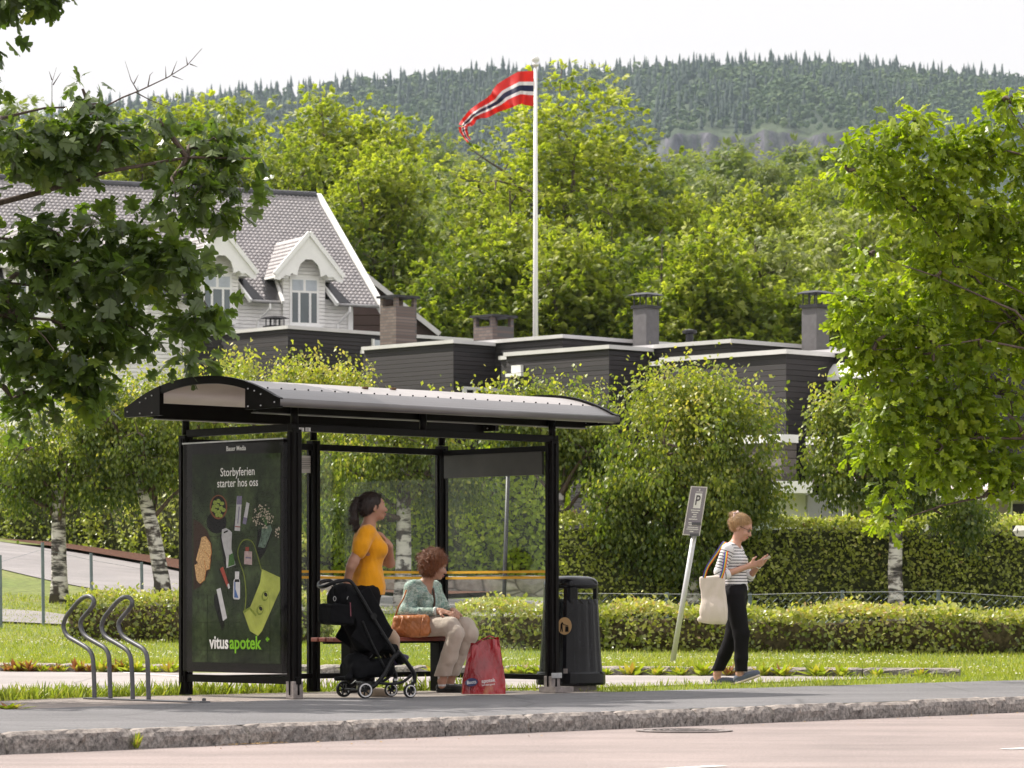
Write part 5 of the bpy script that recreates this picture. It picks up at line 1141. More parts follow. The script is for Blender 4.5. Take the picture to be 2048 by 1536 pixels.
# glass
def pane(a, b, z0, z1, name='glass'):
    d = (b - a).normalized(); m = MB(); m.bar(a + Z * (z0 + z1) / 2, b + Z * (z0 + z1) / 2, .008, z1 - z0); return m.build(name, M_glass, sh)
pane(BL + FE * .06, BL + FE * 1.32, .17, 2.06); pane(BL + FE * 1.44, BR - FE * .06, .17, 2.06); pane(BR + DE * .06, FR - DE * .06, .16, 2.05)
for z in (.985, 1.035):
    m = MB()
    for a, b in ((BL + FE * .06, BL + FE * 1.32), (BL + FE * 1.44, BR - FE * .06), (BR + DE * .06, FR - DE * .06)):
        o_ = DE * .006 if abs((b - a).normalized().dot(FE)) > .9 else -FE * .006
        m.bar(a + o_ + Z * z, b + o_ + Z * z, .002, .022)
    m.build('yellow_stripe', M_yellow, sh)
# dark information panel inside the right end
m = MB(); m.bar(BR + DE * .10 - FE * .05 + Z * 1.965, FR - DE * .06 - FE * .05 + Z * 1.965, .03, .20); m.build('header_panel', plain('dark_panel', (.035, .033, .03), .45, var=.4, scale=3, bmp=.05), sh, bevel=.003)
# white notice on the back glass, two small stickers on the rail
def plane_pt(px, py, o, d):
    k = (px - 1024) / F; u = (k * o.y - o.x) / (d.x - k * d.y); p = o + d * u; return V((p.x, p.y, H + (HY - py) * p.y / F))
M_paper = plain('white_paper', (.62, .60, .60), .6, var=.05); M_ink = plain('black_ink', (.03, .03, .035), .6, var=.1)
m = MB(); q = [plane_pt(x, y, BL + DE * .012, FE) for x, y in ((600, 946), (629, 946), (629, 912), (600, 911))]; m.prism(q, DE * .001); np_ = m.build('notice', M_paper, sh)
m = MB()
for i in range(6):
    a, b = plane_pt(603, 918 + i * 3.6, BL + DE * .0145, FE), plane_pt(626 - (i * 5) % 9, 918 + i * 3.6, BL + DE * .0145, FE); m.bar(a, b, .0012, .004)
m.build('print', M_ink, np_)
for x0 in (598, 611):
    m = MB(); q = [plane_pt(x, y, FL + DE * .034, FE) for x, y in ((x0, 862.5), (x0 + 10, 863), (x0 + 10, 855.5), (x0, 855))]; m.prism(q, DE * .001); st = m.build('sticker', M_paper, sh)
    m = MB()
    for i in range(3): a, b = plane_pt(x0 + 2, 857 + i * 2, FL + DE * .0365, FE), plane_pt(x0 + 7, 857.3 + i * 2, FL + DE * .0365, FE); m.bar(a, b, .001, .003)
    m.build('print', M_ink, st)

# ---------------------------------------------------------------- lit advertisement box on the near end
NO = -FE                                               # outward normal of the end wall
AO = BL + NO * .075; AW = lambda px, py, o=0.0: plane_pt(px, py, AO + NO * o, DE)
m = MB(); c0, c1 = BL + DE * .055 + Z * .17, FL - DE * .055 + Z * .17; cc = (c0 + c1) / 2; m.box(V((cc.x, cc.y, (.20 + 2.08) / 2)), (.15, 1.30, 1.88), AXS); box = m.build('advertisement_box', M_frame, sh, bevel=.01)
m = MB(); m.box(V((cc.x, cc.y, 2.083)), (.156, 1.31, .012), AXS); m.build('top_trim', M_galv, box)
mt, nt_, b = newmat('poster_print')
v = coords(nt_, (1, 1, 1)); n1 = noise(nt_, v, 1.7, 6, .65); col = ramp(nt_, n1, [(.3, (.008, .010, .006)), (.5, (.020, .030, .013)), (.68, (.055, .075, .03))]); n2 = noise(nt_, v, 22, 5, .7)
col = mix(nt_, col, ramp(nt_, n2, [(.3, (.6,) * 3), (.7, (1.5,) * 3)]), 1.0, 'MULTIPLY'); nt_.links.new(col, b.inputs['Base Color']); b.inputs['Roughness'].default_value = .6; b.inputs['Specular IOR Level'].default_value = .05
m = MB(); q = [AW(385, 1324, .004), AW(561, 1328, .004), AW(561, 906, .004), AW(385, 909, .004)]; m.prism([x + NO * .0 for x in q], NO * .003); poster = m.build('poster', mt, box)
def ink(name, col, rough=.6, var=.12, sc=30): return plain(name, tuple(c * .95 for c in col), rough, var=var, scale=sc, bmp=0, spec=.05)
def shape(pts, o, mat, name):
    mb_ = MB(); mb_.poly([AW(x, y, .0078 + o * .0006) for x, y in pts]); ob = mb_.build(name, mat, poster); return ob
def ellp(cx, cy, rx, ry, rot=0, n=28): return [(cx + rx * math.cos(a) * math.cos(rot) - ry * math.sin(a) * math.sin(rot), cy + rx * math.cos(a) * math.sin(rot) + ry * math.sin(a) * math.cos(rot)) for a in [6.2832 * i / n for i in range(n)]]
I_dk = ink('print_dark', (.006, .006, .006)); I_wood = ink('print_wood', (.16, .055, .025)); I_plate = ink('print_plate', (.028, .014, .009)); I_bread = ink('print_bread', (.40, .25, .12), var=.6, sc=90); I_crust = ink('print_crust', (.33, .14, .04), var=.2)
I_oliv = ink('print_olive', (.22, .28, .05), var=.4, sc=90); I_wh = ink('print_white', (.42, .41, .43)); I_lil = ink('print_lilac', (.16, .14, .22)); I_grn = ink('print_green', (.05, .12, .03)); I_lime = ink('print_lime', (.26, .29, .06), var=.25, sc=8); I_limed = ink('print_lime_dark', (.13, .16, .02), var=.25)
I_red = ink('print_red', (.25, .05, .035)); I_blue = ink('print_blue', (.05, .10, .25)); I_pink = ink('print_pink', (.40, .30, .30), var=.2); I_flow = ink('print_flower', (.36, .30, .24), var=.5, sc=120); I_seam = ink('print_seam', (.012, .02, .009)); I_gls = ink('print_glass', (.09, .13, .10), var=.5, sc=40)
m = MB()
for y in (955, 1013, 1073, 1130, 1190, 1245, 1300): m.bar(AW(386, y, .0079), AW(560, y + 1, .0079), .0004, .004)
for x, y0, y1 in ((470, 909, 955), (430, 955, 1013), (515, 985, 1073), (455, 1130, 1190), (415, 1190, 1324), (540, 1190, 1324)): m.bar(AW(x, y0, .0079), AW(x, y1, .0079), .0004, .004)
m.build('tile_joints', I_seam, poster)
shape(ellp(433, 1045, 20, 22), .5, I_dk, 'bowl_shade'); shape(ellp(437, 1014, 17.5, 24.5), 1, I_wood, 'bowl'); shape(ellp(437, 1013.5, 14.5, 21.5), 1.5, I_dk, 'bowl_inside')
m = MB(); r = np.random.default_rng(5)
for x, y in ((430, 1005), (437, 1002), (444, 1007), (428, 1013), (435, 1012), (442, 1016), (447, 1020), (431, 1022), (438, 1024), (434, 1030), (441, 1031), (426, 1019)): m.poly([AW(a, b, .0090) for a, b in ellp(x, y, 4.0, 4.6, r.uniform(0, 3), 10)])
m.build('olives', I_oliv, poster)
shape([(387, 1038), (400, 1045), (415, 1062), (424, 1090), (424, 1120), (415, 1150), (402, 1172), (387, 1180)], .8, I_plate, 'plate')
for k, (pts) in enumerate(([(403, 1075), (410, 1072), (420, 1086), (422, 1106), (418, 1120), (396, 1108)], [(398, 1096), (408, 1102), (420, 1118), (418, 1138), (406, 1142), (392, 1120)], [(389, 1130), (398, 1125), (408, 1120), (411, 1140), (408, 1160), (399, 1167), (393, 1160)])):
    shape([(x + 1.6, y + .5) for x, y in pts], 1.4 + k, I_crust, 'crust'); shape(pts, 1.9 + k, I_bread, 'bread_slice')
shape([(474, 1000), (482, 1000), (476, 1062), (466, 1060)], .6, I_dk, 'tube_shade'); shape([(474, 992), (484, 992), (480, 1062), (469, 1061)], 1.4, I_wh, 'cream_tube'); shape([(474.4, 992), (484, 992), (483, 1009), (473.5, 1009)], 1.9, I_lil, 'tube_cap'); shape([(470.2, 1052), (480.6, 1053), (480.4, 1055), (470, 1054)], 2.0, I_red, 'tube_band')
m = MB(); m.bar(AW(478.5, 1013, .0096), AW(475.5, 1047, .0096), .0003, .012); m.build('tube_print', I_lil, poster)
shape([(493, 1004), (499, 1007), (492, 1049), (485, 1047)], 1.3, I_wh, 'slim_tube'); shape([(487.5, 1034), (494.5, 1036), (492, 1049), (485, 1047)], 1.7, I_lil, 'slim_tube_end')
shape([(515, 1060), (532, 1055), (545, 1062), (530, 1105), (520, 1120), (512, 1100)], .5, I_dk, 'vase_shade'); shape([(524, 1055), (541, 1050), (544, 1060), (530, 1096), (516, 1094), (522, 1072)], 1.2, I_gls, 'vase')
m = MB()
for i in range(95):
    a = r.uniform(0, 6.28); q = r.random() ** .6; x = 526 + math.cos(a) * 21 * q; y = 1033 + math.sin(a) * 24 * q; m.poly([AW(a_, b_, .0092) for a_, b_ in ellp(x, y, r.uniform(.9, 1.8), r.uniform(1, 2.2), 0, 6)])
for i in range(14): m.poly([AW(a_, b_, .0092) for a_, b_ in ellp(r.uniform(550, 559), r.uniform(1055, 1078), 1.4, 1.8, 0, 6)])
m.build('flower_heads', I_flow, poster)
m = MB()
for i in range(9): a = 3.9 + i * .21; m.bar(AW(533, 1052, .0086), AW(526 + math.cos(a) * 20, 1035 + math.sin(a) * 22, .0086), .0003, .003)
m.build('flower_stems', I_grn, poster)
shape([(440, 1070), (450, 1062), (452, 1100), (462, 1135), (450, 1136), (444, 1100)], .6, I_dk, 'sachet_shade')
shape([(444, 1059), (452, 1056), (459, 1060), (464, 1065), (463, 1085), (463, 1098), (468, 1118), (471, 1130), (453, 1136), (452, 1115), (447, 1095), (443, 1075)], 1.3, I_wh, 'sachet'); shape([(458, 1110), (466, 1106), (470, 1129), (456, 1134)], 1.7, I_grn, 'sachet_print'); shape([(447, 1064), (455, 1060), (456, 1063), (448, 1067)], 1.7, I_dk, 'sachet_slot')
shape([(437, 1140), (445, 1135), (462, 1172), (452, 1172)], .6, I_dk, 'lip_tube_shade'); shape([(440, 1138), (446, 1133), (458, 1170), (454, 1174)], 1.3, I_red, 'lip_tube'); shape([(454.5, 1169), (458, 1167), (460, 1176), (456.5, 1178)], 1.7, I_wh, 'lip_tube_cap')
shape([(437, 1185), (428, 1190), (428, 1208), (444, 1262), (450, 1250)], .6, I_dk, 'white_box_shade'); shape([(433, 1179), (441, 1175.5), (454, 1236), (446, 1242)], 1.3, I_wh, 'white_box')
shape([(470, 1143), (478.5, 1143), (478, 1157), (470, 1157)], 1.3, I_wh, 'bottle_cap'); shape([(467, 1161), (470, 1157), (478, 1157), (480, 1161), (480, 1196), (478, 1199), (468, 1198.5), (466, 1195)], 1.3, I_wh, 'bottle'); shape([(468.5, 1163), (471, 1163), (471, 1178), (477, 1196), (468.5, 1195)], 1.7, I_blue, 'bottle_label'); shape([(470, 1158.5), (478, 1158.5), (479, 1164), (469, 1164)], 1.8, I_dk, 'bottle_neck')
shape([(489, 1102), (504, 1103), (504, 1130), (488, 1128)], 1.3, I_pink, 'jar'); shape([(491, 1094), (498, 1094), (498, 1102), (491, 1102)], 1.3, I_red, 'jar_lid'); m = MB(); m.bar(AW(491, 1115, .0094), AW(502, 1116, .0094), .0003, .012); m.build('jar_print', I_lil, poster)
def curve_pts(pts, n=10):
    p = [V(q) for q in pts]; out = []
    for i in range(len(p) - 1):
        p0, p1, p2, p3 = p[max(i - 1, 0)], p[i], p[i + 1], p[min(i + 2, len(p) - 1)]
        for k in range(n): t = k / n; out.append(.5 * ((2 * p1) + (p2 - p0) * t + (2 * p0 - 5 * p1 + 4 * p2 - p3) * t * t + (3 * p1 - p0 - 3 * p2 + p3) * t ** 3))
    return out + [p[-1]]
cp = curve_pts([(489, 1226, 0), (492, 1190, 0), (488, 1150, 0), (478, 1120, 0), (476, 1100, 0), (484, 1083, 0), (495, 1079, 0), (506, 1086, 0), (514, 1108, 0), (523, 1140, 0)], 6)
m = MB()
for a, b in zip(cp[:-1], cp[1:]): m.bar(AW(a.x, a.y, .0095), AW(b.x, b.y, .0095), .0003, .011)
m.build('bag_strap', I_limed, poster)
shape([(524, 1138), (560, 1155), (560, 1180), (524, 1262), (516, 1272), (500, 1262), (486, 1222), (500, 1215), (520, 1165)], 1.2, I_lime, 'lime_bag'); shape([(500, 1214), (514, 1230), (511, 1233), (498, 1218)], 1.8, I_limed, 'bag_fold')
shape([(486, 1222), (499, 1214), (501, 1217), (489, 1226)], 1.9, I_limed, 'bag_edge')
for (x, y) in ((530, 1192), (520, 1220)):
    shape(ellp(x, y, 7, 10.5, .25), 2.2, I_limed, 'pod'); shape(ellp(x + 1, y - 1, 5, 8, .25), 2.6, I_lime, 'pod_inside'); shape(ellp(x + 1.4, y - 3, 3.2, 4.6, -.5), 3.0, I_dk, 'pod_stone')
I_text = ink('print_text', (.72, .70, .70)); I_tgreen = ink('print_text_green', (.17, .40, .02))
def adtext(s, px, py, hpx, mat, name, bold=.012, par=None, sx=1.0, al='CENTER', o=.0105):
    p = AW(px, py, o); size = hpx / (F / p.y); return text(s, size, p, DE, Z, mat, par or poster, name, bold=bold, align=al, sx=sx, extrude=.0003)
adtext('Bauer Media', 472, 897, 13.5, I_text, 'header_lettering', .012, box, .92, o=.006)
adtext('Storbyferien', 475, 944, 24, I_text, 'headline', .006, sx=.92); adtext('starter hos oss', 475, 966, 24, I_text, 'headline', .006, sx=.90)
adtext('vitus', 457, 1286, 37, I_text, 'brand_lettering', .022, al='RIGHT', sx=.88); adtext('apotek', 459, 1286, 37, I_tgreen, 'brand_lettering', .022, al='LEFT', sx=.96)
m = MB(); a, b = AW(535, 1274, .0105), AW(535, 1283, .0105); m.bar(a, b, .0004, .014); m.bar(AW(531.4, 1278.5, .0112), AW(538.6, 1278.5, .0112), .0004, .014); m.build('plus_mark', I_tgreen, poster)
# glass over the poster
mt, nt_, b = newmat('poster_glass'); nt_.nodes.remove(b); tr = nt_.nodes.new('ShaderNodeBsdfTransparent'); gl = N(nt_, 'ShaderNodeBsdfGlossy', Roughness=.05); fr = facing_fac(nt_, .003, .3); mx = nt_.nodes.new('ShaderNodeMixShader')
nt_.links.new(fr, mx.inputs[0]); nt_.links.new(tr.outputs[0], mx.inputs[1]); nt_.links.new(gl.outputs[0], mx.inputs[2]); nt_.links.new(mx.outputs[0], nt_.nodes['Material Output'].inputs[0])
m = MB(); q = [AW(374, 1345, .013), AW(575, 1352, .013), AW(575, 884, .013), AW(374, 888, .013)]; m.prism(q, NO * .003); m.build('cover_glass', mt, box)

# ---------------------------------------------------------------- bench inside the shelter
bq = BL + DE * .34; bn = thing('bench', bq + FE * 1.5, 'red brown slatted bench along the back of the bus shelter', 'bench')
M_slat = plain('red_brown_wood', (.20, .045, .03), .45, var=.25, scale=12, bmp=.2)
for k in range(3):
    m = MB(); m.bar(bq + DE * (k - 1) * .105 + FE * 1.19 + Z * .455, bq + DE * (k - 1) * .105 + FE * 2.68 + Z * .455, .09, .035); m.build('slat', M_slat, bn, bevel=.006)
for t in (1.5, 2.52):
    m = MB(); m.box(bq + FE * t + Z * .215 - DE * .0, (.10, .12, .43), AXS); m.build('leg', M_frame, bn, bevel=.006)
m = MB(); m.bar(bq + FE * 1.22 + Z * .428, bq + FE * 2.65 + Z * .428, .05, .018); m.build('cross_beam', M_frame, bn)

# ---------------------------------------------------------------- litter bin
bc = V((.515, 30.3, 0)); M_bin = plain('black_bin_plastic', (.007, .007, .009), .2, var=.2, scale=4, bmp=.03, spec=.25)
bi = thing('litter_bin', bc, 'black domed litter bin with a gold emblem beside the right end of the shelter', 'litter bin')
def sq(r, z, n=48, e=3.2, rib=0):
    out = []
    for k in range(n):
        a = 2 * math.pi * k / n; c, s = math.cos(a), math.sin(a); q = (abs(c) ** e + abs(s) ** e) ** (-1 / e); q *= 1 - (rib * .02 * (k % 3 == 0))
        out.append(bc + (FE * c + DE * s) * r * q + Z * z)
    return out
m = MB(); m.loft([sq(.20, .0), sq(.20, .045)]); m.build('foot', M_iron, bi)
m = MB(); m.loft([sq(.262, .05), sq(.268, .07), sq(.266, .15), sq(.256, .165)]); m.build('base', M_bin, bi, smooth=False)
m = MB(); m.loft([sq(.248, .165, rib=1), sq(.238, .3, rib=1), sq(.216, .76, rib=1), sq(.212, .80), sq(.19, .80), sq(.185, .5)], cap=False); m.build('body', M_bin, bi)
for (i, j) in ((1, 1), (1, -1), (-1, 1), (-1, -1)):
    m = MB(); ring = [q - bc for q in sq(.2125, 0)]; sel = sorted([q for q in ring if q.dot(FE) * i > .10 and q.dot(DE) * j > .10], key=lambda q: math.atan2(q.dot(DE), q.dot(FE)))
    m.loft([[bc + q + Z * z for q in sel] + [bc + q * .86 + Z * z for q in sel[::-1]] for z in (.79, .90)]); m.build('corner_post', M_bin, bi)
m = MB(); m.loft([sq(.211, .89), sq(.212, .925), sq(.206, .955), sq(.185, .98), sq(.14, .997), sq(.06, 1.004)]); m.build('hood', M_bin, bi, smooth=True)
M_gold = plain('gold_print', (.36, .22, .09), .5, var=.1)
ep = P(1129, 1252, 29.98); nrm = V((-.10, -1, 0)).normalized(); er = V((1, -.10, 0)).normalized()
m = MB(); m.prism([ep + nrm * .0 + er * .06 * math.cos(a) + Z * .075 * math.sin(a) for a in [6.2832 * i / 32 for i in range(32)]], -nrm * .03); em = m.build('emblem', M_gold, bi)
ef = lambda x, y: ep + nrm * .002 + er * x * .01 + Z * y * .01
m = MB()
for pts in ([(-2.6, 3.0), (-1.6, 3.4), (-1.2, 2.6), (-1.9, 1.9), (-2.7, 2.2)], [(-3, 1.8), (-1.6, 1.6), (-.2, .6), (1.2, .8), (1.2, 1.3), (0, 1.2), (-1.4, 2.3), (-2.9, 2.4)], [(-3.4, 1.8), (-1.8, 1.8), (-1.6, -1.5), (-1.4, -5), (-2.1, -5), (-2.6, -1.8), (-3, -5), (-3.7, -5), (-3.5, -1.4)], [(.8, -.4), (3.4, -.4), (3.6, -5), (.6, -5)], [(.8, 0), (1.2, .7), (3.0, .7), (3.4, 0)]):
    m.prism([ef(*q) for q in pts], nrm * .0008)
m.build('figure', M_frame, em)
q = P(1131, 1342, 29.97); m = MB(); m.box(q, (.035, .006, .04), (er, nrm, Z)); m.build('lock', M_iron, bi)

# ---------------------------------------------------------------- cycle stands
M_steel = plain('galvanised_tube', (.10, .10, .11), .45, .35, var=.2, scale=10, bmp=.05)
cb = V((-3.33, 27.62, 0)); cs = thing('bicycle_stand', cb, 'grey steel bicycle stand of two wavy hoops on a flat base rail', 'bicycle stand')
path = [(189, 1399), (188.5, 1370), (187, 1335), (185.5, 1317), (182, 1306), (175, 1297), (158, 1286), (139, 1275), (131, 1266), (127, 1254), (128.5, 1243), (134, 1231), (145, 1217), (156, 1204), (164, 1197), (172, 1193), (180, 1193), (186, 1197.5), (188, 1204), (185.5, 1212), (174, 1226), (164, 1238), (161, 1247), (162, 1256), (167, 1267), (176, 1276), (193, 1286), (208, 1295), (215, 1304), (218, 1316), (219, 1335), (220, 1370), (221, 1400)]
cp = curve_pts([(x, y, 0) for x, y in path], 4)
for k, (sx, sy) in enumerate(((0, 0), (76.5, 1.5))):
    m = MB(); pts = []
    for i, q in enumerate(cp): p = plane_pt(q.x + sx, q.y + sy, cb, DE); pts.append(p)
    pts[0].z = 0; pts[-1].z = 0; m.tube(pts, .0185, 10); m.build('hoop', M_steel, cs, smooth=True)
m = MB(); a, b = plane_pt(176, 1397, cb, DE), plane_pt(411, 1407, cb, DE); a.z = b.z = .004; m.bar(a, b, .1, .012); rl = m.build('base_rail', M_steel, cs, bevel=.003)
for x in (379, 408):
    m = MB(); q = plane_pt(x, 1400, cb, DE); q.z = .014; m.lathe([(.016, 0), (.016, .016), (.008, .022), (0, .022)], q, 8); m.build('bolt', M_steel, rl)

# ---------------------------------------------------------------- tilted parking sign
sd = 38.2; b0 = P(1345, 1325, sd); b0.z = Gz(b0.x, sd); top = P(1394, 1040, sd - .1); sg_ = thing('parking_sign', b0, 'grey parking sign with a white P on a pale tilted pole', 'sign')
dr = (top - b0).normalized(); m = MB(); bk_ = V((0, .06, 0)); m.tube([b0 - dr * .1 + bk_, b0 + dr * 1.62 + bk_], .030, 12); m.build('pole', plain('aluminium_pole', (.60, .59, .60), .4, .4, var=.05), sg_, smooth=True)
m = MB(); cnr = [P(1365, 1070, sd - .09), P(1399.5, 1071.5, sd - .09), P(1415, 974, sd - .09), P(1382, 972, sd - .09)]; m.prism(cnr, V((0, .012, 0))); pn = m.build('panel', plain('sign_border', (.70, .66, .60), .5, var=.03), sg_)
inn = lambda u, v, o=0.0: (cnr[0] * (1 - u) * (1 - v) + cnr[1] * u * (1 - v) + cnr[3] * (1 - u) * v + cnr[2] * u * v) + V((0, -.002 - o, 0))
def onsign(u0, u1, v0, v1, mat, name, o=0.0):
    m = MB(); m.poly([inn(u0, v0, o), inn(u1, v0, o), inn(u1, v1, o), inn(u0, v1, o)]); return m.build(name, mat, pn)
onsign(.05, .95, .018, .982, plain('sign_face', (.24, .215, .245), .4, var=.05), 'face'); M_sw = plain('sign_white', (.74, .72, .70), .5, var=.03)
onsign(.34, .76, .555, .86, M_sw, 'white_square', .002)
ru, uu = (cnr[1] - cnr[0]).normalized(), (cnr[3] - cnr[0]).normalized(); text('P', .155, inn(.54, .71, .006), ru, uu, plain('sign_ink', (.07, .06, .07), .5), pn, 'letter', bold=.01, extrude=.0005, sx=.7)
onsign(.53, .59, .915, .955, M_sw, 'crest', .002); onsign(.38, .78, .884, .895, M_sw, 'small_line', .002)
r = np.random.default_rng(9); k = 0
for v, a, b_ in ((.515, .24, .78), (.47, .30, .70), (.425, .42, .62), (.38, .36, .64), (.33, .20, .70), (.255, .22, .80), (.215, .26, .74), (.165, .20, .82), (.125, .17, .85), (.08, .38, .60)):
    m = MB(); u = a
    while u < b_:
        w_ = r.uniform(.03, .07); m.poly([inn(u, v - .011, .003), inn(min(u + w_, b_), v - .011, .003), inn(min(u + w_, b_), v + .011, .003), inn(u, v + .011, .003)]); u += w_ + .012
    m.build('text_line', M_sw, pn)
for z in (.2, .45): m = MB(); c_ = b0 + dr * (1.35 + z * .5); m.bar(c_ + V((-.05, .03, 0)), c_ + V((.05, .03, 0)), .07, .03); m.build('clamp', M_steel, pn)

# ---------------------------------------------------------------- small arrow sign at the right edge, thin dark pole, wire fence
o = thing('direction_sign', P(2060, 1300, 36) * V((1, 1, 0)) if False else V((P(2110, 0, 36).x, 36, Gz(5.6, 36))), 'white arrow shaped street sign poking in at the right edge above the hedge', 'sign')
m = MB(); m.prism([P(2026, 1062, 36), P(2033, 1072.5, 36), P(2160, 1076, 35.6), P(2160, 1054, 35.6), P(2033, 1051, 36)], V((0, .02, 0))); pl = m.build('arrow_plate', M_paint, o)
m = MB()
for pts in ([(2024.5, 1051), (2032.5, 1050.5), (2025.5, 1061.5)], [(2025.5, 1062.5), (2032, 1073), (2024.5, 1071)]): m.prism([P(x, y, 36.03) for x, y in pts], V((0, .01, 0)))
m.build('black_edge', M_ink, pl)
text('Kirke', 14 / (F / 36), P(2033, 1062.5, 35.97), (1, 0, 0), Z, M_ink, pl, 'lettering', align='LEFT')
m = MB(); q = P(2150, 1040, 35.9); m.tube([V((q.x, 36.0, -.05)), V((q.x, 36.0, q.z))], .035, 12); m.build('pole', M_steel, o, smooth=True)
q = P(1014, 0, 46.2); o = thing('slim_pole', V((q.x, 46.2, Gz(q.x, 46.2))), 'slim dark leaning pole seen through the right glass of the shelter', 'pole')
m = MB(); m.tube([V((q.x - .10, 46.2, Gz(q.x, 46.2) - .1)), P(1008, 1195, 46.2), P(1016, 950, 46.2)], .028, 8); m.build('shaft', M_dmetal, o, smooth=True); m = MB(); m.sphere(P(1016, 948, 46.2), .04, 8, 6); m.build('cap', M_dmetal, o)
M_fpost = plain('green_grey_fence_post', (.16, .20, .22), .5, .3)
fz = lambda px: .77 + (1205 - np.interp(px, [1100, 1500, 1690, 1880, 2048], [1187, 1190, 1185, 1184, 1195])) * 44.6 / F
x0 = P(1115, 0, 44.6).x; fo = thing('wire_fence', V((x0, 44.6, Gz(x0, 44.6))), 'low diamond wire fence between the low hedge and the tall hedge', 'fence')
for px in (1148, 1334, 1500, 1685, 1877, 2062):
    q = P(px, 0, 44.6); m = MB(); m.box(V((q.x, 44.6, (Gz(q.x, 44.6) + fz(px)) / 2)), (.045, .03, fz(px) - Gz(q.x, 44.6) + .06)); m.build('post', M_fpost, fo)
m = MB(); L0, L1 = P(1115, 0, 44.6).x, P(2075, 0, 44.6).x; st = .055
nx_ = int((L1 - L0) / st)
for i in range(nx_):
    x = L0 + i * st; px = 1024 + x * F / 44.6; zt = float(fz(px)); zs = []; z = zt; k = 0
    while z > Gz(x, 44.6) + .12: zs.append((x + (st / 2 if k % 2 == i % 2 else -st / 2), 44.58 + .006 * (k % 2), z)); z -= st * .9; k += 1
    m.tube(zs, .0026, 3, cap=False)
m.build('wire_mesh', M_fpost, fo)
m = MB(); m.tube([V((x, 44.58, float(fz(1024 + x * F / 44.6)) + .005)) for x in np.linspace(L0, L1, 40)], .004, 4); m.build('top_wire', M_galv, fo)
fo = thing('post_fence', V((-6.6, 47.5, Gz(-6.6, 47.5))), 'thin grey green fence posts on the lawn beside the driveway', 'fence')
for px, py0, py1, d in ((2, 1110, 1197, 45.5), (87, 1085, 1203, 46), (184, 1106, 1182, 47.5), (285, 1124, 1180, 49)):
    b = P(px, py1, d); b.z = Gz(b.x, d); m = MB(); m.tube([b - Z * .1, P(px - 2, py0, d)], .022, 8); m.build('post', M_fpost, fo)
m = MB()
pts = [P(px - 2, py0 + 14, d) for px, py0, d in ((2, 1110, 45.5), (87, 1085, 46), (184, 1106, 47.5), (285, 1124, 49))]; m.tube(pts, .0022, 3); m.build('wire', M_fpost, fo)
# ---------------------------------------------------------------- people
M_skin = plain('skin', (.50, .27, .19), .5, var=.06, scale=9, bmp=.05); M_skin2 = plain('skin_tanned', (.40, .205, .135), .5, var=.06, scale=9, bmp=.05)
for m_ in (M_skin, M_skin2):
    b = m_.node_tree.nodes['Principled BSDF']; b.inputs['Subsurface Weight'].default_value = .15; b.inputs['Subsurface Radius'].default_value = (.02, .008, .004); b.inputs['Subsurface Scale'].default_value = .5
def cloth(name, col, rough=.85, var=.08, fold=.5, sheen=.3):
    m, nt, b = newmat(name); v = coords(nt, (1, 1, .6)); n = noise(nt, v, 7, 4, .6); w_ = noise(nt, coords(nt), 240, 2)
    nt.links.new(ramp(nt, n, [(.3, tuple(c * (1 - var) for c in col)), (.7, tuple(min(1, c * (1 + var)) for c in col))]), b.inputs['Base Color'])
    b.inputs['Roughness'].default_value = rough; b.inputs['Specular IOR Level'].default_value = .12; b.inputs['Sheen Weight'].default_value = sheen; b.inputs['Sheen Roughness'].default_value = .5
    b1 = N(nt, 'ShaderNodeBump', Strength=fold, Distance=.02); nt.links.new(n, b1.inputs['Height']); b2 = N(nt, 'ShaderNodeBump', Strength=.3, Distance=.001); nt.links.new(w_, b2.inputs['Height']); nt.links.new(b1.outputs[0], b2.inputs['Normal']); nt.links.new(b2.outputs[0], b.inputs['Normal']); return m
def hairmat(name, col, hi):
    m, nt, b = newmat(name); n = noise(nt, coords(nt, (14, 14, 2.2)), 6, 5, .7); nt.links.new(ramp(nt, n, [(.3, col), (.7, hi)]), b.inputs['Base Color']); b.inputs['Roughness'].default_value = .42; bump(nt, b, n, .9, .01); return m
H_dark = hairmat('dark_hair', (.012, .007, .006), (.045, .024, .018)); H_red = hairmat('auburn_hair', (.11, .032, .014), (.36, .13, .05)); H_blond = hairmat('blond_hair', (.26, .14, .055), (.52, .32, .15))
M_eyew = plain('eye_white', (.6, .58, .56), .3, var=.02, bmp=0); M_iris = plain('iris', (.03, .02, .015), .2, bmp=0); M_lip = plain('lips', (.42, .13, .11), .45, bmp=0)

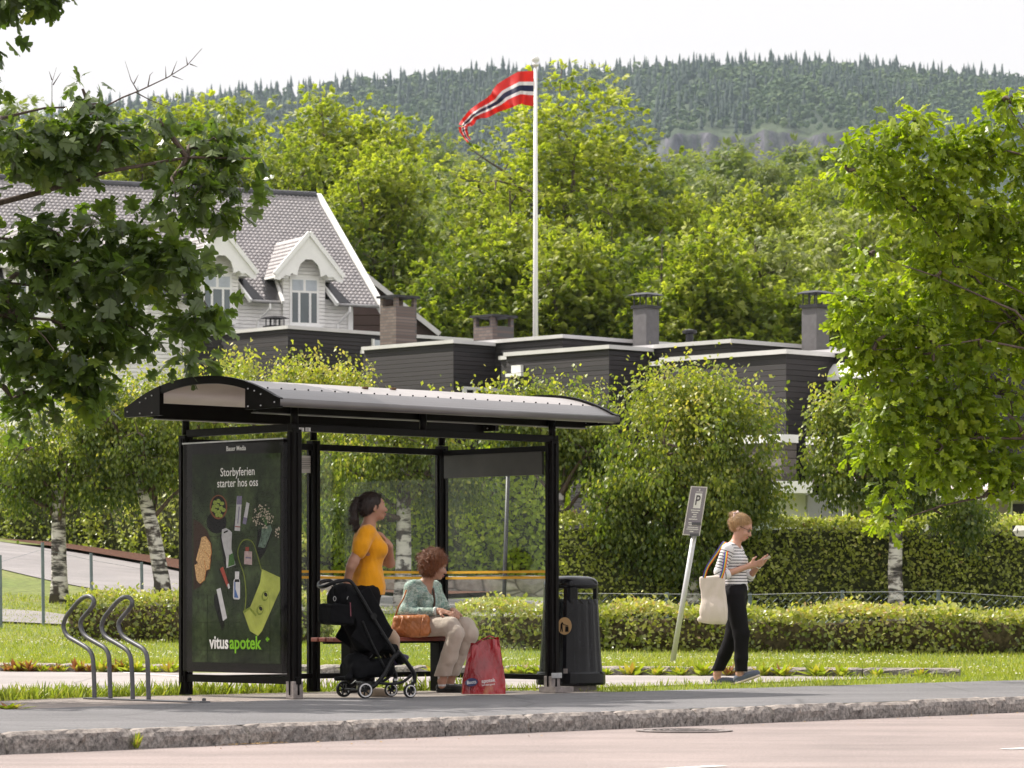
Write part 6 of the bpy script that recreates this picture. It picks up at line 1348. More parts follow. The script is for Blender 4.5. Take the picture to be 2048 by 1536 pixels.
def head(S, c, Rm, k=1.0):
    """adds a head to the body: c centre between the ears, Rm rotation (x forward, y left, z up)"""
    c = np.array(c, float); M = np.array(Rm); q = lambda x, y, z: c + M @ (np.array([x, y, z]) * k)
    S.ell(q(-.012, 0, .035), np.array([.098, .077, .088]) * k, .02, M); S.ell(q(.025, 0, -.015), np.array([.068, .062, .090]) * k, .03, M)
    S.ell(q(.038, 0, -.068), np.array([.045, .045, .042]) * k, .025, M); S.ell(q(.070, 0, -.088), np.array([.020, .022, .018]) * k, .02, M)
    S.cap(q(.086, 0, .012), q(.112, 0, -.030), .008 * k, .013 * k, .012); S.ell(q(.104, 0, -.034), np.array([.012, .018, .009]) * k, .008, M)
    S.cap(q(.082, .03, .030), q(.082, -.03, .030), .011 * k, None, .02)                                     # brow
    for s in (1, -1):
        S.ell(q(.075, .036 * s, -.028), np.array([.025, .024, .026]) * k, .02, M); S.ell(q(.087, .031 * s, .008), np.array([.014, .019, .012]) * k, .008, M, sub=True)
        S.ell(q(.079, .031 * s, .008), np.array([.013, .016, .012]) * k, .005, M)
        S.ell(q(-.006, .077 * s, -.008), np.array([.018, .008, .031]) * k, .006, M); S.ell(q(-.006, .086 * s, -.006), np.array([.010, .006, .020]) * k, .004, M, sub=True)
    S.cap(q(.092, .019, -.060), q(.092, -.019, -.060), .0065 * k, None, .006); S.cap(q(.089, .015, -.071), q(.089, -.015, -.071), .007 * k, None, .006)
    return q, M
def face_parts(q, M, par, k=1.0, eyes=True):
    for s in (1, -1):
        if eyes:
            m = MB(); m.sphere(q(.0815, .031 * s, .008), .0115 * k, 10, 8); e = m.build('eye', M_eyew, par, world=False, smooth=True); m = MB(); m.sphere(q(.0885, .031 * s, .008), .0055 * k, 8, 6); m.build('iris', M_iris, e, world=False)
            e.location = (0, 0, 0)
        m = MB(); m.tube([q(.090, .014 * s, .032), q(.0915, .03 * s, .039), q(.082, .047 * s, .033)], [.003, .0035, .002], 5); m.build('eyebrow', H_dark if eyes != 2 else H_red, par, world=False)
    m = MB(); m.tube([q(.094, .022, -.063), q(.1025, .008, -.060), q(.1025, -.008, -.060), q(.094, -.022, -.063)], [.002, .005, .005, .002], 6); m.tube([q(.093, .02, -.066), q(.1005, 0, -.072), q(.093, -.02, -.066)], [.002, .006, .002], 6); m.build('mouth', M_lip, par, world=False, smooth=True)
def hand(S, w, d, n, side, curl=.5, k=1.0, spread=.5, thumb=.5):
    """w wrist, d pointing to the fingers, n out of the back of the hand, side +1 when the thumb lies towards d x n"""
    w = np.array(w, float); d = unit(np.array(d, float)); n = np.array(n, float); n = unit(n - d * (n @ d)); t = np.cross(d, n) * side
    M = np.stack([d, t, n], 1); S.ell(w + d * .045 * k, np.array([.050, .038, .015]) * k, .015, M); S.cap(w - d * .01, w + d * .03 * k, .023 * k, .026 * k, .02)
    for i, (off, L) in enumerate(((.027, .070), (.009, .080), (-.009, .074), (-.026, .058))):
        p = w + d * .082 * k + t * off * k; a = curl * (.35 + .08 * i); dd = d; rr = .0088 * k
        for j, f in enumerate((.45, .32, .23)):
            ang = curl * (.5, .75, .55)[j] * 1.4; dd = unit(dd * math.cos(ang) - n * math.sin(ang) + t * (off * spread * 2 if j == 0 else 0)) if j or curl else dd
            nn = unit(n - dd * (n @ dd)); e = p + dd * L * f * k; S.cap(p, e, rr, rr * .9, .006); p = e; rr *= .92
    p = w + d * .025 * k + t * .030 * k; d1 = unit(d * .6 + t * .75 - n * thumb * .5); e = p + d1 * .038 * k; S.cap(p, e, .013 * k, .0105 * k, .012); d2 = unit(d * .9 + t * .25 - n * thumb * .7); S.cap(e, e + d2 * .030 * k, .0105 * k, .0085 * k, .005)
def RM(yaw=0, pitch=0, roll=0): return np.array((Matrix.Rotation(R(yaw), 3, 'Z') @ Matrix.Rotation(R(pitch), 3, 'Y') @ Matrix.Rotation(R(roll), 3, 'X')))
def shoe(S, heel, d, up=(0, 0, 1), L=.25, wd=.042, hgt=.05):
    heel = np.array(heel, float); d = unit(np.array(d, float)); up = np.array(up, float); up = unit(up - d * (up @ d)); t = np.cross(up, d); M = np.stack([d, t, up], 1)
    S.ell(heel + d * .05 + up * .036, [.062, wd * .85, .042], .02, M); S.ell(heel + d * L * .62 + up * .030, [L * .40, wd * 1.05, .036], .03, M); S.ell(heel + d * L * .86 + up * .024, [.045, wd * .9, .026], .02, M)
    S.box(heel + d * L * .5 + up * .008, [L * .47, wd * .92, .010], .008, .012, M); return M

def strands(hair, n, flow, ln, wd, seed, par, mat, noise_=.5):
    me = hair.data; r = np.random.default_rng(seed); co = np.zeros(len(me.vertices) * 3, np.float32); me.vertices.foreach_get('co', co); co = co.reshape(-1, 3)
    no = np.zeros_like(co); me.vertex_normals.foreach_get('vector', no.ravel()) if False else None
    nn_ = np.array([tuple(v.normal) for v in me.vertices]); i = r.integers(0, len(co), n); p, q_ = co[i], nn_[i]; f = np.array(flow(p)) if callable(flow) else np.tile(np.array(flow, float), (n, 1))
    d = unit(f - q_ * (f * q_).sum(1, keepdims=True) * .8 + q_ * .25 + r.normal(size=(n, 3)) * noise_); tv = np.array([(-.5, 0, 0), (.5, 0, 0), (.4, .5, .10), (-.4, .5, .10), (0, 1, -.05)]) * [wd / ln, 1, 1]; tf = np.array([(0, 1, 2), (0, 2, 3), (3, 2, 4)])
    leaf = leaf_arrays(p - d * ln * .3 - q_ * .001, d, q_, ln * r.uniform(.6, 1.3, n), (tv, tf), np.zeros(n)); o = leafobj('hair_strands', leaf, mat, hair, world=False); return o
# ===== woman in the yellow shirt, standing, facing right
pw = thing('person', V((-1.19, 28.50, 0)), 'woman in yellow shirt with dark ponytail standing behind the pushchair, hand on her chest', 'person', rz=R(12))
S = SDF((-.45, -.32, -.02), (.42, .38, 1.74), .0055)
hc = (.048, .01, 1.555); Rh = RM(4, -4); q, M = head(S, hc, Rh, .98)
S.cap((.005, .01, 1.36), (.028, .01, 1.50), .058, .052, .03)
S.ell((.0, 0, 1.22), (.10, .15, .18), .05); S.ell((.0, 0, 1.0), (.095, .135, .18), .05); S.cap((-.02, .14, 1.345), (-.02, -.14, 1.345), .052, None, .05)
S.ell((0, 0, .88), (.095, .135, .12), .03)
for s in (1, -1): S.path([(0, .08 * s, .86), (.02 * s, .085 * s, .48), (-.02, .08 * s, .10)], [.075, .055, .036], .04); S.cap((-.02, .08 * s, .09), (-.02, .08 * s, .05), .036, .03, .02); S.cap((-.03, .08 * s, .04), (.12, .085 * s, .03), .03, .022, .02)
S.path([(-.045, -.165, 1.315), (-.155, -.215, 1.10), (-.175, -.22, 1.06), (-.205, -.19, .93)], [.052, .043, .038, .029], .02)
hand(S, (-.206, -.188, .925), (-.05, .10, -1), (-1, -.4, .1), 1, .9)
S.path([(.00, .165, 1.315), (.165, .19, 1.12), (.215, .15, 1.095), (.185, .02, 1.235)], [.050, .041, .039, .029], .02)
hand(S, (.183, .015, 1.24), (-.52, -.18, .80), (.80, -.3, .45), -1, .30, thumb=.3)
body = S.build('body', M_skin2, pw); face_parts(q, M, body, .98)
S = SDF((-.40, -.34, .70), (.42, .36, 1.50), .006)
S.ell((.035, 0, 1.22), (.105, .158, .13), .06); S.ell((-.02, 0, 1.27), (.095, .165, .12), .06); S.cap((-.015, .14, 1.35), (-.015, -.14, 1.35), .060, None, .05)
for s in (1, -1): S.ell((.092, .068 * s, 1.205), (.062, .068, .068), .05)
S.ell((.0, 0, 1.04), (.118, .150, .16), .07); S.cap((.0, .03, .93), (.0, -.03, .93), .135, None, .05); S.cap((.0, .03, .86), (.0, -.03, .86), .138, None, .04)
S.path([(-.045, -.16, 1.325), (-.085, -.195, 1.235), (-.10, -.20, 1.19)], [.066, .066, .064], .03); S.path([(.0, .16, 1.325), (.06, .19, 1.255), (.085, .205, 1.21)], [.064, .062, .060], .03)
S.wrinkle(.0035, 16, 3, (1, 1, .5)); S.wrinkle(.002, 38, 4, (1, .6, 1))
S.plane_cut((0, 0, .832), (0, 0, -1)); 
S.cap((.03, .01, 1.50), (.01, .01, 1.375), .082, .052, .012, sub=True)
w1 = SDF.build(S, 'shirt', cloth('yellow_cotton', (.72, .30, .008), .8, .06), pw)
S = SDF((-.22, -.24, .05), (.24, .24, 1.0), .006)
S.ell((-.01, 0, .88), (.132, .168, .14), .05); S.ell((-.07, .0, .83), (.090, .155, .11), .05)
for s in (1, -1): S.path([(-.01, .085 * s, .84), (.02 * s, .088 * s, .50), (-.015, .082 * s, .14), (-.02, .08 * s, .09)], [.100, .070, .053, .055], .03)
S.wrinkle(.003, 20, 8, (1, 1, .6)); S.build('trousers', cloth('black_jersey', (.009, .008, .009), .85, .1, sheen=0), pw)
S = SDF((-.16, -.2, -.01), (.22, .2, .16), .005); shoe(S, (-.085, -.082, .0), (1, -.12, 0)); S.build('shoe', cloth('beige_canvas', (.46, .36, .27), .8), pw)
S = SDF((-.16, -.2, -.01), (.24, .2, .16), .005); shoe(S, (-.06, .082, .0), (1, .12, 0)); S.build('shoe', cloth('beige_canvas_pair', (.46, .36, .27), .8), pw)
S = SDF((-.20, -.14, 1.25), (.18, .16, 1.70), .005); Q = lambda x, y, z: q(x, y, z)
S.ell(Q(-.022, 0, .042), (.103, .083, .090), .02, M); S.ell(Q(-.05, 0, .00), (.070, .074, .075), .03, M); S.ell(Q(.075, 0, -.01), (.06, .060, .085), .015, M, sub=True); S.ell(Q(.03, 0, -.09), (.07, .10, .06), .015, M, sub=True)
S.path([Q(-.105, 0, .075), Q(-.135, 0, .065), Q(-.165, .0, .00), Q(-.170, .0, -.09), Q(-.155, 0, -.17), Q(-.148, 0, -.205)], [.022, .026, .036, .036, .024, .008], .015)
S.wrinkle(.0018, 70, 5, (1, 1, .12)); h_ = S.build('hair', H_dark, pw); strands(h_, 2600, (-.8, 0, -.6), .045, .0035, 1, pw, H_dark, .18)
m = MB(); m.tube([Q(-.118 + .022 * math.cos(a) * .4, .024 * math.sin(a), .07 + .024 * math.cos(a)) for a in [.6283 * i for i in range(10)]], .006, 6, closed=True); m.build('hair_tie', M_iris, pw, world=False, smooth=True)
m = MB(); m.tube([(.055, -.052, 1.43), (.085, -.03, 1.385), (.100, .0, 1.37), (.092, .03, 1.385)], .0022, 5); m.build('necklace', M_gold, pw, world=False)
m = MB(); m.sphere(q(-.002, -.088, -.042), .006, 8, 6); m.build('earring', M_gold, pw, world=False)

# ===== seated older woman
ps = thing('person', V((-.74, 30.02, 0)), 'auburn haired woman in patterned green blouse and beige trousers sitting on the bench', 'person', rz=R(-44))
S = SDF((-.36, -.34, -.02), (.62, .34, 1.28), .0055)
SH = .475
hc = (.075, .02, 1.085); Rh = RM(34, 14); q, M = head(S, hc, Rh, .97)
S.cap((-.01, .0, .93), (.05, .015, 1.04), .054, .048, .03)
S.ell((-.05, 0, .78), (.10, .15, .16), .05); S.ell((-.04, 0, .62), (.115, .16, .12), .05); S.cap((-.045, .14, .905), (-.045, -.14, .905), .05, None, .05); S.ell((-.02, 0, .56), (.13, .17, .09), .05)
for s in (1, -1):
    S.path([(.0, .095 * s, .555), (.40, .085 * s + .01, .545), (.43, .085 * s, .50), (.27 - .06 * (s > 0), .08 * s, .10)], [.085, .060, .056, .036], .03); S.cap((.27 - .06 * (s > 0), .08 * s, .09), (.27 - .06 * (s > 0), .08 * s, .05), .036, .032, .02)
S.path([(-.05, -.150, .885), (-.03, -.195, .70), (.0, -.195, .68), (.25, -.10, .695)], [.044, .038, .034, .025], .02)
S.path([(-.05, .150, .885), (.0, .20, .70), (.03, .19, .68), (.27, .05, .70)], [.044, .038, .034, .025], .02)
hand(S, (.25, -.10, .695), (.90, .40, -.12), (.2, -.3, .95), 1, .55); hand(S, (.27, .05, .70), (.85, -.40, -.10), (.1, .3, .95), -1, .75)
body = S.build('body', M_skin, ps); face_parts(q, M, body, .97, eyes=2)
mt, nt_, b = newmat('patterned_blouse'); v = coords(nt_); vo = N(nt_, 'ShaderNodeTexVoronoi', Scale=46.0); nt_.links.new(mix(nt_, v, N(nt_, 'ShaderNodeTexNoise', Scale=22.0).outputs[1], .06), vo.inputs['Vector'])
c1 = ramp(nt_, vo.outputs['Distance'], [(.2, (.66, .68, .64)), (.38, (.46, .55, .50)), (.54, (.12, .22, .22)), (.66, (.55, .62, .57))]); c2 = ramp(nt_, noise(nt_, v, 16, 3), [(.42, (.50, .58, .50)), (.52, (1, 1, 1)), (.62, (.65, .85, .8))])
nt_.links.new(mix(nt_, c1, c2, .8, 'MULTIPLY'), b.inputs['Base Color']); b.inputs['Roughness'].default_value = .6; bump(nt_, b, noise(nt_, coords(nt_, (1, 1, .5)), 9, 4), .7, .02)
S = SDF((-.36, -.38, .46), (.44, .38, 1.04), .006)
S.ell((-.05, 0, .80), (.118, .150, .15), .05); S.ell((-.03, 0, .66), (.135, .160, .13), .05); S.cap((-.045, .14, .905), (-.045, -.14, .905), .062, None, .05); S.ell((-.02, 0, .59), (.15, .175, .07), .05)
for s in (1, -1): S.ell((.055, .07 * s, .77), (.06, .07, .07), .05)
S.path([(-.05, -.150, .885), (-.035, -.20, .71), (.0, -.198, .68), (.22, -.11, .692)], [.060, .060, .056, .038], .02); S.path([(-.05, .150, .885), (.0, .205, .71), (.03, .195, .68), (.24, .065, .697)], [.060, .060, .056, .038], .02)
S.wrinkle(.0045, 22, 11, (1, 1, .6)); S.wrinkle(.002, 45, 12)
S.cap((.06, .01, 1.05), (.045, .0, .84), .075, .02, .012, sub=True); S.build('blouse', mt, ps)
m = MB()
for (a, b_, r_) in (((.212, -.113, .692), (.232, -.105, .693), .041), ((.232, .071, .697), (.250, .060, .698), .041)): m.tube([a, b_], r_, 14)
m.build('cuffs', cloth('white_cuff', (.66, .68, .64), .7), ps, world=False, smooth=True)
S = SDF((-.26, -.26, .06), (.60, .26, .72), .006)
S.ell((-.03, 0, .575), (.15, .185, .095), .05)
for s in (1, -1):
    kx = .27 - .06 * (s > 0); S.path([(.0, .098 * s, .57), (.38, .092 * s, .562), (.438, .088 * s, .50), (kx + .085, .084 * s, .30), (kx, .082 * s, .14)], [.098, .080, .074, .070, .072], .025)
S.wrinkle(.0045, 17, 15, (.6, 1, 1)); S.wrinkle(.002, 40, 16); S.plane_cut((0, 0, .135), (0, 0, -1)); S.build('trousers', cloth('beige_trousers', (.50, .42, .36), .85, .06), ps)
for s in (1, -1):
    kx = .27 - .06 * (s > 0); S = SDF((kx - .10, .08 * s - .08, .02), (kx + .12, .08 * s + .08, .2), .005); S.cap((kx, .08 * s, .19), (kx, .08 * s, .06), .043, .034, .02); S.build('sock', cloth('white_sock', (.68, .66, .66), .9), ps)
    S = SDF((kx - .13, .08 * s - .12, -.01), (kx + .24, .08 * s + .12, .14), .005); shoe(S, (kx - .06, .08 * s, 0), (1, .35, 0), wd=.048); S.cap((kx, .08 * s, .13), (kx + .01, .08 * s, .065), .036, .036, .008, sub=True); S.build('shoe', cloth('black_leather_shoe', (.018, .016, .016), .45), ps)
S = SDF((-.20, -.22, .90), (.36, .24, 1.28), .0055); r = np.random.default_rng(4)
S.ell(q(-.020, 0, .050), np.array([.120, .102, .102]), .02, M); S.ell(q(-.040, 0, -.015), np.array([.095, .098, .095]), .03, M)
for i in range(95):
    d = unit(r.normal(size=3)); 
    if d[0] > .55 and d[2] < .35: continue
    p = np.array([-.03, 0, .035]) + d * np.array([.110, .095, .100]); S.cap(q(*p), q(*(p + unit(r.normal(size=3) + [-.4, 0, -.3]) * .04)), .017, .006, .006)
S.ell(q(.100, 0, -.03), np.array([.055, .060, .078]), .012, M, sub=True); S.wrinkle(.003, 60, 7, (1, 1, .4)); h_ = S.build('hair', H_red, ps); strands(h_, 4200, (-.2, 0, -.6), .042, .0045, 2, ps, H_red, .85)
m = MB(); m.tube([(-.085, .10, .955), (-.02, .06, .945), (.055, .02, .84), (.10, -.03, .72), (.115, -.07, .62)], .011, 6); m.tube([(-.085, .10, .955), (-.14, .02, .90), (-.17, -.10, .75), (-.14, -.20, .60)], .011, 6)
# tan handbag on the bench, its strap across her
hbag = thing('handbag', V((-.865, 29.78, .475)), 'tan leather handbag standing on the bench behind the seated woman', 'handbag', rz=R(-8))
M_tan = plain('tan_leather', (.44, .155, .05), .38, var=.22, scale=11, bmp=.3, bdist=.01)
S = SDF((-.22, -.12, -.01), (.22, .12, .26), .005); S.box((0, 0, .095), (.165, .050, .095), .045, .01); S.ell((0, -.012, .06), (.165, .066, .06), .04)
S.wrinkle(.004, 26, 21, (1, 1, 1)); S.wrinkle(.002, 60, 22); S.build('bag_body', M_tan, hbag)
for x in (-.095, .085):
    m = MB(); m.tube([(x, -.064, .02), (x + .012, -.066, .10), (x + .03, -.054, .175)], .006, 6); m.build('piping', M_tan, hbag, world=False, smooth=True)
m = MB(); m.tube([(-.15, 0, .185), (0, 0, .195), (.15, 0, .185)], .006, 6); m.build('zip', M_galv, hbag, world=False)
m = MB(); m.tube([(-.14, .0, .18), (-.115, .01, .26), (-.075, .03, .33), (-.06, .08, .40)], .008, 6); m.build('strap', M_tan, hbag, world=False, smooth=True)
stp = MB(); stp.tube([(-.10, .07, .975), (-.02, .075, .955), (.055, .03, .86), (.112, -.015, .78), (.145, -.06, .67), (.13, -.10, .60)], .010, 8)
stp.build('shoulder_strap', plain('dark_brown_leather', (.08, .035, .02), .5, bmp=.1), ps, world=False, smooth=True)

# red carrier bag at her feet
rb = thing('carrier_bag', V((-.24, 28.95, 0)), 'shiny red plastic pharmacy bag standing at the feet of the seated woman', 'shopping bag', rz=R(4))
mt, nt_, b = newmat('red_plastic'); n1 = noise(nt_, coords(nt_, (1.5, 1.5, .5)), 5, 5, .7); n2 = noise(nt_, coords(nt_, (1, 1, .6)), 4.5, 3)
col = ramp(nt_, n2, [(.4, (.22, .003, .008)), (.6, (.40, .008, .016)), (.70, (.55, .25, .12))]); nt_.links.new(col, b.inputs['Base Color']); b.inputs['Roughness'].default_value = .16; b.inputs['Specular IOR Level'].default_value = .8; bump(nt_, b, n1, .9, .03)
nu, rows = 40, []
r = np.random.default_rng(8); ph = r.uniform(0, 6.28, 8)
for j in range(15):
    t = j / 14; z = .005 + t * .44; hw = .185 - .065 * t ** 1.4; hd = .085 * (1 - .72 * t ** 1.6); ring = []
    for k_ in range(nu):
        a = 2 * math.pi * k_ / nu; c, s_ = math.cos(a), math.sin(a); e = .62; x = hw * math.copysign(abs(c) ** e, c); y = hd * math.copysign(abs(s_) ** e, s_)
        cr = .010 * math.sin(a * 5 + ph[0] + t * 5) + .008 * math.sin(a * 9 + ph[1] - t * 9) + .006 * math.sin(a * 14 + t * 17 + ph[2]); zz = z + (t ** 2) * (.035 * (x / .15) + .012 * math.sin(a * 3))
        ring.append((x * (1 + cr * 2) + .012 * t, y + cr * (1 if y > 0 else -1) * (.4 + t), zz))
    rows.append(ring)
m = MB(); m.loft([[V(p) for p in rr_] for rr_ in rows], cap=False); m.poly([V(p) for p in rows[0]][::-1]); m.build('bag_body', mt, rb, world=False, smooth=True)
m = MB(); m.tube([(-.09, -.02, .41), (-.03, -.02, .45), (.05, -.01, .49), (.10, .0, .47)], .007, 6); m.build('handle', mt, rb, world=False, smooth=True)
M_navy = plain('navy_print', (.012, .02, .10), .35); pr = lambda x, z, o=.0: V((x, -.096 - o + (z - .1) * .03, z))
m = MB(); m.prism([pr(-.105 + .052 * math.cos(a), .105 + .034 * math.sin(a) + .004 * math.cos(a), .006) for a in [6.2832 * i / 28 for i in range(28)]], V((0, .02, 0))); ov = m.build('oval_logo', M_navy, rb, world=False)
M_wtext = plain('white_lettering', (.74, .72, .72), .4, bmp=0)
text('Boots', .042, pr(-.105, .105, .0075), (1, 0, .12), (-.05, 0, 1), M_wtext, ov, 'logo_lettering', .012, world=False, sx=.8); text('apotek', .046, pr(.035, .118, .010), (1, 0, .12), (-.1, .05, 1), M_wtext, rb, 'bag_lettering', .012, world=False, sx=.9); text("let's feel good", .021, pr(.035, .085, .010), (1, 0, .10), (-.1, .05, 1), M_wtext, rb, 'bag_lettering', .01, world=False, sx=.9)

# ===== walking woman with the phone
wk = thing('person', V((2.10, 32.5, 0)), 'blond woman in striped top and black trousers walking while looking at her phone', 'person', rz=R(-14))
S = SDF((-.34, -.30, -.03), (.46, .34, 1.66), .0055)
hc = (.055, .0, 1.475); Rh = RM(-4, 26); q, M = head(S, hc, Rh, .98)
S.cap((-.01, .0, 1.30), (.035, .0, 1.42), .050, .046, .03)
S.ell((-.02, 0, 1.17), (.085, .140, .16), .05); S.ell((-.01, 0, 1.0), (.085, .125, .14), .05); S.cap((-.03, .125, 1.275), (-.03, -.125, 1.275), .046, None, .05); S.ell((0, 0, .86), (.10, .145, .11), .05)
S.path([(.0, -.08, .84), (.06, -.085, .47), (.055, -.085, .10)], [.085, .055, .034], .03); S.path([(.0, .08, .84), (-.04, .085, .46), (-.19, .085, .10)], [.085, .055, .034], .03)
S.cap((.055, -.085, .10), (.065, -.085, .065), .034, .032, .02); S.cap((-.19, .085, .10), (-.195, .085, .05), .034, .03, .02); S.cap((.065, -.085, .06), (.185, -.085, .075), .03, .024, .02); S.cap((-.20, .085, .04), (-.08, .085, .025), .03, .024, .02)
S.path([(-.05, -.155, 1.255), (-.115, -.19, 1.045), (-.10, -.185, 1.02), (.155, -.10, 1.115)], [.043, .038, .034, .025], .02)
S.path([(-.01, .155, 1.255), (.075, .185, 1.01), (.095, .175, 1.0), (.215, .045, 1.125)], [.043, .038, .034, .025], .02)
hand(S, (.155, -.10, 1.115), (.92, .22, .25), (.1, -.75, -.6), -1, .38); hand(S, (.215, .045, 1.125), (.75, -.45, .35), (.2, .55, -.8), 1, .5)
body = S.build('body', M_skin, wk); face_parts(q, M, body, .98, eyes=2)
mt, nt_, b = newmat('striped_jersey'); at = nt_.nodes.new('ShaderNodeAttribute'); at.attribute_name = 'ucoord'; fr = math_(nt_, 'FRACT', math_(nt_, 'DIVIDE', at.outputs['Fac'], .0285))
nt_.links.new(ramp(nt_, fr, [(0, (.72, .70, .70)), (.70, (.014, .016, .03)), (.985, (.72, .70, .70))], 'CONSTANT'), b.inputs['Base Color']); b.inputs['Roughness'].default_value = .8; bump(nt_, b, noise(nt_, coords(nt_, (1, 1, .6)), 8, 4), .5, .02)
S = SDF((-.28, -.30, .88), (.30, .30, 1.40), .005)
S.ell((-.015, 0, 1.18), (.098, .148, .13), .05, u='z'); S.cap((-.03, .125, 1.277), (-.03, -.125, 1.277), .053, None, .05, u='z'); S.ell((-.005, 0, 1.03), (.102, .138, .13), .06, u='z'); S.ell((0, 0, .95), (.108, .146, .09), .05, u='z')
for s in (1, -1): S.ell((.055, .062 * s, 1.16), (.052, .060, .058), .05, u='z')
S.path([(-.05, -.155, 1.265), (-.112, -.192, 1.06), (-.098, -.19, 1.03), (-.055, -.175, 1.035)], [.056, .053, .052, .049], .02, u='axis'); S.path([(-.01, .155, 1.265), (.07, .187, 1.035), (.09, .18, 1.012), (.115, .155, 1.03)], [.056, .053, .050, .047], .02, u='axis')
S.wrinkle(.0028, 20, 31, (1, 1, .6)); S.plane_cut((0, 0, .915), (0, 0, -1)); S.cap((.04, 0, 1.42), (-.005, 0, 1.315), .075, .056, .01, sub=True); S.build('striped_top', mt, wk)
S = SDF((-.32, -.24, .06), (.30, .24, 1.0), .006)
S.ell((0, 0, .87), (.112, .152, .11), .05); S.ell((-.055, 0, .83), (.08, .14, .09), .05); S.cap((0, .04, .94), (0, -.04, .94), .098, None, .03)
S.path([(.0, -.085, .83), (.07, -.088, .48), (.07, -.088, .25), (.07, -.088, .14)], [.106, .078, .062, .058], .025); S.path([(.0, .085, .83), (-.035, .088, .47), (-.12, .088, .28), (-.18, .088, .14)], [.102, .076, .062, .058], .025)
S.wrinkle(.0035, 18, 33, (1, 1, .6)); S.plane_cut((0, 0, .972), (0, 0, 1)); S.plane_cut((0, 0, .125), (0, 0, -1)); M_blk = cloth('black_trousers', (.009, .008, .009), .8, .1, sheen=0); S.build('trousers', M_blk, wk)
for y in (.0, .022):
    m = MB(); m.tube([(.108, y - .03, .945), (.118, y - .03 + .004, .915), (.120, y - .03, .885)], .003, 5); m.build('drawstring', M_wtext, wk, world=False)
S = SDF((-.32, .0, -.01), (.06, .18, .13), .005); shoe(S, (-.25, .087, .0), (1, .05, 0), L=.24); S.cap((-.195, .087, .15), (-.18, .087, .075), .036, .036, .008, sub=True); M_can = cloth('slate_canvas', (.10, .11, .15), .9); S.build('shoe', M_can, wk)
S = SDF((-.04, -.2, -.03), (.34, .0, .20), .005); M_ = shoe(S, (.018, -.087, .012), (.93, 0, .33), L=.24); S.cap((.055, -.087, .20), (.07, -.087, .10), .036, .036, .008, sub=True); S.build('shoe', M_can, wk)
M_sole = plain('pale_rubber', (.55, .46, .38), .7, bmp=.2)
S = SDF((-.05, -.2, -.04), (.34, .0, .18), .005); hl = np.array([.018, -.087, .012]); S.box(hl + M_[:, 0] * .118 - M_[:, 2] * .004, [.122, .044, .012], .010, .01, M_); S.build('sole', M_sole, wk)
S = SDF((-.34, .0, -.03), (.06, .2, .06), .005); S.box((-.133, .092, .008), [.120, .043, .009], .008, .01, RM(3)); S.build('sole', M_sole, wk)
S = SDF((-.16, -.14, 1.32), (.22, .14, 1.66), .0045)
S.ell(q(-.022, 0, .042), np.array([.102, .082, .089]), .02, M); S.ell(q(-.05, 0, .0), np.array([.068, .073, .070]), .03, M); S.ell(q(.085, 0, -.015), np.array([.062, .062, .085]), .015, M, sub=True); S.ell(q(.03, 0, -.095), np.array([.07, .1, .06]), .015, M, sub=True)
S.ell(q(-.105, 0, .075), np.array([.040, .042, .040]), .012, M); S.wrinkle(.0014, 80, 9, (1, 1, .3)); h_ = S.build('hair', H_blond, wk); strands(h_, 2400, (-1, 0, .25), .04, .003, 3, wk, H_blond, .2)
S = SDF((-.20, -.12, 1.40), (.05, .12, 1.66), .0045); r = np.random.default_rng(6)
for i in range(12): a = 6.283 * i / 12; p = np.array([-.098 + .012 * math.sin(i * 2.1), .044 * math.cos(a), .072 + .044 * math.sin(a)]); S.ell(q(*p), (.015, .015, .015), .006)
S.build('scrunchie', plain('spotted_scrunchie', (.60, .42, .38), .8, var=.7, scale=40), wk)
gl_ = MB()
for s in (1, -1): gl_.prism([q(.1005 - .006 * abs(math.cos(a)), s * .033 + .022 * math.cos(a), .008 + .017 * math.sin(a)) for a in [6.2832 * i / 16 for i in range(16)]], tuple(M @ np.array([.003, 0, 0])))
gl_.tube([q(.100, .012, .012), q(.100, -.012, .012)], .0025, 5)
for s in (1, -1): gl_.tube([q(.092, .055 * s, .012), q(.0, .083 * s, .012)], .0025, 5)
gl_.build('sunglasses', plain('brown_lens', (.06, .025, .015), .12, bmp=0), wk, world=False)
m = MB(); wr = np.array([.205, .055, 1.118]); dd = unit(np.array([.75, -.6, .55])); a1 = unit(np.cross(dd, [0, 0, 1])); a2 = np.cross(dd, a1); m.tube([wr + (a1 * math.cos(a) + a2 * math.sin(a)) * .030 for a in [.5236 * i for i in range(12)]], .006, 6, closed=True); m.build('bracelet', M_wtext, wk, world=False, smooth=True)
# phone in her hands
RZ = Matrix.Rotation(R(-14), 3, 'Z'); wpos = lambda p: V((2.10, 32.5, 0)) + RZ @ V(p)
pc = wpos((.275, -.035, 1.165)); ph_ = thing('mobile_phone', pc, 'pale mobile phone held in both hands of the walking woman', 'phone')
x_ = (RZ @ V((.86, .1, .50))).normalized(); z_ = (RZ @ V((.45, -.15, -.88))).normalized(); y_ = z_.cross(x_).normalized(); z_ = x_.cross(y_)
m = MB(); m.box(pc, (.145, .072, .008), (x_, y_, z_)); m.build('case', plain('pale_case', (.50, .42, .36), .4, bmp=0), ph_, bevel=.003); m = MB(); m.box(pc - z_ * .0045, (.136, .066, .001), (x_, y_, z_)); m.build('screen', plain('dark_screen', (.02, .02, .025), .1, bmp=0), ph_)
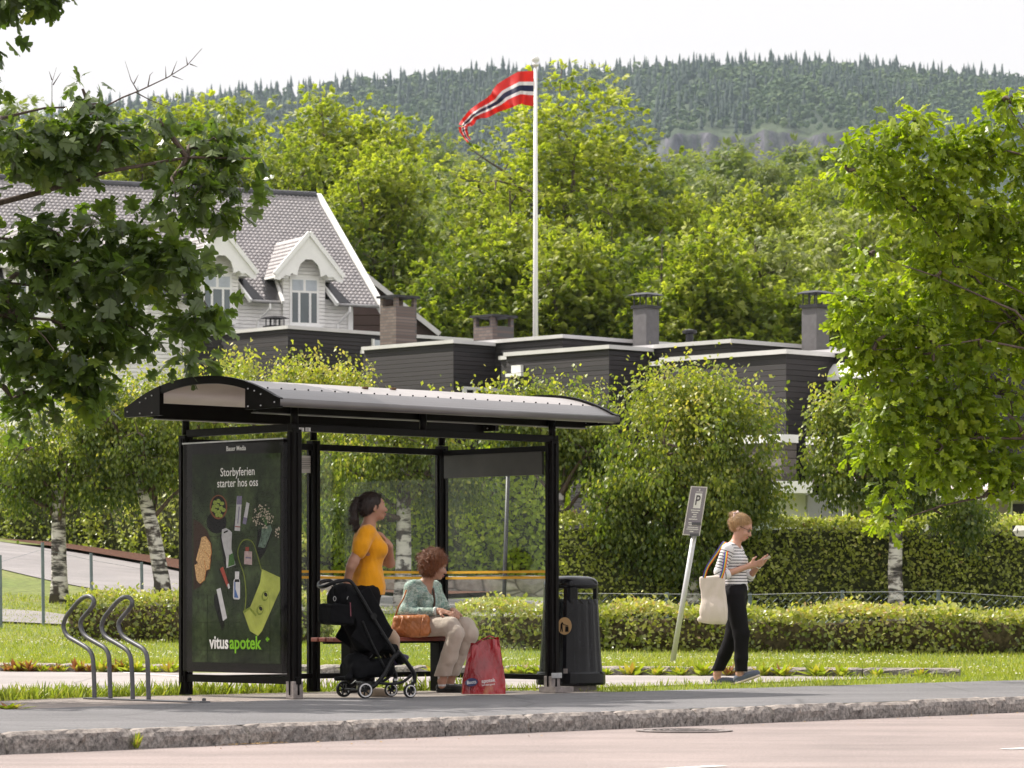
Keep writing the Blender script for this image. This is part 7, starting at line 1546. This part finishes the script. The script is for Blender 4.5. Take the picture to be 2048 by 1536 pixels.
# tote bag hanging from her right shoulder
tbg = thing('tote_bag', wpos((-.165, -.235, .6)), 'cream cotton tote bag with rainbow straps hanging from the shoulder of the walking woman', 'tote bag', rz=R(-14))
S = SDF((-.20, -.10, -.06), (.20, .14, .46), .005)
S.box((0, 0, .205), (.120, .028, .215), .02, .01, RM(0, -4)); S.ell((-.01, -.012, .09), (.120, .045, .10), .05); S.cap((-.13, 0, .01), (.10, 0, -.015), .022, .022, .03)
g = [(np.arange(c_) * S.h + l_).astype(np.float32) for c_, l_ in zip(S.n, S.lo)]; X_, Z_ = g[0][:, None, None], g[2][None, None, :]
S.D = S.D + (.005 * np.sin(X_ * 60 + 3 * np.sin(Z_ * 9)) * np.clip(Z_ / .3, .2, 1) * np.clip((.40 - Z_) / .1, 0, 1)).astype(np.float32); S.wrinkle(.002, 30, 41, (1, 1, .5)); S.build('bag_body', cloth('cream_canvas', (.66, .57, .49), .9, .05), tbg)
mt, nt_, b = newmat('rainbow_webbing'); at = nt_.nodes.new('ShaderNodeAttribute'); at.attribute_name = 'ucoord'
nt_.links.new(ramp(nt_, at.outputs['Fac'], [(0, (.16, .03, .25)), (.17, (.03, .08, .40)), (.34, (.04, .30, .12)), (.5, (.75, .50, .04)), (.67, (.70, .20, .02)), (.84, (.55, .03, .03))], 'CONSTANT'), b.inputs['Base Color']); b.inputs['Roughness'].default_value = .8
def webbing(pts, wdir, wd, par, name):
    cp = curve_pts(pts, 8); vv = []; us = []; ff = []; wdir = V(wdir).normalized(); n = 7
    for i, p in enumerate(cp):
        d = (cp[min(i + 1, len(cp) - 1)] - cp[max(i - 1, 0)]).normalized(); s_ = (wdir - d * wdir.dot(d)).normalized(); nn_ = d.cross(s_) * .0015
        for sg in (1, -1):
            for j in range(n): vv.append(tuple(p + s_ * (j / (n - 1) - .5) * wd + nn_ * sg)); us.append(j / (n - 1) * .999)
    for i in range(len(cp) - 1):
        for h_ in (0, n):
            for j in range(n - 1): a = i * 2 * n + h_ + j; ff.append((a, a + 1, a + 2 * n + 1, a + 2 * n))
    return meshobj(name, npmesh(name, vv, np.array(ff), u=us), mt, par, world=False)
webbing([(-.085, -.030, .40), (-.055, -.02, .50), (.03, .03, .64), (.085, .10, .735), (.11, .145, .700)], (1, .2, -.3), .03, tbg, 'strap')
webbing([(.075, -.030, .40), (.10, -.035, .47), (.115, -.012, .58), (.115, .045, .68), (.115, .10, .728), (.11, .15, .700)], (1, 0, 0), .034, tbg, 'strap')

# ===== pushchair
st = thing('pushchair', V((-1.165, 27.99, 0)), 'black folding pushchair with white rimmed wheels in front of the bench', 'pushchair', rz=R(25))
M_fab = cloth('black_fabric', (.006, .006, .007), .85, .2, sheen=0); M_tub = plain('black_tubing', (.012, .012, .013), .4, .0, bmp=.03, spec=.2); M_rub = plain('tyre_rubber', (.012, .012, .012), .7, bmp=.1); M_rim = plain('white_rim', (.62, .61, .61), .4, bmp=.02); M_chr = plain('bright_steel', (.45, .45, .46), .3, .8)
WY = .225
def wheel(x, y, r_, yaw=0, white=True):
    c = V((x, y, r_)); ax = V((-math.sin(yaw), math.cos(yaw), 0)); fx = V((math.cos(yaw), math.sin(yaw), 0)); A3 = (fx, Z, ax)
    m = MB(); m.lathe([(r_ * .72, -.014), (r_ * .95, -.016), (r_, -.008), (r_, .008), (r_ * .95, .016), (r_ * .72, .014)], c, 28, A3, False); ty = m.build('wheel', M_rub, st, world=False, smooth=True)
    m = MB(); m.lathe([(r_ * .70, -.017), (r_ * .84, -.017), (r_ * .84, .017), (r_ * .70, .017), (r_ * .70, -.017)], c, 28, A3, False); m.build('rim', M_rim if white else M_tub, ty, world=False, smooth=False)
    m = MB(); m.lathe([(0, -.020), (.016, -.020), (.016, .020), (0, .020)], c, 12, A3)
    for i in range(6): a = i * 1.0472 + .3; d = fx * math.cos(a) + Z * math.sin(a); m.bar(c, c + d * r_ * .74, .012, .010, up=tuple(ax))
    m.build('spokes', M_tub, ty, world=False)
wheel(-.12, -WY, .066); wheel(-.12, WY, .066, 0, False); wheel(.285, -WY + .03, .056, .12); wheel(.285, WY - .03, .056, -.1)
def tb(pts, r_=.013, nm='frame_tube', mt_=None, n=6): m = MB(); m.tube(curve_pts(pts, n), r_, 10); return m.build(nm, mt_ or M_tub, st, world=False, smooth=True)
for s in (-1, 1):
    y = s * .20
    tb([(-.30, y * .9, .945), (-.235, y, .94), (-.16, y, .84), (-.02, y, .62), (.155, y, .355), (.165, y, .335)], .0145)          # push bar tube down to the joint
    tb([(.175, y * 1.04, .36), (.12, y * 1.05, .31), (.05, y * 1.08, .19), (-.04, y * 1.1, .10), (-.10, y * 1.1, .085)], .018); tb([(.165, y * 1.04, .375), (.205, y * 1.02, .345), (.30, y, .225), (.325, y * .98, .175), (.32, y * .98, .12)], .018)
    tb([(-.02, y * 1.08, .125), (.12, y, .115), (.22, y, .13), (.30, y, .185)], .012); tb([(-.13, y * 1.0, .62), (-.05, y * .98, .45), (.07, y * .98, .235)], .009)
    m = MB(); m.tube([(.30, s * (WY - .03), .055), (.315, s * (WY - .035), .13)], [.012, .016], 8); m.build('fork', M_tub, st, world=False, smooth=True); m = MB(); m.box((.318, s * (WY - .035) , .138), (.03, .03, .018)); m.build('swivel', M_chr, st, world=False)
    m = MB(); m.lathe([(0, -.012), (.026, -.012), (.026, .012), (0, .012)], (-.045, s * .222, .66), 14, (V((1, 0, 0)), Z, V((0, 1, 0)))); m.build('hinge', M_tub, st, world=False)
tb([(-.30, -.18, .945), (-.36, -.15, .93), (-.40, -.06, .90), (-.40, .06, .90), (-.36, .15, .93), (-.30, .18, .945)], .016, 'handlebar'); tb([(-.12, -WY, .066), (-.12, WY, .066)], .010, 'axle'); tb([(-.02, -.2, .12), (-.02, .2, .12)], .009, 'cross_bar')
m = MB(); m.box((-.105, -.12, .085), (.05, .10, .03)); m.build('brake', M_chr, st, world=False)
S = SDF((-.34, -.24, .10), (.34, .24, .98), .006)          # seat with backrest, sides and calf rest
S.path([(-.19, -.0, .80), (-.12, 0, .62), (-.04, 0, .44)], [.075, .09, .085], .03); S.box((-.13, 0, .62), (.045, .165, .24), .035, .02, RM(0, -24)); S.box((.06, 0, .415), (.15, .155, .035), .03, .03, RM(0, 6)); S.box((.22, 0, .335), (.035, .145, .075), .025, .02, RM(0, -35))
for s in (1, -1): S.box((-.035, .165 * s, .52), (.14, .014, .13), .012, .03, RM(0, 34)); S.box((-.075, .172 * s, .68), (.12, .014, .19), .012, .03, RM(0, -28))
S.wrinkle(.003, 22, 51); S.build('seat', M_fab, st)
S = SDF((-.42, -.26, .62), (.05, .26, 1.0), .006); S.ell((-.215, 0, .80), (.125, .185, .125), .02); S.ell((-.13, 0, .72), (.12, .16, .13), .01, sub=True); S.wrinkle(.004, 26, 52); S.build('folded_hood', M_fab, st)
S = SDF((-.24, -.26, .10), (.30, .26, .46), .006); S.box((-.01, 0, .235), (.185, .175, .07), .05, .02, RM(0, -6)); S.ell((-.10, 0, .30), (.09, .17, .06), .03); S.wrinkle(.006, 20, 53); S.build('basket', M_fab, st)
S = SDF((-.48, -.24, .50), (-.10, .22, .80), .006); S.box((-.29, -.04, .665), (.105, .15, .075), .03, .02, RM(0, 4)); S.box((-.29, -.045, .74), (.10, .145, .016), .012, .01, RM(0, 3)); S.wrinkle(.003, 24, 54); S.build('handle_bag', M_fab, st)
for x in (-.36, -.24):
    m = MB(); m.tube([(x, -.19, .74), (x - .004, -.165, .80), (x - .01, -.14, .90)], .006, 6); bs = m.build('bag_strap', M_fab, st, world=False); m = MB(); m.tube([(x - .003 + .012 * math.cos(a), -.178, .80 + .018 * math.sin(a)) for a in [.628 * i for i in range(10)]], .0028, 5, closed=True); m.build('buckle', M_chr, bs, world=False)
m = MB(); m.tube([(-.236, -.197, .77), (-.232, -.199, .66)], .004, 5); m.build('charm', plain('reddish_charm', (.20, .05, .07), .5), st, world=False)
tb([(.20, -.12, .31), (.27, -.12, .285), (.31, 0, .28), (.27, .12, .285), (.20, .12, .31)], .009, 'footrest')
S = SDF((-.30, -.2, .12), (-.05, .2, .36), .006); S.cap((-.14, -.12, .29), (-.22, -.12, .17), .03, .02, .03); S.cap((-.22, -.15, .165), (-.235, .1, .155), .02, .02, .03); S.build('rear_flap', M_fab, st)
# child in the seat: only a knee and a shoe show past the side of the seat
RS = Matrix.Rotation(R(25), 3, 'Z'); kp = V((-1.165, 27.99, 0)); kd = thing('person', kp + RS @ V((.0, 0, .42)), 'small child sitting in the black pushchair, only a beige knee and a dark shoe showing', 'person', rz=R(25))
S = SDF((-.32, -.18, -.22), (.34, .18, .42), .006); S.ell((-.08, 0, .30), (.075, .068, .08), .02); S.cap((-.07, 0, .22), (-.075, 0, .25), .03, None, .02); S.ell((-.07, 0, .12), (.065, .09, .11), .04); S.ell((-.03, 0, .03), (.075, .095, .06), .03)
for s in (1, -1): S.path([(0, .055 * s, .03), (.17, .06 * s, .075), (.19, .06 * s, .05), (.21, .06 * s, -.11)], [.05, .042, .04, .026], .02); S.path([(-.07, .09 * s, .19), (-.03, .12 * s, .10), (.06, .09 * s, .09)], [.03, .026, .018], .015); hand(S, (.06, .09 * s, .09), (1, -.2 * s, -.1), (0, .3 * s, 1), s, .6, .5)
S.build('body', M_skin, kd)
S = SDF((-.2, -.2, -.2), (.34, .2, .2), .006); S.ell((-.03, 0, .03), (.085, .105, .07), .03)
for s in (1, -1): S.path([(0, .055 * s, .03), (.17, .06 * s, .08), (.195, .06 * s, .05), (.21, .06 * s, -.07)], [.062, .054, .052, .042], .02)
S.wrinkle(.003, 26, 61); S.build('trousers', cloth('brown_beige_cotton', (.34, .24, .17), .85), kd)
S = SDF((-.22, -.2, .0), (.1, .2, .3), .006); S.ell((-.07, 0, .13), (.08, .11, .12), .03)
for s in (1, -1): S.path([(-.07, .09 * s, .19), (-.03, .13 * s, .10), (.05, .095 * s, .09)], [.042, .038, .030], .015)
S.build('jumper', cloth('grey_knit', (.16, .16, .19), .9), kd)
for s in (1, -1):
    S = SDF((.14, .06 * s - .07, -.2), (.36, .06 * s + .07, -.04), .005); shoe(S, (.185, .06 * s, -.165), (1, 0, .35), L=.14, wd=.028); S.build('shoe', cloth('dark_violet_shoe', (.05, .035, .08), .6), kd)
S = SDF((-.2, -.12, .2), (.06, .12, .44), .005); S.ell((-.095, 0, .325), (.078, .074, .08), .02); S.ell((.0, 0, .29), (.06, .06, .07), .01, sub=True); S.wrinkle(.0015, 60, 63); S.build('hair', H_blond, kd)
# ---------------------------------------------------------------- air
mb = MB(); x, y0, y1, z0, z1 = 1500, -60, 3700, -2, 620
mb.hexa([(-x, y0, z0), (x, y0, z0), (x, y1, z0), (-x, y1, z0), (-x, y0, z1), (x, y0, z1), (x, y1, z1), (-x, y1, z1)])
m = bpy.data.materials.new('air'); m.use_nodes = True; nt = m.node_tree; nt.nodes.remove(nt.nodes['Principled BSDF'])
vol = nt.nodes.new('ShaderNodeVolumePrincipled'); vol.inputs['Color'].default_value = (.72, .86, 1.0, 1); vol.inputs['Density'].default_value = 0.000055; vol.inputs['Anisotropy'].default_value = .2
nt.links.new(vol.outputs[0], nt.nodes['Material Output'].inputs['Volume'])
hz = mb.build('haze', m); tag(hz, kind='stuff')
